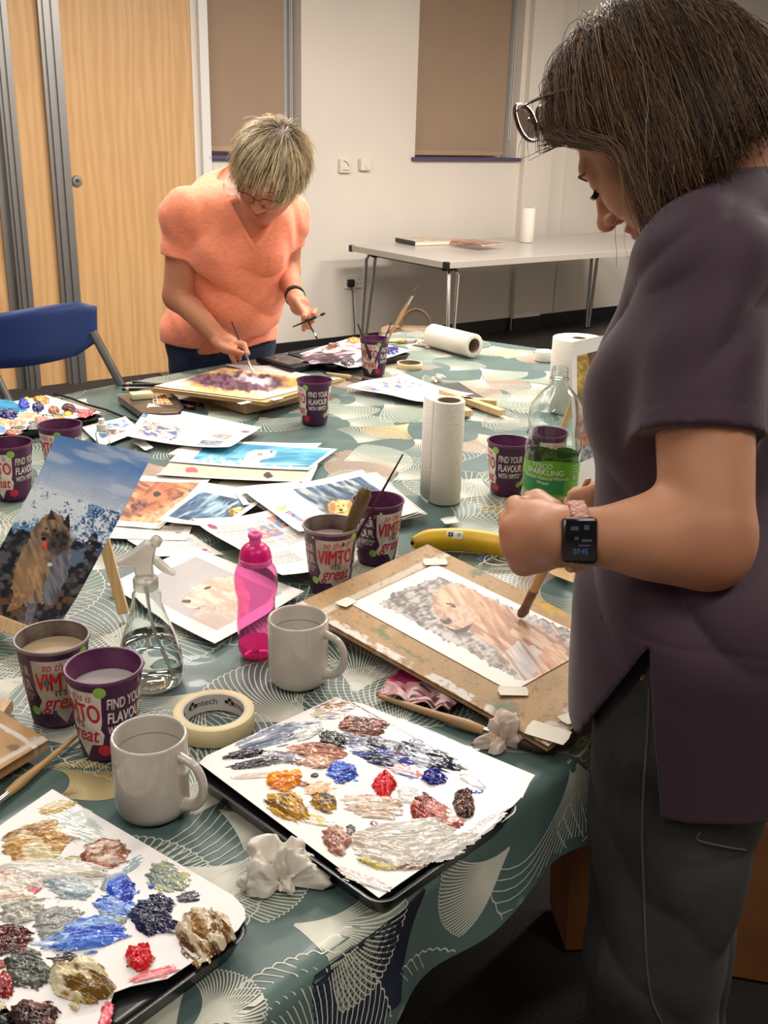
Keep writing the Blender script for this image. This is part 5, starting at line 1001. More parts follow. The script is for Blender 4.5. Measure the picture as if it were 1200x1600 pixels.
# in the stained tumbler: bristles down, handles up
brush('wide paint-crusted brush standing in the stained tumbler', PD(575, 760, 1.62), c3+Vector((-0.006, -0.006, 0.012)), 0.011, (96, 84, 46), (50, 44, 30), 0.04, 0.03, 0.8, None, mat('crusted_metal', (70, 62, 46), 0.6, 0.3, noise=0.3, nscale=60, col2=(120, 110, 70)), True, rmax=0.0145, paddle=True)
brush('thin dark brush with a red handle end leaning in the stained tumbler', PD(630, 709, 1.70), c3+Vector((0.004, 0.004, 0.012)), 0.0026, (60, 16, 34), (40, 30, 30), 0.02, 0.03, 1)
brush('pale wooden brush with bristles up, tallest in the far tumbler', c6+Vector((-0.012, 0.0, 0.01)), PD(652, 448, 3.02), 0.0042, (204, 168, 112), (96, 92, 84), 0.03, 0.03)
brush('short black brush handle leaning left in the far tumbler', PD(559, 506, 2.98), c6+Vector((0.004, 0.006, 0.012)), 0.0042, (24, 22, 26), (50, 40, 40))
brush('slim blue brush handle leaning right in the far tumbler', PD(612, 503, 2.96), c6+Vector((-0.006, -0.008, 0.012)), 0.0030, (44, 44, 96), (50, 40, 40))
brush('pale brush lying on the table in front of the far tray', PZ(510, 583, TZ+0.006), PZ(584, 596, TZ+0.007), 0.006, (206, 176, 130), (70, 60, 56), 0.04, 0.04, 1)
brush('paint-streaked pale brush lying beside the far crumpled tissue', PZ(600, 535, TZ+0.007), PZ(662, 531, TZ+0.007), 0.007, (196, 176, 96), (150, 140, 110), 0.04, 0.03, 1, dirty=True)
brush('long plain wooden brush lying between the worn board and the corner tray', PZ(130, 1141, TZ+0.008), PZ(-60, 1300, TZ+0.007), 0.0046, (190, 152, 104), (60, 50, 46), 0.03, 0.04)
brush('plain wooden brush lying under the near edge of the stained board', PZ(590, 1087, TZ+0.007), PZ(862, 1176, TZ+0.007), 0.0058, (176, 140, 98), (56, 44, 36), 0.06, 0.03)
# banana
def banana():
    L, Rg = PZ(645, 851, TZ+0.018), PZ(806, 862, TZ+0.018); d = Rg-L; ctr = (L+Rg)/2; t = thing('banana', 'ripe yellow banana with a small sticker behind the stained board', 'banana', (ctr.x, ctr.y, TZ)); ax = d.normalized(); sd = Vector((0, 0, 1)).cross(ax).normalized()
    n = 36; pts = []; rs = []
    for i in range(n):
        s = i/(n-1)*2-1; p = ax*(s*d.length/2)+sd*(0.030*(1-s*s))+Vector((0, 0, 0.0215)); pts.append(p)
        e = abs(s); r = 0.0205*(1-max(0, e-0.66)**2*4.6); rs.append(max(0.0035, r))
    V = []; F = []; k = 30
    for i, p in enumerate(pts):
        tt = (pts[min(i+1, n-1)]-pts[max(i-1, 0)]).normalized(); b1 = Vector((0, 0, 1)); b1 = (b1-tt*b1.dot(tt)).normalized(); b2 = tt.cross(b1)
        for j in range(k): a = 2*PI*j/k; rr = rs[i]*(1+0.05*math.cos(5*a)); V.append(p+b1*math.cos(a)*rr+b2*math.sin(a)*rr)
    for i in range(n-1):
        for j in range(k): F.append((i*k+j, i*k+(j+1) % k, (i+1)*k+(j+1) % k, (i+1)*k+j))
    F.append(list(range(k))); F.append([(n-1)*k+j for j in range(k)])
    MB().add(V, F).build('peel', mat('banana_peel', (226, 184, 34), 0.42, noise=0.25, nscale=30, col2=(214, 170, 30)), t, True)
    m = MB(); m.tube([pts[0]-ax*0.004, pts[0], pts[0]+ax*0.003], [0.003, 0.0042, 0.004], 12); m.build('tip', mat('banana_tip', (44, 34, 24), 0.7), t, True)
    m = MB(); m.tube([pts[-1]-ax*0.002, pts[-1]+ax*0.012-sd*0.004, pts[-1]+ax*0.024-sd*0.010], [0.0045, 0.004, 0.0048], 12); m.build('stem', mat('banana_stem', (150, 136, 50), 0.6), t, True)
    q = PZ(710, 841, TZ+0.03)-t.location; fr = -CF; s_ = -0.2; p = ax*(s_*d.length/2)+sd*(0.030*(1-s_*s_))+Vector((0, 0, 0.0215)); nrm = (Vector((0, 0, 1))*0.62-sd*0.78).normalized(); up = nrm.cross(ax).normalized()*-1
    if up.z < 0: up = -up
    def onb(x, y, off):
        a = 0.8+y/0.0205; return p+ax*x+Vector((0, 0, 1))*math.cos(PI/2-a+0.0)*(0.0208*1.035+off)-sd*math.sin(PI/2-a)*(0.0208*1.035+off)
    def patch(poly, off, name, mt):
        V, F = sliced(poly, [list(range(len(poly)))], 0.003); MB().add([onb(x, y, off) for x, y in V], F).build(name, mt, t)
    patch(rrect(0.030, 0.015, 0.003, 3), 0.0004, 'sticker', mat('sticker_white', (222, 222, 214), 0.4)); patch([(-0.0115, -0.004), (-0.003, -0.004), (-0.003, 0.0045), (-0.0115, 0.0045)], 0.0007, 'sticker_logo', mat('black_print', (36, 32, 34), 0.5))
    patch([(-0.0105, -0.001), (-0.007, 0.0035), (-0.0045, 0.0025), (-0.007, -0.003)], 0.0009, 'sticker_logo', mat('sticker_green', (90, 160, 110), 0.4)); patch(disc2(0.0075, 0.0005, 0.0035, 14)[0], 0.0007, 'sticker_logo', mat('sticker_green2', (150, 180, 60), 0.4))
banana()
# glass-like materials
pet = mat('clear_plastic', (238, 244, 244), 0.03, trans=1.0, ior=1.40, spec=0.6); waterm = mat('clear_water', (246, 252, 252), 0.0, trans=1.0, ior=1.33)
frost = mat('frosted_plastic', (226, 222, 212), 0.3, trans=0.6, ior=1.3)
def shell(prof, th, n=72, ribs=None):
    inner = [(max(r-th, 0.0003), z) for r, z in prof if r > th*1.2][::-1]; return prof+inner
# two-litre bottle
def water_bottle():
    t = thing('water_bottle', 'clear two-litre water bottle with a bright green label, standing by the hand', 'bottle', PZ(851, 858), -0.28)
    prof = [(0.018, 0.004), (0.034, 0.0), (0.044, 0.004), (0.048, 0.014)]
    for i in range(11): z = 0.02+i*0.0065; prof.append((0.0488-0.0022*(0.5-0.5*math.cos(i*PI)), z))
    prof += [(0.0492, 0.100), (0.0490, 0.112), (0.0485, 0.116), (0.0485, 0.184), (0.0493, 0.188), (0.0497, 0.194)]
    prof += [(0.0492, 0.202), (0.0468, 0.213), (0.0452, 0.222), (0.0465, 0.234), (0.0492, 0.248), (0.0488, 0.258), (0.044, 0.272), (0.036, 0.286), (0.025, 0.298), (0.0165, 0.306), (0.0135, 0.312), (0.0133, 0.317), (0.0165, 0.3175), (0.0165, 0.3195), (0.0134, 0.320)]
    for i in range(4): prof += [(0.0145, 0.3225+i*0.0035), (0.0133, 0.324+i*0.0035)]
    prof += [(0.0133, 0.338)]
    m = MB(); m.lathe(shell(prof, 0.0007), 96); m.build('bottle_body', pet, t, True, 60)
    m = MB(); m.lathe([(0.001, 0.004), (0.034, 0.003), (0.0475, 0.02), (0.0468, 0.05), (0.0470, 0.062), (0.001, 0.062)], 72); m.build('water', waterm, t, True, 60)
    lab = mat('label_green', (96, 170, 36), 0.4, noise=0.5, nscale=12, col2=(112, 182, 44)); r = 0.0489; rf = lambda z: r
    m = MB(); 
    def strip(x0, x1_, z0, z1, name, mt, off=0.0, wave=False):
        n = 48; V = []
        for i in range(n+1):
            x = x0+(x1_-x0)*i/n; zt2 = z1+(0.004*math.sin(x*55+1) if wave else 0)
            for z in (z0, zt2): V.append(((r+off)*math.sin(x/r), -(r+off)*math.cos(x/r), z))
        F = [(2*i, 2*i+2, 2*i+3, 2*i+1) for i in range(n)]; MB().add(V, F).build(name, mt, t)
    strip(-PI*r, PI*r*0.999, 0.1185, 0.180, 'label', lab, wave=True); strip(-0.075, 0.030, 0.123, 0.150, 'label_picture', mat('label_meadow', (40, 130, 60), 0.45, noise=0.6, nscale=60, col2=(60, 150, 96)), 0.0003)
    strip(0.042, 0.0425, 0.12, 0.177, 'label_line', mat('label_line', (190, 214, 120), 0.5), 0.0004)
    lw = mat('label_white', (226, 232, 216), 0.5)
    def tx(s_, size, x, z, b=0.01, sx=1.0): wrap_on(*shift(text2d(s_, size, b, 0, sx), x, 0), 'lettering', lw, t, 0, z, 0.0006, rf=rf, step=0.005)
    tx('TESCO', 0.0125, -0.012, 0.169, 0.0, 1.0); tx('SPARKLING', 0.0135, -0.007, 0.1575, 0.02); tx('Scottish Natural Mineral', 0.0088, -0.006, 0.1485, 0.01); tx('Water', 0.0088, -0.008, 0.1400, 0.01); tx('2L', 0.011, 0.052, 0.148, 0.02)
    for i in range(9):
        for a_, b_ in ((0.046, 0.054), (0.0555, 0.0605), (0.062, 0.072)): strip(a_, b_-0.002*((i*3) % 2), 0.1725-0.0055*i, 0.1737-0.0055*i, 'small_print', lw, 0.0005) if abs(i-4) > 1 or b_ < 0.05 or a_ > 0.061 else None
    for k in (-1, 1): strip(-0.024, 0.000, 0.1665, 0.1670, 'label_line', lw, 0.0006) if k > 0 else None
water_bottle()
# pink bottle
def pink_bottle():
    t = thing('drinks_bottle', 'translucent pink squeeze drinks bottle with a magenta cap beside the white mug', 'bottle', PZ(402, 1021), 0.2)
    pk = mat('pink_plastic', (255, 178, 224), 0.08, trans=0.93, ior=1.1); mg = mat('magenta_cap', (214, 14, 116), 0.3); fl = mat('pink_lid_ring', (232, 90, 160), 0.25)
    prof = [(0.012, 0.003), (0.022, 0.0), (0.026, 0.004), (0.0275, 0.012), (0.0268, 0.03)]
    for i in range(20):
        z = 0.034+i*0.003; prof.append((0.0266+0.0008*(i % 2)+0.0008*math.sin(i*0.3), z))
    prof += [(0.0285, 0.096), (0.0302, 0.104), (0.0308, 0.115), (0.030, 0.126), (0.0275, 0.135), (0.0225, 0.142), (0.0195, 0.1445), (0.0195, 0.147)]
    m = MB(); m.lathe(shell(prof, 0.0012), 80)
    V = []
    for v in m.V:
        a = math.atan2(v[1], v[0]); k = 1+(0.006*math.sin(2*a+v[2]*900) if 0.034 < v[2] < 0.1 else 0); V.append((v[0]*k, v[1]*k, v[2]))
    m.V = V; m.build('bottle_body', pk, t, True, 70)
    m = MB(); m.lathe([(0.001, 0.004), (0.022, 0.003), (0.026, 0.010), (0.026, 0.020), (0.001, 0.020)], 60); m.build('drink', mat('pink_drink', (250, 60, 170), 0.1, trans=0.6, ior=1.33), t, True)
    m = MB(); m.lathe([(0.0225, 0.142), (0.0232, 0.143), (0.0232, 0.150), (0.0215, 0.151)], 60); m.build('lid_ring', fl, t, True)
    m = MB(); m.lathe([(0.0222, 0.150), (0.0218, 0.157), (0.0195, 0.164), (0.0150, 0.169), (0.0105, 0.1715), (0.0092, 0.172)], 60); m.build('cap', mg, t, True)
    m = MB(); m.lathe([(0.0092, 0.171), (0.0082, 0.175), (0.0082, 0.180), (0.0098, 0.1815), (0.0100, 0.185), (0.0088, 0.1868), (0.004, 0.187), (0.003, 0.184), (0.0005, 0.184)], 48); m.build('spout', fl, t, True)
pink_bottle()
# trigger spray
def trigger_spray():
    t = thing('spray_bottle', 'clear conical trigger spray bottle with a milky white head', 'spray bottle', PZ(237, 1064), 0)
    prof = [(0.02, 0.004), (0.036, 0.0), (0.0425, 0.004), (0.0445, 0.014), (0.0440, 0.028), (0.0405, 0.048), (0.034, 0.072), (0.027, 0.094), (0.022, 0.110), (0.0195, 0.122), (0.0190, 0.132), (0.0135, 0.139), (0.0130, 0.146)]
    m = MB(); m.lathe(shell(prof, 0.0009), 80); m.build('bottle_body', pet, t, True, 60)
    m = MB(); m.lathe([(0.001, 0.004), (0.036, 0.003), (0.042, 0.008), (0.0432, 0.016), (0.0428, 0.028), (0.0393, 0.048), (0.0350, 0.065), (0.001, 0.065)], 72); m.build('water', waterm, t, True, 60)
    m = MB(); m.tube([(0, 0, 0.145), (0.003, 0, 0.1), (0.012, 0.0, 0.05), (0.022, 0, 0.01)], 0.0022, 8); m.build('dip_tube', frost, t, True)
    m = MB(); m.lathe([(0.0155, 0.139), (0.0165, 0.140), (0.0165, 0.153), (0.0150, 0.155), (0.010, 0.1555)], 40); m.build('collar', frost, t, True)
    # head points to the lower left in the picture
    def hb(pts, w0, name, mt):
        n = len(pts); V = [(x, -w0, z) for x, z in pts]+[(x, w0, z) for x, z in pts]; F = [list(range(n))[::-1], list(range(n, 2*n))]+[(i, (i+1) % n, (i+1) % n+n, i+n) for i in range(n)]
        o = MB().add(V, F).build(name, mt, t); b = o.modifiers.new('b', 'BEVEL'); b.width = 0.002; b.segments = 3; return o
    hb([(-0.011, 0.154), (0.011, 0.154), (0.010, 0.172), (0.016, 0.196), (0.014, 0.206), (0.002, 0.205), (-0.018, 0.190), (-0.036, 0.180), (-0.030, 0.172), (-0.014, 0.172)], 0.0095, 'spray_head', frost)
    hb([(0.010, 0.186), (0.018, 0.182), (0.032, 0.166), (0.040, 0.160), (0.036, 0.157), (0.022, 0.164), (0.010, 0.176)], 0.007, 'trigger', frost)
    m = MB(); m.lathe([(0.0001, 0.0), (0.0055, 0.0), (0.0075, 0.002), (0.0075, 0.010), (0.006, 0.012)], 24, 0, align_z((0.013, 0, 0.200), (0.5, 0, 0.8))); m.build('nozzle', frost, t, True)
    t.rotation_euler = (0, 0, 0.15)
trigger_spray()
t = thing('spray_bottle', 'small clear spray with a white pump cap behind the dog photograph', 'spray bottle', PZ(162, 706), 0)
m = MB(); m.lathe(shell([(0.008, 0.001), (0.014, 0.0), (0.0155, 0.004), (0.0155, 0.045), (0.012, 0.052), (0.0085, 0.054)], 0.0008), 40); m.build('bottle_body', pet, t, True)
m = MB(); m.lathe([(0.0112, 0.050), (0.0115, 0.051), (0.0115, 0.066), (0.0105, 0.067), (0.0068, 0.0672), (0.0068, 0.078), (0.0060, 0.079), (0.0004, 0.079)], 40); m.build('pump_cap', mat('white_plastic'), t, True)
m = MB(); m.lathe([(0.0003, 0.0), (0.030, 0.0), (0.031, 0.002), (0.031, 0.030), (0.029, 0.033), (0.0003, 0.034)], 40); o = m.build('plastic_cap', mat('white_plastic'), None, True); o.location = PZ(850, 563); tag(o, 'small white plastic tub lid at the far right edge of the table', 'lid')
# pencil case, eraser, pens
t = thing('pencil_case', 'dark translucent pencil case with a colour chart card inside', 'pencil case', (0, 0, 0)); PCs = [PZ(*q, TZ+0.012) for q in ((183, 623), (226, 610), (256, 611), (276, 625), (286, 641), (281, 649), (250, 650), (219, 649))]
m = MB(); m.prism([(p.x, p.y) for p in PCs], TZ+0.001, TZ+0.019); o = m.build('case_body', mat('smoked_plastic', (62, 54, 50), 0.12, noise=0.4, nscale=14, col2=(90, 80, 74), coat=0.5), t); b = o.modifiers.new('b', 'BEVEL'); b.width = 0.006; b.segments = 3
m = MB(); m.tube([Vector((p.x, p.y, TZ+0.018)) for p in PCs[2:6]], 0.003, 8); m.build('zip', black_pl, t, True)
sheet('colour_card', None, None, [(239, 616), (256, 615), (270, 632), (239, 632)], TZ+0.0195, lambda x, y, u, v: (lambda c: (c.put((((u*4) % 1 > 0.15) & ((v*4) % 1 > 0.15)).astype(float), mixc(lin((226, 150, 60)), lin((90, 60, 60)), _hash(np.floor(u*4), np.floor(v*4), 0*u, 4)) ), c)[1])(Cv(x, y, (236, 226, 206))), 40, 40, parent=t, curl=0)
t2 = thing('eraser', 'cream block eraser lying on the pencil case', 'eraser', (0, 0, 0)); q = PZ(221, 616, TZ+0.03); m = MB(); m.box((0, 0, 0), (0.058, 0.036, 0.016), bev=0.003); o = m.build('eraser_block', mat('eraser_cream', (226, 216, 170), 0.6), t2, True); t2.location = (q.x, q.y, TZ+0.0275); t2.rotation_euler = (0, 0, 0.45)
def pen(label, a, b, col, cap, grp=None):
    a, b = Vector(a), Vector(b); t = thing('pen', label, 'pen', (0, 0, 0), 0, grp); t.matrix_world = align_z(a, b-a); L = (b-a).length
    m = MB(); m.lathe([(0.0004, 0), (0.0045, 0.001), (0.005, 0.01), (0.005, L*0.85), (0.0015, L)], 16); m.build('barrel', mat('pen_%d_%d_%d' % col, col, 0.3), t, True)
    m = MB(); m.lathe([(0.0052, 0.012), (0.0055, 0.013), (0.0055, 0.02), (0.0052, 0.021)], 16); m.build('band', mat('pen_band_%d' % cap[0], cap, 0.4), t, True)
pen('black marker with a red band, upper left of the pens behind the eraser', PZ(190, 602, TZ+0.006), PZ(262, 601, TZ+0.006), (16, 16, 18), (150, 40, 44)); pen('black marker just in front of the other marker behind the eraser', PZ(190, 608, TZ+0.006), PZ(240, 609, TZ+0.006), (20, 18, 20), (190, 186, 180))
pen('thin black pencil touching the left corner of the far board', PZ(207, 597, TZ+0.005), PZ(248, 601, TZ+0.005), (30, 26, 28), (60, 56, 52)); pen('black pencil with a red end under the front of the far board', PZ(318, 633, TZ+0.005), PZ(270, 625, TZ+0.006), (22, 20, 22), (170, 40, 40)); pen('dark pencil stub in front of the pencil with the red end', PZ(304, 637, TZ+0.005), PZ(272, 632, TZ+0.005), (26, 26, 28), (170, 120, 110))
# black water-colour case
t = thing('paint_case', 'flat black paint case lying beside the far watercolour', 'case', (0, 0, 0)); Q = [PZ(*q, TZ+0.012) for q in ((410, 564), (432, 553), (489, 568), (471, 580))]
ctr = sum(Q, Vector())/4; xa = (Q[2]-Q[1]).normalized(); t.location = (ctr.x, ctr.y, TZ+0.001); t.rotation_euler = (0, 0, math.atan2(xa.y, xa.x)); wx_ = (Q[2]-Q[1]).length; wy_ = (Q[1]-Q[0]).length
m = MB(); m.box((0, 0, 0.009), (wx_, wy_, 0.018), bev=0.005); m.build('case_body', black_pl, t, True); m = MB(); m.box((-0.01, 0, 0.0185), (wx_*0.72, wy_*0.7, 0.001)); m.build('lid_panel', mat('case_panel', (70, 66, 68), 0.15, noise=0.3, nscale=30, col2=(110, 100, 96)), t)
# black cord and white earphone lead
m = MB(); pts = [PZ(a, b, TZ+0.004) for a, b in ((84, 615), (110, 622), (135, 632), (165, 640), (190, 650), (216, 660))]; m.tube(pts, 0.0035, 8, flat=0.6); tag(m.build('black_cord', black_pl, None, True), 'thin black strap lying from the left tray towards the handouts', 'cord')
def loop(seed, px, py, sx, sy, n=70):
    rng = random.Random(seed); out = []; f = [rng.uniform(1.5, 4) for _ in range(4)]; ph = [rng.uniform(0, 6) for _ in range(4)]
    for i in range(n):
        s = i/(n-1)*2*PI; out.append(PZ(px+sx*(math.sin(f[0]*s+ph[0])*0.6+0.4*math.sin(f[1]*s+ph[1])), py+sy*(math.cos(f[2]*s+ph[2])*0.6+0.4*math.sin(f[3]*s+ph[3])), TZ+0.0035+0.0016*(1+math.sin(5*s))))
    return out
m = MB(); m.tube(loop(5, 792, 872, 52, 16), 0.0013, 6); tag(m.build('earphone_lead', mat('white_plastic'), None, True), 'tangled thin white earphone lead between the banana and the stained board', 'cable')
m = MB(); m.tube(loop(9, 760, 866, 26, 10), 0.0009, 6); tag(m.build('blue_thread', mat('blue_thread', (90, 140, 190), 0.5), None, True), 'thin blue thread loop just in front of the banana', 'thread')
sheet('card_scrap', 'small tan card scrap by the front of the purple tunic behind the board', 'card', [(862, 884), (900, 892), (896, 912), (858, 898)], TZ+0.005, lambda x, y, u, v: Cv(x, y, (214, 178, 122)), 12, 12)
sheet('paper_scrap', 'small white paper scrap in front of the standing kitchen roll', 'paper', [(688, 812), (712, 810), (718, 818), (694, 822)], TZ+0.003, lambda x, y, u, v: Cv(x, y, PAPER), 12, 12, curl=0.006)
# pink cloth under the board
def cloth_rag():
    A, B, C, D = PZ(588, 1090, TZ+0.004), PZ(628, 1048, TZ+0.004), PZ(735, 1090, TZ+0.004), PZ(700, 1118, TZ+0.004); n = 70; u, v = np.meshgrid(np.linspace(0, 1, n), np.linspace(0, 1, n)); e = lambda a: a[..., None]
    P = e((1-u)*(1-v))*np.array(A)+e(u*(1-v))*np.array(D)+e(u*v)*np.array(C)+e((1-u)*v)*np.array(B)
    h = 0.002+0.014*np.abs(np.sin((u*3+v*1.3)*PI+1.2*fbm(u*3, v*3, 2, 4)*3))*(0.3+0.7*fbm(u*4, v*4, 2, 6)); P[..., 2] += h
    P[..., 0] += 0.002*np.sin(v*90)*(u < 0.04)
    c = mixc(lin((196, 140, 144)), lin((226, 200, 200)), sst(0.4, 0.6, fbm(u*5, v*5, 3, 8))); c = mixc(c, lin((150, 30, 80)), sst(0.52, 0.58, fbm(u*4+3, v*4, 3, 12))*(u < 0.45)); c = mixc(c, lin((110, 60, 66)), sst(0.52, 0.6, fbm(u*6, v*14, 3, 15))*(u > 0.4))
    o = mesh_np('paint_rag', P.reshape(-1, 3), gridF(n, n), mat('rag_cloth', rough=0.9, attr=True), None, c); o.modifiers.new('s', 'SOLIDIFY').thickness = 0.0012; tag(o, 'crumpled pink and white paint rag tucked under the stained board', 'cloth')
cloth_rag()
# things on the floor
t = thing('handbag', 'beige handbag with a looped strap by the legs of the grey trestle table', 'bag', PD(648, 560, 4.75)); t.location.z = 0.0; kb = mat('beige_leather', (140, 116, 92), 0.6, noise=0.3, nscale=20, col2=(120, 98, 78)); top = PD(640, 508, 4.75).z
m = MB(); m.box((0, 0, top/2), (0.34, 0.16, top), bev=0.04); m.build('bag_body', kb, t, True); m = MB(); m.tube([(-0.07+0.07*(1-math.cos(k*PI/12))*1.0, 0, top-0.02+0.10*math.sin(k*PI/12)) for k in range(13)], 0.011, 10, flat=0.4); m.build('strap', kb, t, True)
m = MB(); m.box((-0.09, -0.05, top-0.03), (0.08, 0.1, 0.06), bev=0.02); m.build('side_flap', mat('brown_leather', (84, 58, 44), 0.55), t, True)
kraft = mat('kraft_paper', (150, 98, 56), 0.75, noise=0.3, nscale=9, col2=(132, 84, 46))
def paper_bag(label, c, rz, w_, d, h, taper=0.9):
    t = thing('paper_bag', label, 'bag', c, rz); V = [(sx*w_/2*k, sy*d/2*k, z) for z, k in ((0, taper), (h*0.5, 1.0), (h, 0.98)) for sx, sy in ((-1, -1), (1, -1), (1, 1), (-1, 1))]
    F = [(0, 1, 2, 3)]+[(k*4+i, k*4+(i+1) % 4, k*4+4+(i+1) % 4, k*4+4+i) for k in (0, 1) for i in range(4)]; o = MB().add(V, F).build('bag_body', kraft, t); o.modifiers.new('s', 'SOLIDIFY').thickness = 0.004
    m = MB()
    for sy in (-1, 1): m.tube([(-w_*0.18, sy*d/2, h-0.03), (-w_*0.17, sy*d*0.5, h+0.04), (-w_*0.08, sy*d*0.45, h+0.085), (w_*0.08, sy*d*0.45, h+0.085), (w_*0.17, sy*d*0.5, h+0.04), (w_*0.18, sy*d/2, h-0.03)], 0.004, 8)
    m.build('handles', mat('twisted_handle', (176, 138, 96), 0.7), t, True); return t
q = PZ(938, 1480, 0); paper_bag('brown paper bag on the floor under the table, left of the black jeans', (q.x, q.y+0.05, 0.01), 0.1, 0.17, 0.14, 0.34)
q = PZ(1245, 1560, 0); paper_bag('brown paper bag at the right edge, holding bright packets', (q.x+0.04, q.y+0.1, 0.01), -0.2, 0.34, 0.2, 0.34)
for i, (dx, dz, c, lb) in enumerate(((-0.1, 0.34, (200, 30, 36), 'red packet poking out of the right paper bag'), (-0.02, 0.30, (236, 140, 30), 'orange packet poking out of the right paper bag'), (0.08, 0.33, (90, 60, 90), 'mauve packet poking out of the right paper bag'))):
    m = MB(); m.box((0, 0, 0), (0.09, 0.03, 0.26), bev=0.006); o = m.build('food_packet', mat('packet_%d' % i, c, 0.3, noise=0.3, nscale=20, col2=(200, 160, 60) if i == 0 else c)); o.location = (q.x+0.04+dx, q.y+0.1, dz); o.rotation_euler = (0.15, 0.2*(i-1), 0.2*i); tag(o, lb, 'packet')
# ------------------------------------------------------------------ signed-distance modelling for bodies and clothes
def V3(p): return np.array((p[0], p[1], p[2]), float)
class Sdf:
    def __init__(s): s.ops = []
    def rc(s, a, b, r1, r2, k=0.02, sub=False): s.ops.append(('rc', V3(a), V3(b), r1, r2, k, sub)); return s
    def el(s, c, r, k=0.02, M=None, sub=False): s.ops.append(('el', V3(c), np.array(r, float), None, np.eye(3) if M is None else np.array(M, float), k, sub)); return s
    def fn(s, f): s.ops.append(('fn', f)); return s
    def __call__(s, P):
        d = np.full(len(P), 1e3)
        for o in s.ops:
            if o[0] == 'fn': d = o[1](P, d); continue
            if o[0] == 'rc':
                _, a, b, r1, r2, k, sub = o; ab = b-a; t = np.clip((P-a) @ ab/max(ab @ ab, 1e-9), 0, 1); e = np.linalg.norm(P-a-t[:, None]*ab, axis=1)-(r1+(r2-r1)*t)
            else:
                _, c, r, _x, M, k, sub = o; q = (P-c) @ M; k0 = np.linalg.norm(q/r, axis=1); k1 = np.linalg.norm(q/(r*r), axis=1); e = k0*(k0-1)/np.maximum(k1, 1e-9); e = np.where(k0 < 1e-6, -min(r), e)
            if sub:
                h = np.clip(0.5-0.5*(e+d)/k, 0, 1); d = d*(1-h)-e*h+k*h*(1-h)
            else:
                h = np.clip(0.5+0.5*(e-d)/k, 0, 1); d = e*(1-h)+d*h-k*h*(1-h)
        return d
def smin(a, b, k): h = np.clip(0.5+0.5*(a-b)/k, 0, 1); return a*(1-h)+b*h-k*h*(1-h)
def polygonise(f, lo, hi, h, bs=12, slack=0.03):
    lo = np.array(lo, float); n = np.ceil((np.array(hi)-lo)/h/bs).astype(int)*bs; nb = n//bs
    V = np.empty(n+1, np.float32)
    g = np.stack(np.meshgrid(*[(np.arange(m)+0.5)*bs*h for m in nb], indexing='ij'), -1).reshape(-1, 3)+lo
    d = f(g); act = np.abs(d) < bs*h*0.9+slack
    dd = np.where(d < 0, -1.0, 1.0).reshape(nb)
    V[:-1, :-1, :-1] = np.repeat(np.repeat(np.repeat(dd, bs, 0), bs, 1), bs, 2); V[-1] = 1; V[:, -1] = 1; V[:, :, -1] = 1
    ids = np.argwhere(act.reshape(nb)); loc = np.stack(np.meshgrid(*[np.arange(bs)]*3, indexing='ij'), -1).reshape(-1, 3)
    for c in range(0, len(ids), 200):
        I = (ids[c:c+200, None, :]*bs+loc[None]).reshape(-1, 3); V[I[:, 0], I[:, 1], I[:, 2]] = f(I*h+lo)
    V[0] = 1; V[:, 0] = 1; V[:, :, 0] = 1
    s = V < 0; al = np.ones(n, bool); an = np.zeros(n, bool); cs = [(a, b, c) for a in (0, 1) for b in (0, 1) for c in (0, 1)]
    for a, b, c in cs:
        q = s[a:n[0]+a, b:n[1]+b, c:n[2]+c]; al &= q; an |= q
    ac = np.argwhere(an & ~al); idx = np.full(n, -1, np.int64); idx[ac[:, 0], ac[:, 1], ac[:, 2]] = np.arange(len(ac))
    acc = np.zeros((len(ac), 3)); cnt = np.zeros(len(ac))
    for c0 in cs:
        for ax in range(3):
            if c0[ax]: continue
            c1 = list(c0); c1[ax] = 1
            v0 = V[ac[:, 0]+c0[0], ac[:, 1]+c0[1], ac[:, 2]+c0[2]]; v1 = V[ac[:, 0]+c1[0], ac[:, 1]+c1[1], ac[:, 2]+c1[2]]
            m = (v0 < 0) != (v1 < 0); t = np.where(m, v0/np.where(m, v0-v1, 1), 0); p = np.tile(np.array(c0, float), (len(ac), 1)); p[:, ax] += t; acc += p*m[:, None]; cnt += m
    P = (ac+acc/cnt[:, None])*h+lo; F = []
    for ax in range(3):
        o1, o2 = [(1, 2), (2, 0), (0, 1)][ax]
        a = np.take(s, range(0, n[ax]), ax); b = np.take(s, range(1, n[ax]+1), ax); e = np.argwhere(a != b); e = e[(e[:, o1] > 0) & (e[:, o2] > 0) & (e[:, o1] < n[o1]) & (e[:, o2] < n[o2])]
        sg = a[e[:, 0], e[:, 1], e[:, 2]]
        def cell(d1, d2): q = e.copy(); q[:, o1] -= d1; q[:, o2] -= d2; return idx[q[:, 0], q[:, 1], q[:, 2]]
        Q = np.stack([cell(1, 1), cell(0, 1), cell(0, 0), cell(1, 0)], -1); Q[~sg] = Q[~sg][:, ::-1]; F.append(Q)
    F = np.concatenate(F); return P, F[(F >= 0).all(1)]
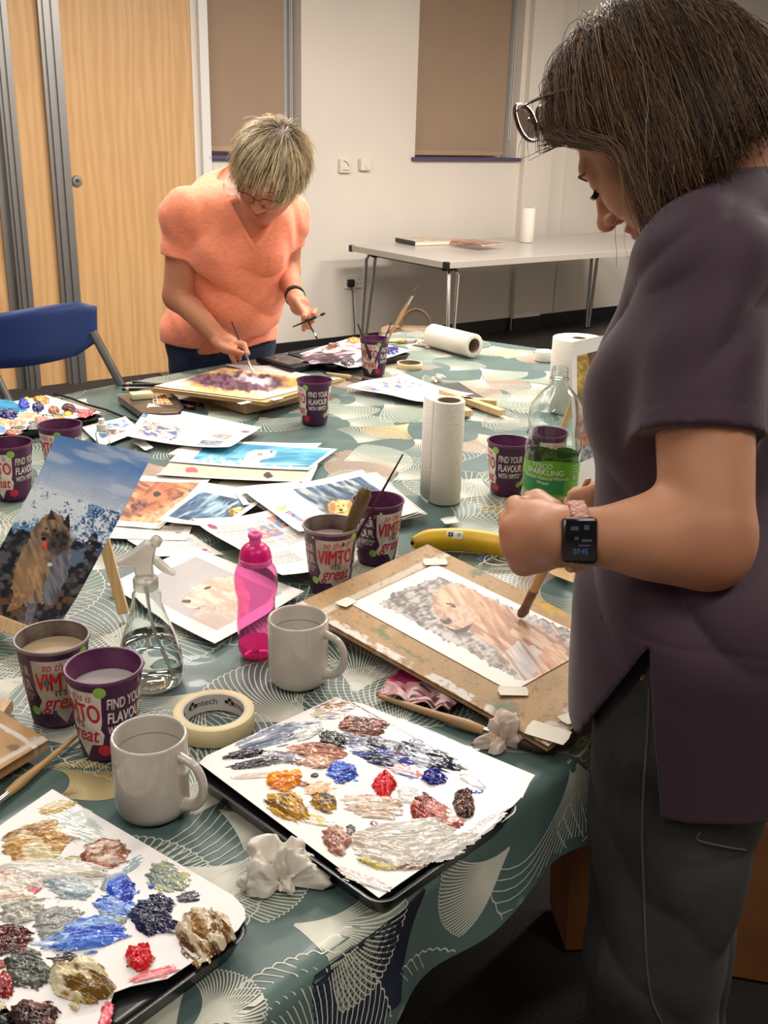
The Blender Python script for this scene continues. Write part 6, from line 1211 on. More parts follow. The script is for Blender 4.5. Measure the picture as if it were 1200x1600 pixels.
def head_ops(S, O, fx, fy, fz, s=1.0, mouth=True, k=0.012):
    M = np.stack([V3(fx), V3(fy), V3(fz)], 1); W = lambda x, y, z: V3(O)+M @ (np.array((x, y, z))*s)
    S.el(W(0, -0.015, 0.03), np.array((0.075, 0.094, 0.086))*s, 0.03, M).el(W(0, 0.028, -0.035), np.array((0.062, 0.064, 0.084))*s, 0.03, M)
    for q in (-1, 1): S.rc(W(0.05*q, 0.0, -0.062), W(0.012*q, 0.062, -0.098), 0.018*s, 0.018*s, 0.03)
    S.el(W(0, 0.070, -0.101), np.array((0.022, 0.020, 0.018))*s, 0.02, M)
    S.rc(W(-0.030, 0.076, 0.014), W(0.030, 0.076, 0.014), 0.014*s, 0.014*s, 0.015)
    for q in (-1, 1):
        S.el(W(0.040*q, 0.058, -0.036), np.array((0.024, 0.024, 0.022))*s, 0.025, M)
        S.el(W(0.031*q, 0.100, -0.004), np.array((0.019, 0.016, 0.013))*s, 0.012, M, sub=True); S.el(W(0.031*q, 0.074, -0.005), np.array((0.0165, 0.0145, 0.0125))*s, 0.006, M)
        S.rc(W(0.018*q, 0.087, -0.0085), W(0.044*q, 0.080, -0.0085), 0.0022*s, 0.0018*s, 0.003)
    S.rc(W(0, 0.084, 0.006), W(0, 0.108, -0.038), 0.0075*s, 0.0105*s, 0.012); S.el(W(0, 0.110, -0.040), np.array((0.0125, 0.012, 0.0105))*s, 0.008, M)
    for q in (-1, 1):
        S.el(W(0.0135*q, 0.098, -0.044), np.array((0.0085, 0.010, 0.0075))*s, 0.006, M); S.el(W(0.0075*q, 0.104, -0.0525), np.array((0.0036, 0.005, 0.0042))*s, 0.003, M, sub=True)
    S.el(W(0, 0.088, -0.066), np.array((0.021, 0.0115, 0.0055))*s, 0.006, M); S.el(W(0, 0.087, -0.0775), np.array((0.018, 0.0115, 0.0062))*s, 0.006, M); S.el(W(0, 0.1035, -0.0712), np.array((0.022, 0.006, 0.0016))*s, 0.003, M, sub=True)
    for q in (-1, 1):
        S.el(W(0.077*q, -0.006, -0.014), np.array((0.007, 0.018, 0.030))*s, 0.006, M); S.el(W(0.085*q, -0.003, -0.014), np.array((0.006, 0.011, 0.019))*s, 0.005, M, sub=True)
    return W, M
def face_cols(C, P, O, M, s, lips, skin):
    q = (P-V3(O)) @ M/s
    l = sst(0.024, 0.019, np.abs(q[:, 0]))*sst(0.0115, 0.0085, np.abs(q[:, 2]+0.0715))*sst(0.080, 0.085, q[:, 1]); C = mixc(C, lin(lips), 0.75*l)
    ck = np.exp(-((np.abs(q[:, 0])-0.04)**2+(q[:, 2]+0.035)**2)/0.0004)*sst(0.03, 0.06, q[:, 1]); C = mixc(C, lin((206, 116, 92)), 0.35*ck)
    ns = np.exp(-(q[:, 0]**2+(q[:, 2]+0.042)**2)/0.0002)*sst(0.09, 0.105, q[:, 1]); return mixc(C, lin((200, 100, 80)), 0.4*ns)
def strands_mesh(name, paths, rad, cols, parent, mt, cap=None, mat2=None):
    """paths N x K x 3 world; rad N x K; cols N x 3"""
    N, K, _ = paths.shape; t = np.gradient(paths, axis=1); t /= np.maximum(np.linalg.norm(t, axis=2, keepdims=True), 1e-9)
    ref = np.array((0.31, 0.52, 0.79)); a = np.cross(t, ref); a /= np.maximum(np.linalg.norm(a, axis=2, keepdims=True), 1e-9); b = np.cross(t, a)
    V = np.stack([paths+a*rad[..., None]*math.cos(q)+b*rad[..., None]*math.sin(q) for q in (0, 2.094, 4.189)], 2)       # N K 3 3
    i = np.arange(N*K*3).reshape(N, K, 3); j = np.roll(i, -1, 2); F = np.stack([i[:, :-1], j[:, :-1], j[:, 1:], i[:, 1:]], -1).reshape(-1, 4)
    C = np.repeat(np.repeat(cols[:, None, None, :], K, 1), 3, 2) if cols.ndim == 2 else np.repeat(cols[:, :, None, :], 3, 2)
    V = V.reshape(-1, 3); C = C.reshape(-1, 3)
    if cap is not None:
        cv, cf, cc = cap; F = np.concatenate([F, cf+len(V)]); V = np.concatenate([V, cv]); C = np.concatenate([C, cc])
    return mesh_np(name, V, F, mt, parent, C)
def tube_part(name, pts, r, mt, parent, n=10, flat=1.0): m = MB(); m.tube(pts, r, n, flat=flat); return m.build(name, mt, parent, True)
def cat_chain(pts, n=6):
    """Catmull-Rom through points"""
    P = [Vector(p) for p in pts]; P = [P[0]*2-P[1]]+P+[P[-1]*2-P[-2]]; out = []
    for i in range(1, len(P)-2):
        for k in range(n):
            t = k/n; out.append(0.5*((2*P[i])+(P[i+1]-P[i-1])*t+(2*P[i-1]-5*P[i]+4*P[i+1]-P[i+2])*t*t+(3*P[i]-P[i-1]-3*P[i+1]+P[i+2])*t**3))
    return out+[P[-2]]
hairm = mat('hair', rough=0.42, attr=True, spec=0.35); skinm = mat('skin', rough=0.5, attr=True, spec=0.4, sss=0.12, bump=0.12, bscale=260, dist=0.0006)
denimd = mat('black_denim', (38, 38, 40), 0.9, noise=0.35, nscale=7, col2=(72, 71, 71), bump=0.4, bscale=500, dist=0.0008); denimb = mat('navy_denim', (34, 42, 66), 0.85, noise=0.35, nscale=18, col2=(52, 62, 90), bump=0.3, bscale=500, dist=0.0006)
shoem = mat('dark_shoe', (34, 32, 32), 0.6); solem = mat('pale_sole', (196, 190, 180), 0.7)
def shoe(p, d, parent):
    d = Vector((d[0], d[1], 0)).normalized(); T = basis((p.x, p.y, 0), d)
    m = MB(); V = [(-0.06, 0, 0.055), (0.0, 0, 0.06), (0.08, 0, 0.048), (0.16, 0, 0.038)]; m.tube([T @ Vector(v) for v in V], [0.040, 0.044, 0.042, 0.026], 16, flat=0.9); m.build('shoe', shoem, parent, True)
# ------------------------------------------------------------------ woman in the peach T-shirt
def woman_far():
    F_ = Vector((0.5, -0.85, 0)).normalized(); L_ = Vector((0.85, 0.5, 0)).normalized()
    Pc = PD(335, 480, 3.45); Sh = PD(380, 322, 3.12); A = (Sh-Pc).normalized(); Lx = (L_-A*L_.dot(A)).normalized(); Fy = A.cross(Lx); Fy = Fy if Fy.dot(F_) > 0 else -Fy
    M = np.stack([V3(Lx), V3(Fy), V3(A)], 1)
    root = thing('person', 'woman with short blond hair and glasses in a peach T-shirt, bent over her watercolour', 'person', (Pc.x, Pc.y, 0))
    off = Vector((-Pc.x, -Pc.y, 0))
    def put(o): o.location = off; return o
    O = PD(423, 268, 2.93); fy = Vector((-0.26, -0.76, -0.60)).normalized(); left = Vector((0.93, -0.16, -0.24)); left = (left-fy*left.dot(fy)).normalized(); fx = -left; fz = fx.cross(fy); hs = 1.05
    sR, sL = PD(292, 338, 3.02), PD(447, 338, 3.2); eR, wR, hR = PD(279, 462, 3.10), PD(342, 528, 3.02), PD(366, 545, 2.97)
    eL, wL, hL = PD(446, 424, 3.28), PD(462, 466, 3.04), PD(474, 487, 2.98)
    nb = PD(385, 300, 3.16); chest = PD(380, 368, 3.12); belly = PD(366, 450, 3.22); hip = PD(342, 518, 3.38)
    B = Sdf(); B.el(chest, (0.155, 0.10, 0.16), 0.05, M); B.el(belly, (0.145, 0.115, 0.13), 0.05, M); B.el(hip, (0.165, 0.12, 0.12), 0.05, M)
    B.rc(sR, sL, 0.05, 0.05, 0.06); B.rc(PD(372, 294, 3.22), O-fy*0.05-fz*0.03, 0.055, 0.05, 0.05); B.rc(sR, eR, 0.056, 0.046, 0.03); B.rc(eR, wR, 0.043, 0.026, 0.02); B.rc(sL, eL, 0.054, 0.045, 0.03); B.rc(eL, wL, 0.042, 0.025, 0.02)
    W, HM = None, None
    B.rc(nb, O+fz*(-0.06)-fy*0.03, 0.060, 0.056, 0.04); B.rc(nb, sR, 0.06, 0.046, 0.06); B.rc(nb, sL, 0.055, 0.044, 0.06); W, HM = head_ops(B, O, fx, fy, fz, hs)
    # right hand holding the brush, fingers wrapped towards the tip
    tipR = PD(396, 583, 2.87); topR = PD(362, 503, 3.05); bd = (tipR-topR).normalized()
    def hand(w, h, grip, up, sc_=1.0, thumb_side=1, spread=None, tips=None):
        d = (h-w).normalized(); side = d.cross(up).normalized(); up = side.cross(d)
        B.rc(w+d*0.008, w+d*0.045*sc_, 0.024*sc_, 0.030*sc_, 0.015)
        for j in range(4):
            q = (j-1.5)*0.0185*sc_; k0 = w+d*(0.062-0.003*abs(j-1))*sc_+side*q+up*0.004; B.rc(w+d*0.02+side*q*0.6, k0, 0.013*sc_, 0.0115*sc_, 0.008)
            tp = tips[j]; mid = (k0+tp)/2+up*0.014*sc_+d*0.008*sc_; B.rc(k0, mid, 0.0098*sc_, 0.0088*sc_, 0.004); B.rc(mid, tp, 0.0088*sc_, 0.0072*sc_, 0.003)
        tb = w+d*0.018-side*0.022*sc_*thumb_side; tp = grip; mid = (tb+tp)/2-side*0.012*thumb_side; B.rc(tb, mid, 0.0135*sc_, 0.011*sc_, 0.008); B.rc(mid, tp, 0.0105*sc_, 0.0085*sc_, 0.004)
    gR = topR.lerp(tipR, 0.60); dR = (hR-wR).normalized()
    hand(wR, hR, gR+Vector((-0.006, -0.012, -0.002)), Vector((0.1, -0.3, 1)).normalized(), 1.0, -1, None, [gR+bd*0.014+Vector((0.004, 0.008, 0.0)), gR+bd*0.004+Vector((0.008, 0.012, -0.004)), gR+Vector((-0.016, 0.012, -0.022)), gR+Vector((-0.03, 0.004, -0.030))])
    gL = PD(481, 497, 2.93); hand(wL, hL, gL+Vector((-0.008, -0.010, 0.006)), Vector((0.75, -0.5, 0.35)).normalized(), 1.0, 1, None, [gL+Vector((0.016, 0.012, 0.010)), gL+Vector((0.014, 0.01, -0.010)), gL+Vector((0.004, 0.008, -0.028)), gL+Vector((-0.012, 0.006, -0.034))])
    P, Fc = polygonise(B, (-1.05, 2.35, 0.62), (0.05, 4.0, 1.55), 0.0040)
    n = fbm(P[:, 0]*14, P[:, 1]*14, 3, 3, P[:, 2]*14); C = mixc(lin((176, 112, 82)), lin((204, 140, 108)), n); C = face_cols(C, P, O, HM, hs, (170, 84, 80), None)
    dV = (P-V3(PD(405, 372, 3.0))); rd = np.exp(-(dV**2).sum(1)/0.006); C = mixc(C, lin((182, 92, 70)), 0.5*rd)
    put(mesh_np('body', P, Fc, skinm, root, C))
    # T-shirt
    T = Sdf(); g = 0.014
    T.el(chest, (0.170, 0.115, 0.165), 0.05, M); 
    bu = PD(371, 396, 3.06); T.el(bu+L_*0.075, (0.075, 0.072, 0.068), 0.045, M); T.el(bu-L_*0.068, (0.075, 0.072, 0.068), 0.045, M)
    T.el(belly, (0.168, 0.142, 0.150), 0.06, M); T.el(belly+Vector((0.01, -0.05, -0.05)), (0.14, 0.10, 0.085), 0.04, M); T.el(hip, (0.186, 0.145, 0.135), 0.07, M); T.rc(hip+Vector((-0.07, 0, -0.01)), hip+Vector((-0.085, 0.02, -0.09)), 0.11, 0.115, 0.05); T.rc(hip+Vector((0.07, 0, -0.01)), hip+Vector((0.07, -0.01, -0.09)), 0.11, 0.112, 0.05)
    T.rc(sR, sL, 0.062, 0.062, 0.05); sleR, sleL = sR.lerp(eR, 0.50), sL.lerp(eL, 0.50)
    SR_ = Sdf(); SR_.rc(sR+A*-0.01, sleR, 0.060, 0.068, 0.04); SL_ = Sdf(); SL_.rc(sL+A*-0.01, sleL, 0.056, 0.062, 0.04); T.rc(PD(338, 300, 3.18), PD(300, 328, 3.08), 0.056, 0.056, 0.05); T.rc(nb, sR, 0.064, 0.062, 0.05); T.rc(nb, sL, 0.062, 0.060, 0.05); T.el(sR, (0.067, 0.067, 0.067), 0.04); T.el(sL, (0.064, 0.064, 0.064), 0.04); T.rc(nb+A*-0.02, nb+A*0.0+Vector((0, 0.02, 0.01)), 0.075, 0.07, 0.05); T.rc(PD(372, 300, 3.24), PD(330, 318, 3.2), 0.070, 0.06, 0.06)
    vO = PD(408, 408, 2.98); tL_, tA, tF = V3(Lx), V3(A), V3(Fy); vv = V3(vO); dRn, dLn = V3((eR-sR).normalized()), V3((eL-sL).normalized()); cR, cL = V3(sleR), V3(sleL); nbv = V3(nb)
    def cut(P_, d):
        rel = P_-vv; u = rel @ tL_; w_ = rel @ tA; f = rel @ tF
        # folds
        fo = 0.0075*(1-2*np.abs(np.sin(w_*27+1.2*np.sin(u*11)+3*fbm(u*5, w_*4, 2, 5)))**0.6)*sst(-0.04, -0.12, w_)*sst(-0.46, -0.34, w_)+0.0026*np.sin(u*70+w_*50+5*fbm(u*9, w_*9, 2, 8))*sst(-0.02, 0.05, np.abs(u)-0.10)
        d = d+fo*sst(0.1, 0.0, np.abs(d))
        pocket = np.maximum(np.abs(u-0.075)-0.030, np.abs(w_+0.055)-0.036); d = d-0.0016*sst(0.001, -0.001, pocket)*(f > -0.06)
        vn = np.maximum(np.abs(u+0.012*0-w_*0.10)*0.86-np.maximum(w_, -0.01)*0.70, -w_); vn = np.maximum(vn, -(f+0.16)); vn = np.maximum(vn, w_-0.30)
        nk = np.minimum(np.linalg.norm(P_-V3(PD(402, 296, 3.04)), axis=1)-0.10, np.linalg.norm(P_-V3(PD(380, 274, 3.10)), axis=1)-0.082)
        d = d-0.0022*sst(0.014, 0.011, np.minimum(np.abs(vn), 0.05)+0*vn)*(vn > 0)*(np.abs(u) < 0.14)
        d = np.maximum(d, -vn); d = np.maximum(d, -nk)
        d = smin(d, np.maximum(SR_(P_)+0.003*np.sin(P_[:, 2]*80+P_[:, 0]*60+4*fbm(P_[:, 0]*9, P_[:, 2]*9, 2, 3)), (P_-cR) @ dRn), 0.025); d = smin(d, np.maximum(SL_(P_), (P_-cL) @ dLn), 0.025)
        zh = 0.765+0.016*np.sin(u*14)+0.02*(u < -0.10); return np.maximum(d, zh-P_[:, 2])
    T.fn(cut)
    P, Fc = polygonise(T, (-1.05, 2.5, 0.70), (0.02, 4.0, 1.45), 0.0040)
    put(mesh_np('t_shirt', P, Fc, mat('peach_cotton', (236, 132, 98), 0.85, noise=0.35, nscale=60, col2=(244, 150, 116), bump=0.2, bscale=260, stretch=(1, 1, 2.5), dist=0.001, sheen=0.2), root))
    # jeans
    J = Sdf(); J.el(hip+Vector((0, 0, -0.03)), (0.172, 0.13, 0.12), 0.04, M); hr, hl = hip+Vector((-0.075, -0.01, -0.06)), hip+Vector((0.085, 0.03, -0.06))
    for a in (hr, hl): J.rc(a, (a.x, a.y+0.02, 0.47), 0.098, 0.068, 0.03); J.rc((a.x, a.y+0.02, 0.47), (a.x, a.y+0.04, 0.10), 0.066, 0.05, 0.02)
    J.fn(lambda P_, d: np.maximum(d+0.003*np.sin(P_[:, 2]*60+4*fbm(P_[:, 0]*9, P_[:, 2]*9, 2, 3)), 0.085-P_[:, 2]))
    P, Fc = polygonise(J, (-1.05, 2.9, 0.05), (0.05, 4.0, 0.96), 0.008); put(mesh_np('jeans', P, Fc, denimb, root))
    for a in (hr, hl): put(shoe(Vector((a.x, a.y+0.02, 0)), F_, root)) if False else None
    for a in (hr, hl): shoe(Vector((a.x, a.y+0.0, 0)), F_, root)
    for o in root_children(root, 'shoe'): o.location = off
    # hair: short layered cut falling forward
    rng = np.random.RandomState(5); N = 5200; K = 12
    th = rng.rand(N*3)*2*PI; zz = rng.rand(N*3)*1.5-0.5; rr = np.sqrt(np.clip(1-zz**2, 0, 1)); q = np.stack([rr*np.cos(th), rr*np.sin(th), zz], 1)
    base = np.array((0, -0.015, 0.03)); rad = np.array((0.077, 0.096, 0.088)); p = base+q*rad
    ok = ~((p[:, 1] > 0.058) & (p[:, 2] < 0.062)) & ~((p[:, 1] > 0.015) & (p[:, 2] < 0.005)) & (p[:, 2] > -0.035-0.02*(p[:, 1] < -0.04)); p = p[ok][:N]; N = len(p); q = (p-base)/rad; q /= np.linalg.norm(q, axis=1, keepdims=True)
    Mi = HM; gl = Mi.T @ np.array((0, 0, -1.0)); crown = np.array((-0.022, -0.028, 0.115)); away = p-crown; away[:, 2] *= 0.4; away /= np.maximum(np.linalg.norm(away, axis=1, keepdims=True), 1e-6)
    tang = away-q*(away*q).sum(1, keepdims=True); tang /= np.maximum(np.linalg.norm(tang, axis=1, keepdims=True), 1e-6)
    clump = _hash(np.floor(q[:, 0]*8), np.floor(q[:, 1]*8), np.floor(q[:, 2]*8), 3); jit = rng.normal(0, 0.13, (N, 3))+(np.stack([_hash(np.floor(q[:, 0]*7), np.floor(q[:, 1]*7), np.floor(q[:, 2]*7), 11+k) for k in range(3)], 1)-0.5)*0.85
    D = tang+q*(0.45+0.25*clump[:, None])+jit; D /= np.linalg.norm(D, axis=1, keepdims=True); ln = 0.036+0.024*rng.rand(N)+0.012*clump+0.006*(p[:, 2] > 0.05); lay = 0.004+0.014*rng.rand(N)**1.2
    path = np.zeros((N, K, 3)); x = p.copy(); path[:, 0] = x; fwd = np.array((0.20, 0.15, 0))
    for k in range(1, K):
        D = D+0.13*(gl+fwd)[None]+0.10*tang+0.03*rng.randn(N, 3); D /= np.linalg.norm(D, axis=1, keepdims=True); x = x+D*(ln/(K-1))[:, None]
        e = (x-base)/(rad+lay[:, None]); m = np.linalg.norm(e, axis=1); ins = m < 1; x = np.where(ins[:, None], base+e/np.maximum(m, 1e-6)[:, None]*(rad+lay[:, None]), x); path[:, k] = x
    path = V3(O)+(path*hs) @ Mi.T
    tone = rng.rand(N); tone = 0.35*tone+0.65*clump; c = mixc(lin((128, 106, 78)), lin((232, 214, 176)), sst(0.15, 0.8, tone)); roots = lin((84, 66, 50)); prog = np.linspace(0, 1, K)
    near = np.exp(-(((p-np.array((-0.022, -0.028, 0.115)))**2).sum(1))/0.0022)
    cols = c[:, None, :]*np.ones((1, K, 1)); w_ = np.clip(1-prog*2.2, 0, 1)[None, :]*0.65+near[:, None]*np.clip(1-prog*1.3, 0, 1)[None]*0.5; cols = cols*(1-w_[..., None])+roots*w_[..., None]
    rd = np.full((N, K), 0.00075)*np.linspace(1.0, 0.45, K)[None]*(0.7+0.7*rng.rand(N))[:, None]
    Hc = Sdf(); Hc.el(W(0, -0.016, 0.032), (0.083*hs, 0.102*hs, 0.094*hs), 0.01, HM); mv = V3(O)
    def hcut(P_, d): l = (P_-mv) @ Mi/hs; return np.maximum(np.maximum(d, np.minimum(l[:, 1]-0.052, 0.070-l[:, 2]) if False else -np.minimum(0.064-l[:, 2], l[:, 1]-0.050)*-1 if False else np.minimum(0.066-l[:, 2], l[:, 1]-0.045)), np.maximum(-0.04-l[:, 2], np.minimum(0.006-l[:, 2], l[:, 1]-0.004)))
    Hc.fn(hcut); o3 = V3(O); cv, cf = polygonise(Hc, o3-0.16, o3+0.16, 0.005); 
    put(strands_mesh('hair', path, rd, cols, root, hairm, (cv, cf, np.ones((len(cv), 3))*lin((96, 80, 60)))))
    # glasses, brows
    gm = mat('thin_metal_frame', (70, 56, 50), 0.3, 0.7)
    m = MB()
    for q_ in (-1, 1):
        ring = [Vector(W(0.032*q_+0.025*math.cos(a), 0.108-0.010*abs(math.cos(a)*q_+0.3)*0+(-0.012 if math.cos(a)*q_ > 0.6 else 0), -0.012+0.017*math.sin(a))) for a in np.linspace(0, PI, 14)]; m.tube(ring, 0.0013, 6)
        ring = [Vector(W(0.032*q_+0.025*math.cos(a), 0.107+(-0.012 if math.cos(a)*q_ > 0.6 else 0), -0.012+0.016*math.sin(a))) for a in np.linspace(PI, 2*PI, 14)]; m.tube(ring, 0.0007, 6)
        m.tube([Vector(W(0.057*q_, 0.095, -0.009)), Vector(W(0.072*q_, 0.06, -0.006)), Vector(W(0.079*q_, -0.005, -0.004))], 0.0013, 6)
    m.tube([Vector(W(-0.008, 0.108, -0.008)), Vector(W(0, 0.112, -0.005)), Vector(W(0.008, 0.108, -0.008))], 0.0012, 6)
    gls = m.build('glasses', gm, root, True); gls.location = off
    m = MB()
    for q_ in (-1, 1): V, F = disc2(0, 0, 0.022, 20, 0.65); m.add([Vector(W(0.032*q_+x, 0.1065, -0.013+y)) for x, y in V], F)
    lens = m.build('lenses', mat('lens', (245, 248, 250), 0.02, trans=1.0, ior=1.05), gls)
    m = MB()
    for q_ in (-1, 1): m.tube([Vector(W(x*q_, y, z)) for x, y, z in ((0.014, 0.093, 0.011), (0.030, 0.092, 0.016), (0.047, 0.082, 0.010))], [0.002, 0.0026, 0.001], 6)
    m.build('eyebrows', mat('brow', (130, 106, 80), 0.8), root, True).location = off
    rg_ = wR+(hR-wR).normalized()*0.075; m = MB(); m.lathe([(0.0102, -0.0016), (0.0112, -0.0016), (0.0112, 0.0016), (0.0102, 0.0016)], 20, 0, align_z(PD(366, 552, 2.955), (hR-wR)), close=True); m.build('ring', mat('gold_ring', (222, 196, 140), 0.2, 0.9), root, True).location = off
    # wrist band
    d = (wL-eL).normalized(); c = wL-d*0.02; b1 = d.orthogonal().normalized(); b2 = d.cross(b1); m = MB(); m.lathe([(0.0285, -0.011), (0.031, -0.010), (0.031, 0.010), (0.0285, 0.011)], 32, 0, align_z(c, d), close=True); m.build('wrist_band', black_pl, root, True).location = off
    return dict(topR=topR, tipR=tipR, gL=gL)
def root_children(root, nm): return [o for o in COL.objects if o.parent == root and o.name.split('.')[0] == nm]
WF = woman_far()
brush('brush in the right hand of the woman in the peach T-shirt, touching the watercolour', WF['topR'], WF['tipR'], 0.0038, (50, 48, 62), (210, 200, 196), 0.02, 0.04)
brush('dark brush held crosswise in the left hand of the woman in the peach T-shirt', PD(457, 511, 2.93), PD(509, 489, 2.92), 0.0034, (30, 24, 26), (40, 24, 26), 0.016, 0.012)
brush('second dark brush pointing down from the left hand of the woman in the peach T-shirt', PD(470, 480, 2.96), PD(496, 530, 2.9), 0.0026, (34, 26, 28), (60, 36, 34), 0.012, 0.012)
# ------------------------------------------------------------------ woman in the dark purple top
def woman_near():
    F_ = Vector((-0.857, 0.515, 0)).normalized(); L_ = Vector((-0.515, -0.857, 0)).normalized(); Z_ = Vector((0, 0, 1)); M = np.stack([V3(L_), V3(F_), V3(Z_)], 1)
    Pc = PD(1082, 985, 1.24)
    root = thing('person', 'woman with a dark brown bob, plum tunic and black jeans standing at the right', 'person', (Pc.x, Pc.y, 0)); off = Vector((-Pc.x, -Pc.y, 0))
    def put(o): o.location = off; return o
    hs = 1.0; O = PD(1022, 203, 1.20); pt = R(47); fy = (F_*math.cos(pt)-Z_*math.sin(pt)).normalized(); fz = (F_*math.sin(pt)+Z_*math.cos(pt)).normalized(); fx = fy.cross(fz)
    nb = PD(1176, 318, 1.25); sL = PD(1096, 408, 1.09); sR = nb*2-sL; sR = Vector((sR.x, sR.y, sL.z+0.01)); eL = PD(1088, 840, 1.06); wL = PD(884, 838, 1.06)
    eR = PD(1060, 800, 1.45); wR = PD(965, 795, 1.27)
    uc = PD(1150, 440, 1.22); mid = PD(1108, 640, 1.22); bel = PD(1080, 860, 1.24)
    B = Sdf(); B.el(uc, (0.15, 0.085, 0.12), 0.05, M); B.el(mid, (0.13, 0.095, 0.2), 0.05, M); B.el(bel, (0.135, 0.105, 0.14), 0.05, M)
    B.rc(sL, sR, 0.05, 0.05, 0.05); B.rc(sL, eL+Vector((0.008, 0, 0.02)), 0.056, 0.047, 0.03); B.rc(eL, wL, 0.042, 0.0275, 0.022); B.el(eL+Vector((0.016, 0.0, -0.012)), (0.040, 0.042, 0.042), 0.03)
    B.el(eL.lerp(wL, 0.28), (0.046, 0.041, 0.040), 0.03, None)
    B.rc(sR, eR, 0.052, 0.045, 0.03); B.rc(eR, wR, 0.042, 0.026, 0.02)
    B.rc(nb, O-fz*0.055-fy*0.035, 0.056, 0.054, 0.03); B.rc(nb, nb+Vector((0.03, -0.02, -0.05)), 0.07, 0.08, 0.05)
    W, HM = head_ops(B, O, fx, fy, fz, hs)
    # left fist around the brush, seen from the back of the hand
    top = PD(920, 748, 1.235); tip = PPL(813, 966, *PPT)+bn*0.001
    cen = PD(838, 838, 1.09); B.rc(wL+Vector((-0.012, 0, 0)), PD(846, 838, 1.08), 0.029, 0.034, 0.02); B.el(cen, (0.030, 0.026, 0.036), 0.02)
    kn = [PD(812, 802, 1.09), PD(800, 828, 1.08), PD(803, 856, 1.08), PD(816, 880, 1.09)]; aw = Vector((0.10, 0.99, -0.05)).normalized(); dn2 = Vector((0.35, 0.25, -0.9)).normalized()
    for j, k0 in enumerate(kn):
        B.rc(wL.lerp(k0, 0.45), k0, 0.014, 0.0125, 0.012); p1 = k0+aw*0.036+Vector((-0.004, 0, -0.002)); p2 = p1+Vector((0.028, 0.010, -0.006)); p3 = p2+Vector((0.008, -0.020, 0)); B.rc(k0, p1, 0.0118, 0.0105, 0.006); B.rc(p1, p2, 0.0102, 0.0092, 0.004); B.rc(p2, p3, 0.009, 0.0078, 0.003)
    tb = PD(862, 800, 1.11); t1 = tb+Vector((-0.012, 0.03, 0.002)); t2 = t1+Vector((-0.004, 0.028, -0.008)); B.rc(tb, t1, 0.015, 0.0125, 0.012); B.rc(t1, t2, 0.0118, 0.0095, 0.005)
    # right hand higher on the brush
    gr = top.lerp(tip, 0.14); pal = PD(946, 790, 1.255); B.rc(wR, pal, 0.025, 0.027, 0.015)
    bd = (tip-top).normalized()
    for j in range(4):
        k0 = pal+bd*(-0.028+0.018*j)+Vector((-0.006, -0.006, 0.0)); g = gr+bd*(-0.012+0.0175*j)+Vector((-0.006, -0.006, 0.003)); m1 = (k0+g)/2+Vector((0, -0.014, 0.010)); B.rc(k0, m1, 0.0098, 0.0092, 0.006); B.rc(m1, g, 0.009, 0.0078, 0.003); B.rc(g, g+Vector((-0.003, 0.012, -0.004)), 0.0076, 0.007, 0.003)
    t0 = pal+Vector((-0.004, 0.012, 0.01)); B.rc(t0, gr+Vector((0.0, 0.012, 0.006)), 0.012, 0.0095, 0.006)
    def skinfn(P_, d):
        return d
    lo = V3((min(kn[1].x, O.x)-0.1, 0.62, 0.82)); P, Fc = polygonise(B, (0.03, 0.66, 0.84), (0.82, 1.62, 1.62), 0.0034)
    n = fbm(P[:, 0]*18, P[:, 1]*18, 3, 3, P[:, 2]*18); C = mixc(lin((172, 118, 88)), lin((200, 146, 114)), n); C = face_cols(C, P, O, HM, hs, (166, 88, 84), None)
    kk = sum(np.exp(-((P-V3(k))**2).sum(1)/0.0003) for k in kn); C = mixc(C, lin((188, 100, 78)), np.clip(kk, 0, 1)*0.45); ee = np.exp(-((P-V3(eL+Vector((0.02, -0.03, -0.03))))**2).sum(1)/0.002); C = mixc(C, lin((196, 118, 92)), 0.35*ee)
    put(mesh_np('body', P, Fc, skinm, root, C))
    # tunic
    T = Sdf(); bl = PD(1016, 622, 1.16); bl2 = bl-L_*0.15; apz = PD(1012, 990, 1.10).z; f0 = V3(F_); l0 = V3(L_); pc = V3(Pc); apex = (PD(1022, 1004, 1.09)-Pc).dot(F_)
    T.el(uc, (0.165, 0.10, 0.13), 0.05, M); T.el(mid, (0.150, 0.112, 0.20), 0.06, M); T.el(bl, (0.074, 0.072, 0.088), 0.06, M); T.el(bl2, (0.074, 0.072, 0.088), 0.06, M)
    T.el(bel, (0.150, 0.112, 0.13), 0.06, M); T.el(Pc, (0.175, 0.130, 0.17), 0.05, M); T.rc(Pc-L_*0.05, Pc+F_*0.0-L_*0.05-Z_*0.18, 0.118, 0.122, 0.04); T.rc(Pc+L_*0.05, Pc+F_*0.0+L_*0.05-Z_*0.18, 0.118, 0.122, 0.04)
    T.rc(Pc-F_*0.03+L_*0.05, Pc-F_*0.04+L_*0.06-Z_*0.26, 0.125, 0.135, 0.05); T.rc(Pc-F_*0.03-L_*0.05, Pc-F_*0.04-L_*0.05-Z_*0.26, 0.125, 0.135, 0.05)
    T.rc(sL, sR, 0.058, 0.058, 0.06); se = sL.lerp(eL, 0.64); sr = sR.lerp(eR, 0.6); SL = Sdf(); SL.rc(sL+Vector((0.004, 0, -0.005)), se, 0.062, 0.068, 0.03); SR_ = Sdf(); SR_.rc(sR, sr, 0.062, 0.064, 0.03)
    T.rc(nb+Vector((0.02, -0.01, -0.03)), nb+Vector((0.0, 0, -0.02)), 0.085, 0.072, 0.05)
    dl, dr = V3((eL-sL).normalized()), V3((eR-sR).normalized()); cl, cr = V3(se), V3(sr); nv = V3(nb+Vector((-0.012, 0.006, 0.044))); fzv = V3(fz)
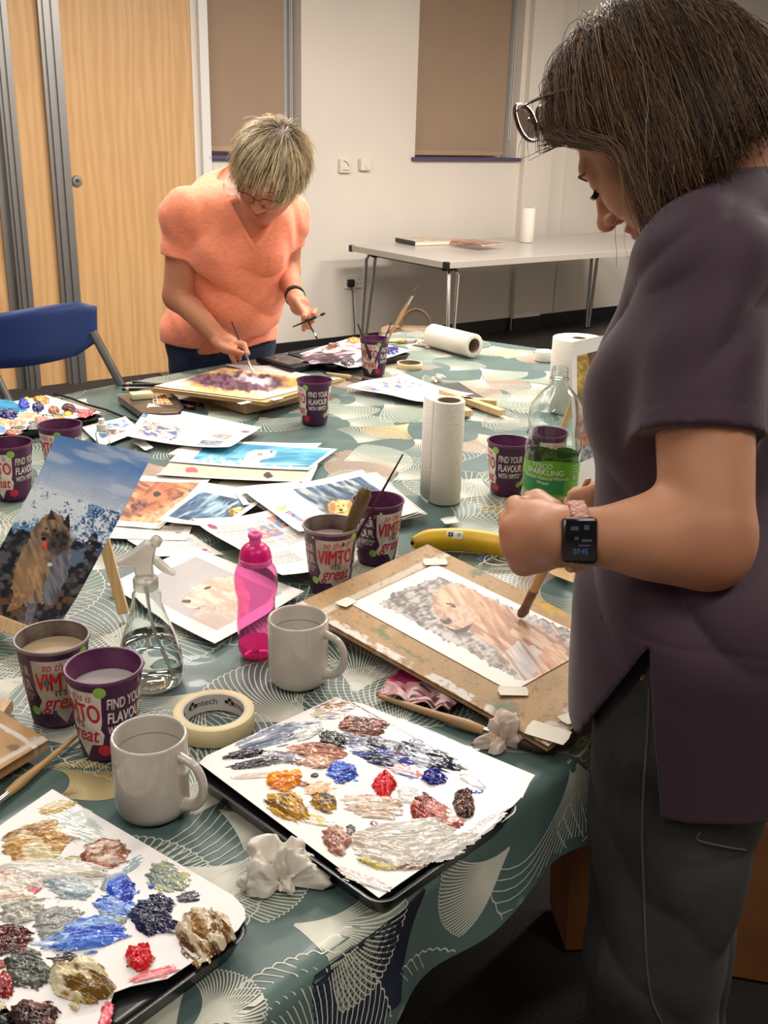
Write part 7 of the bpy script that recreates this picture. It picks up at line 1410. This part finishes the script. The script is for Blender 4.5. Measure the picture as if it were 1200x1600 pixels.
    def cut(P_, d):
        rel = P_-pc; a = rel @ f0; l = rel @ l0; z = P_[:, 2]
        rg = lambda q_: 1-2*np.abs(np.sin(q_*0.5))**0.7
        fo = 0.006*rg(z*62-a*30+l*16+8*fbm(a*4+l*3, z*2.2, 2, 4))*sst(0.86, 0.98, z)*sst(1.12, 1.0, z)+0.0055*rg((z*34+a*40-l*20)+7*fbm(a*5, z*4, 2, 7))*sst(1.14, 1.24, z)+0.004*np.sin(l*46+a*14+3*fbm(l*5, z*3, 2, 9))*sst(0.98, 0.85, z)
        d = d+fo*sst(0.08, 0, np.abs(d))
        yoke = np.abs(z-(0.945+0.05*a)); d = d+0.0012*sst(0.004, 0.0015, yoke)*(a < 0.05)
        d = np.maximum(d, -(np.linalg.norm(P_-nv, axis=1)-0.074))
        e1_ = (P_-cl) @ dl; a1 = SL(P_)+0.0045*rg(a*60+z*46+l*30+6*fbm(a*5, z*5, 2, 3))*sst(-0.02, -0.10, e1_); near = a1 < d; d = smin(d, np.maximum(a1, e1_), 0.022); d = smin(d, np.maximum(SR_(P_), (P_-cr) @ dr), 0.022)
        hem = np.abs(e1_+0.024); d = np.where(near, d+0.0009*sst(0.002, 0.0008, hem), d)
        front = np.minimum(z-(apz-0.150), z-(apz-(a-apex)*2.0)); back = np.minimum((apex-0.20*(apz-z)-a), z-(apz-0.195)); keep = np.maximum(np.where(a > apex, front, -1), back); keep = np.maximum(keep, z-apz)
        return np.maximum(d, -keep)
    T.fn(cut); P, Fc = polygonise(T, (0.10, 0.66, 0.62), (0.80, 1.60, 1.50), 0.0040)
    put(mesh_np('tunic', P, Fc, mat('plum_jersey', (55, 33, 48), 0.72, noise=0.2, nscale=4, col2=(59, 36, 51), bump=0.1, bscale=500, dist=0.0005, sheen=0.15), root))
    # jeans
    J = Sdf(); J.el(Pc-Z_*0.02-F_*0.025, (0.160, 0.108, 0.15), 0.05, M); J.el(Pc-F_*0.05-Z_*0.08, (0.15, 0.10, 0.11), 0.05, M)
    for sgn in (1, -1):
        h_ = Pc+L_*0.078*sgn-Z_*0.09-F_*0.024; kx = h_+F_*(-0.004 if sgn > 0 else 0.015); kn_ = Vector((kx.x, kx.y, 0.47)); an = Vector((kx.x, kx.y, 0.07))-F_*0.03
        J.rc(h_, kn_, 0.104, 0.084, 0.03); J.rc(kn_, an, 0.084, 0.082, 0.02); shoe(an-Z_*0.07+F_*0.02, F_, root)
    rg2 = lambda q_: 1-2*np.abs(np.sin(q_*0.5))**0.6
    def jf(P_, d):
        rel = P_-pc; a = rel @ f0; l = rel @ l0; z = P_[:, 2]; d = d+(0.0028*np.sin(z*26+a*20+7*fbm(a*5, z*4, 2, 5, l*5))+0.0026*rg2(z*44-a*50+6*fbm(a*8, z*6, 2, 8)))*sst(0.06, 0, np.abs(d))*sst(0.85, 0.7, z)
        d = d-0.0016*sst(0.006, 0.003, np.abs(a+0.012-0.03*np.sin(z*3)))*(l > 0.05)
        pk = np.maximum(np.abs(a+0.105)-0.05, np.abs(z-0.74)-0.06); d = d-0.0014*sst(0.001, -0.001, pk)*(l > -0.02)
        return np.maximum(d, 0.06-z)
    J.fn(jf); P, Fc = polygonise(J, (0.08, 0.60, 0.03), (0.80, 1.60, 1.08), 0.0055); put(mesh_np('jeans', P, Fc, denimd, root))
    m = MB(); q = PD(1002, 1058, 1.06); m.lathe([(0.0001, 0.003), (0.003, 0.003), (0.004, 0.0)], 16, 0, align_z(q+CF*0.004, -CF)); 
    # bob haircut
    rng = np.random.RandomState(8); N = 15000; K = 20
    th = rng.rand(N*3)*2*PI; zz = rng.rand(N*3)*1.75-0.75; rr = np.sqrt(np.clip(1-zz**2, 0, 1)); q = np.stack([rr*np.cos(th), rr*np.sin(th), zz], 1)
    base = np.array((0, -0.017, 0.03)); rad = np.array((0.078, 0.098, 0.09)); p = base+q*rad
    YB = lambda z: 0.004+0.95*np.clip(-0.032-z, 0, 0.09)+0.9*np.clip(z+0.005, 0, 0.07)
    ok = ~((p[:, 1] > YB(p[:, 2])+0.004) & (p[:, 2] < 0.066)) & (p[:, 2] > -0.045); p = p[ok][:N]; N = len(p); q = (p-base)/rad; q /= np.linalg.norm(q, axis=1, keepdims=True)
    gl = HM.T @ np.array((0, 0, -1.0)); sx = np.sign(p[:, 0]+1e-4)
    down = np.array((0, 0.0, -1.0)); side = np.stack([sx*0.9, -0.25-1.1*np.clip((p[:, 1]-0.0)/0.08, 0, 1), 0*p[:, 0]], 1); hd = np.clip((p[:, 2]-0.0)/0.1, 0, 1)[:, None]; want = side*hd+down*(1.1-hd*0.6)+0.10*gl
    tang = want-q*(want*q).sum(1, keepdims=True); tang /= np.maximum(np.linalg.norm(tang, axis=1, keepdims=True), 1e-6)
    cl_ = [ _hash(np.floor(q[:, 0]*9), np.floor(q[:, 1]*9), np.floor(q[:, 2]*9), 11+k) for k in range(4)]; jit = rng.normal(0, 0.10, (N, 3))+(np.stack(cl_[:3], 1)-0.5)*0.35
    D = tang+q*0.55+jit; D /= np.linalg.norm(D, axis=1, keepdims=True); lay = (0.005+0.026*rng.rand(N)**1.1)*(1-0.65*sst(0.0, 0.06, p[:, 1])); ln = 0.30+0.02*rng.rand(N); endz = -0.098+0.014*rng.randn(N)+0.016*(p[:, 1] < 0)
    path = np.zeros((N, K, 3)); x = p.copy(); path[:, 0] = x; done = np.zeros(N, bool); bad = np.zeros(N, bool); fb = 0.006*rng.randn(N); fr = rng.rand(N) < 0.12; ph_ = rng.rand(N)*6.28; wav = rng.rand(N)
    for k in range(1, K):
        t = k/K; D = D+0.34*(0.55*gl+0.62*down)[None]+0.04*rng.randn(N, 3)+(fr*0.16)[:, None]*rng.randn(N, 3); D[:, 0] += 0.02*sx; D /= np.linalg.norm(D, axis=1, keepdims=True)
        st = (ln/(K-1))*np.where(done, 0.0, 1.0); x = x+D*st[:, None]; x[:, 0] += 0.0018*np.sin(k*0.9+ph_)*wav; x[:, 1] += 0.0016*np.sin(k*0.8+ph_*2)*wav
        bulge = np.clip((0.03-x[:, 2])/0.10, 0, 1)[:, None]*np.array((0.010, 0.006, 0.03)); rb = rad+lay[:, None]+bulge; e = (x-base); e2 = e.copy(); low = x[:, 2] < base[2]; e2[:, 2] = np.where(low, e[:, 2]*0.35, e[:, 2])
        m = np.linalg.norm(e2/rb, axis=1); ins = m < 1; f = 1/np.maximum(m, 1e-3); x = np.where(ins[:, None], base+np.stack([e[:, 0]*f, e[:, 1]*f, np.where(low, e[:, 2], e[:, 2]*f)], 1), x)
        yb = YB(x[:, 2])+fb; face = (x[:, 1] > yb) & (x[:, 2] < 0.062); x[:, 1] = np.where(face, x[:, 1]*0.3+0.7*yb, x[:, 1]); D[:, 1] = np.where(face, np.minimum(D[:, 1], 0.25), D[:, 1]); bad |= (x[:, 1] > yb+0.020) & (x[:, 2] < 0.055)
        done |= (x[:, 2] < endz+0.12*np.clip(-x[:, 1]-0.02, -0.08, 0.1)*0.4); path[:, k] = x
    keep = ~bad | (rng.rand(N) < 0.02); keep &= ~(fr & (path[:, :, 1].max(1) > 0.13)); path = path[keep]; cl_ = [c_[keep] for c_ in cl_]; N = len(path)
    path = V3(O)+(path*hs) @ HM.T
    tone = 0.45*rng.rand(N)+0.55*cl_[3]; c = mixc(lin((52, 36, 28)), lin((124, 90, 62)), sst(0.2, 0.95, tone)); gold = rng.rand(N) < 0.06; c[gold] = lin((160, 122, 80)); grey = rng.rand(N) < 0.03; c[grey] = lin((130, 118, 104))
    rd = np.full((N, K), 0.00042)*np.linspace(1.0, 0.5, K)[None]*(0.6+0.8*rng.rand(N))[:, None]
    Hc = Sdf(); Hc.el(W(0, -0.018, 0.032), (0.083, 0.103, 0.095), 0.03, HM)
    for q_ in (-1, 1): Hc.rc(W(0.062*q_, -0.012, 0.02), W(0.070*q_, 0.006, -0.078), 0.026, 0.020, 0.03)
    Hc.rc(W(-0.04, -0.07, -0.02), W(0.04, -0.07, -0.02), 0.035, 0.035, 0.03); Hc.rc(W(-0.04, -0.075, -0.07), W(0.04, -0.075, -0.07), 0.022, 0.022, 0.04); mv = V3(O)
    def hcut(P_, d): l = (P_-mv) @ HM; return np.maximum(d, np.minimum(0.070-l[:, 2], l[:, 1]-YB(l[:, 2])+0.004))
    Hc.fn(hcut); o3 = V3(O); cv, cf = polygonise(Hc, o3-0.19, o3+0.19, 0.005)
    put(strands_mesh('hair', path, rd, c, root, hairm, (cv, cf, np.ones((len(cv), 3))*lin((36, 25, 20)))))
    # brow, lashes
    m = MB(); 
    for q_ in (-1, 1): m.tube([Vector(W(x*q_, y, z)) for x, y, z in ((0.014, 0.092, 0.012), (0.030, 0.091, 0.017), (0.048, 0.080, 0.011))], [0.0022, 0.0028, 0.001], 6)
    m.build('eyebrows', mat('dark_brow', (52, 36, 28), 0.8), root, True).location = off
    m = MB()
    for q_ in (-1, 1):
        for i in range(16): a = 0.018+0.027*i/15; m.tube([Vector(W(a*q_, 0.0885-0.006*(i/15)**2, -0.0105)), Vector(W(a*1.03*q_, 0.094-0.006*(i/15)**2, -0.0135)), Vector(W(a*1.06*q_, 0.099-0.006*(i/15)**2, -0.0135))], [0.0006, 0.0004, 0.0001], 4)
    m.build('eyelashes', mat('lash', (20, 16, 16), 0.6), root).location = off
    # glasses pushed up on the hair
    tort = mat('tortoiseshell', (46, 24, 18), 0.2, noise=0.2, nscale=90, col2=(96, 52, 30), coat=0.4); m = MB()
    gy, gz = 0.074, 0.101; gyv = Vector((0, 0.92, 0.38)); gup = Vector((0, -0.38, 0.92))
    def GW(x, s_, f_): return Vector(W(x, gy+gyv.y*f_+gup.y*s_, gz+gyv.z*f_+gup.z*s_))
    for q_ in (-1, 1):
        ring = [GW(0.034*q_+0.028*math.copysign(abs(math.cos(a))**0.8, math.cos(a)), 0.022*math.copysign(abs(math.sin(a))**0.8, math.sin(a)), 0.026-0.10*abs(0.034*q_+0.028*math.cos(a))**1.6) for a in np.linspace(0, 2*PI, 33)]; m.tube(ring, 0.0026, 8, cap=False)
    m.tube([GW(-0.008, 0.006, 0.028), GW(0, 0.009, 0.030), GW(0.008, 0.006, 0.028)], 0.0024, 8)
    g = m.build('glasses', tort, root, True); g.location = off
    m = MB()
    for q_ in (-1, 1): V, F = disc2(0, 0, 0.026, 24, 0.8); m.add([GW(0.034*q_+x, y, 0.0265-0.10*abs(0.034*q_+x)**1.6) for x, y in V], F)
    m.build('lenses', mat('lens', (245, 248, 250), 0.02, trans=1.0, ior=1.05), g)
    for q_ in (-1, 1): m = MB(); m.tube(cat_chain([GW(0.062*q_, 0.012, 0.020), GW(0.080*q_, 0.010, -0.005), GW(0.096*q_, 0.002, -0.05), GW(0.092*q_, -0.012, -0.10)]), 0.0026, 8, flat=0.6); m.build('temple', tort, g, True)
    # necklace
    ring = []; nd = V3((O-fz*0.055-fy*0.035)-nb); nd /= np.linalg.norm(nd); Nd = Vector(nd); b1 = Nd.orthogonal().normalized(); b2 = Nd.cross(b1)
    ring = [nb+Nd*0.028+b1*math.cos(a)*0.0640+b2*math.sin(a)*0.0640 for a in np.linspace(0, 2*PI, 60)]; m = MB(); m.tube(ring, 0.0009, 6, cap=False); m.build('necklace', mat('gold_chain', (206, 168, 96), 0.25, 0.9), root, True).location = off
    # watch with braided strap
    d = (eL-wL).normalized(); c = wL+d*0.010; T_ = align_z(c, d); vw = (CC-c).normalized(); vw = (vw-d*vw.dot(d)).normalized(); up = d.cross(vw); up = up if up.z > 0 else -up
    case_c = c+vw*0.032-d*0.002-up*0.004; xr = up.cross(vw); TB = Matrix(((xr.x, up.x, vw.x, case_c.x), (xr.y, up.y, vw.y, case_c.y), (xr.z, up.z, vw.z, case_c.z), (0, 0, 0, 1)))
    wt_ = MB(); wt_.box((0, 0, 0), (0.036, 0.047, 0.011), 0, TB, bev=0.0045); w_ = wt_.build('watch', mat('watch_case', (60, 56, 56), 0.25, 0.8), root, True); w_.location = off
    m = MB(); m.box((0, 0, 0.0056), (0.031, 0.041, 0.002), 0, TB, bev=0.0009); m.build('watch_glass', mat('watch_glass', (10, 10, 14), 0.06, coat=0.6), w_, True)
    m = MB(); 
    for (x, y, a, b) in ((-0.006, 0.012, 0.008, 0.004), (0.006, 0.013, 0.005, 0.005), (-0.004, 0.002, 0.004, 0.003), (0.006, 0.0, 0.010, 0.0025), (0.004, -0.005, 0.012, 0.0015)): m.box((x, y, 0.0069), (a, b, 0.0002), 0, TB)
    m.build('watch_display', mat('display_dim', (60, 70, 96), 0.3, emit=0.05), w_)
    m = MB(); V, F = text2d('07:45', 0.0075, 0.01); m.add([(x*0.9, y-0.0135, 0.0069) for x, y in V], F, 0, TB); m.build('watch_display', mat('display_blue', (84, 120, 170), 0.3, emit=0.12), w_)
    m = MB(); sm = mat('pink_braid', (206, 158, 144), 0.6)
    for s_ in (0, 2.09, 4.19):
        pts = []
        for i in range(120):
            a = 2*PI*i/119; rr_ = 0.0325+0.0014*math.sin(26*a+s_); o_ = 0.0065*math.sin(13*a+s_)
            pts.append(c+(vw*math.cos(a)*rr_+up*math.sin(a)*rr_*1.02)+d*o_)
        m.tube(pts, 0.0033, 8, cap=False)
    st = m.build('watch_strap', sm, w_, True)
    # logo, seam front panel and the rivet
    def surf(px, py, f):
        r_ = ray(px, py).normalized(); t = 0.75
        for _i in range(160):
            p_ = CC+r_*t; dd = float(f(V3(p_)[None])[0]); 
            if dd < 0.0006: break
            t += max(dd*0.6, 0.0008)
        return CC+r_*t if dd < 0.003 else None
        pts = [surf(x, y, T) for x, y in ((914, 1072), (912, 1062), (915, 1054), (922, 1051), (920, 1064), (916, 1073), (914, 1072))]; pts = [q_-CF*0.001 for q_ in pts if q_]
    m = MB(); m.tube(pts, 0.0007, 6); m.build('logo_print', mat('silver_print', (196, 184, 188), 0.4), root, True).location = off
    q = surf(1006, 1058, J) or PD(1006, 1058, 1.1); m = MB(); m.lathe([(0.0001, 0.002), (0.003, 0.0018), (0.0042, 0.0)], 16, 0, align_z(q, -CF)); m.build('rivet', mat('brass', (196, 160, 96), 0.3, 0.9), root, True).location = off
    for nm, ln_ in (('side_seam', ((1014, 1075), (1012, 1140), (1006, 1220), (1003, 1300), (1006, 1400), (1010, 1500), (1018, 1560), (1034, 1598))), ('pocket_stitching', ((1094, 1300), (1090, 1312), (1128, 1322), (1165, 1328)))):
        pp = [q_ for q_ in (surf(v_.x, v_.y, J) for v_ in cat_chain([(x, y, 0) for x, y in ln_], 6)) if q_]; m = MB(); m.tube([q_-CF*0.0006 for q_ in pp], 0.0014, 6); m.build(nm, mat('seam_thread', (92, 88, 82), 0.8), root, True).location = off
    for ch in root_children(root, 'shoe'): ch.location = off
    return top, tip
WN_ = woman_near()
brush('wide paint-covered brush held by the woman in the plum tunic, touching the golden dog painting', WN_[0], WN_[1], 0.0072, (206, 164, 106), (120, 96, 84), 0.028, 0.05, 0.7, None, mat('painted_ferrule', (130, 110, 104), 0.45, 0.4, noise=0.4, nscale=60, col2=(110, 66, 50)), rmax=0.0075)
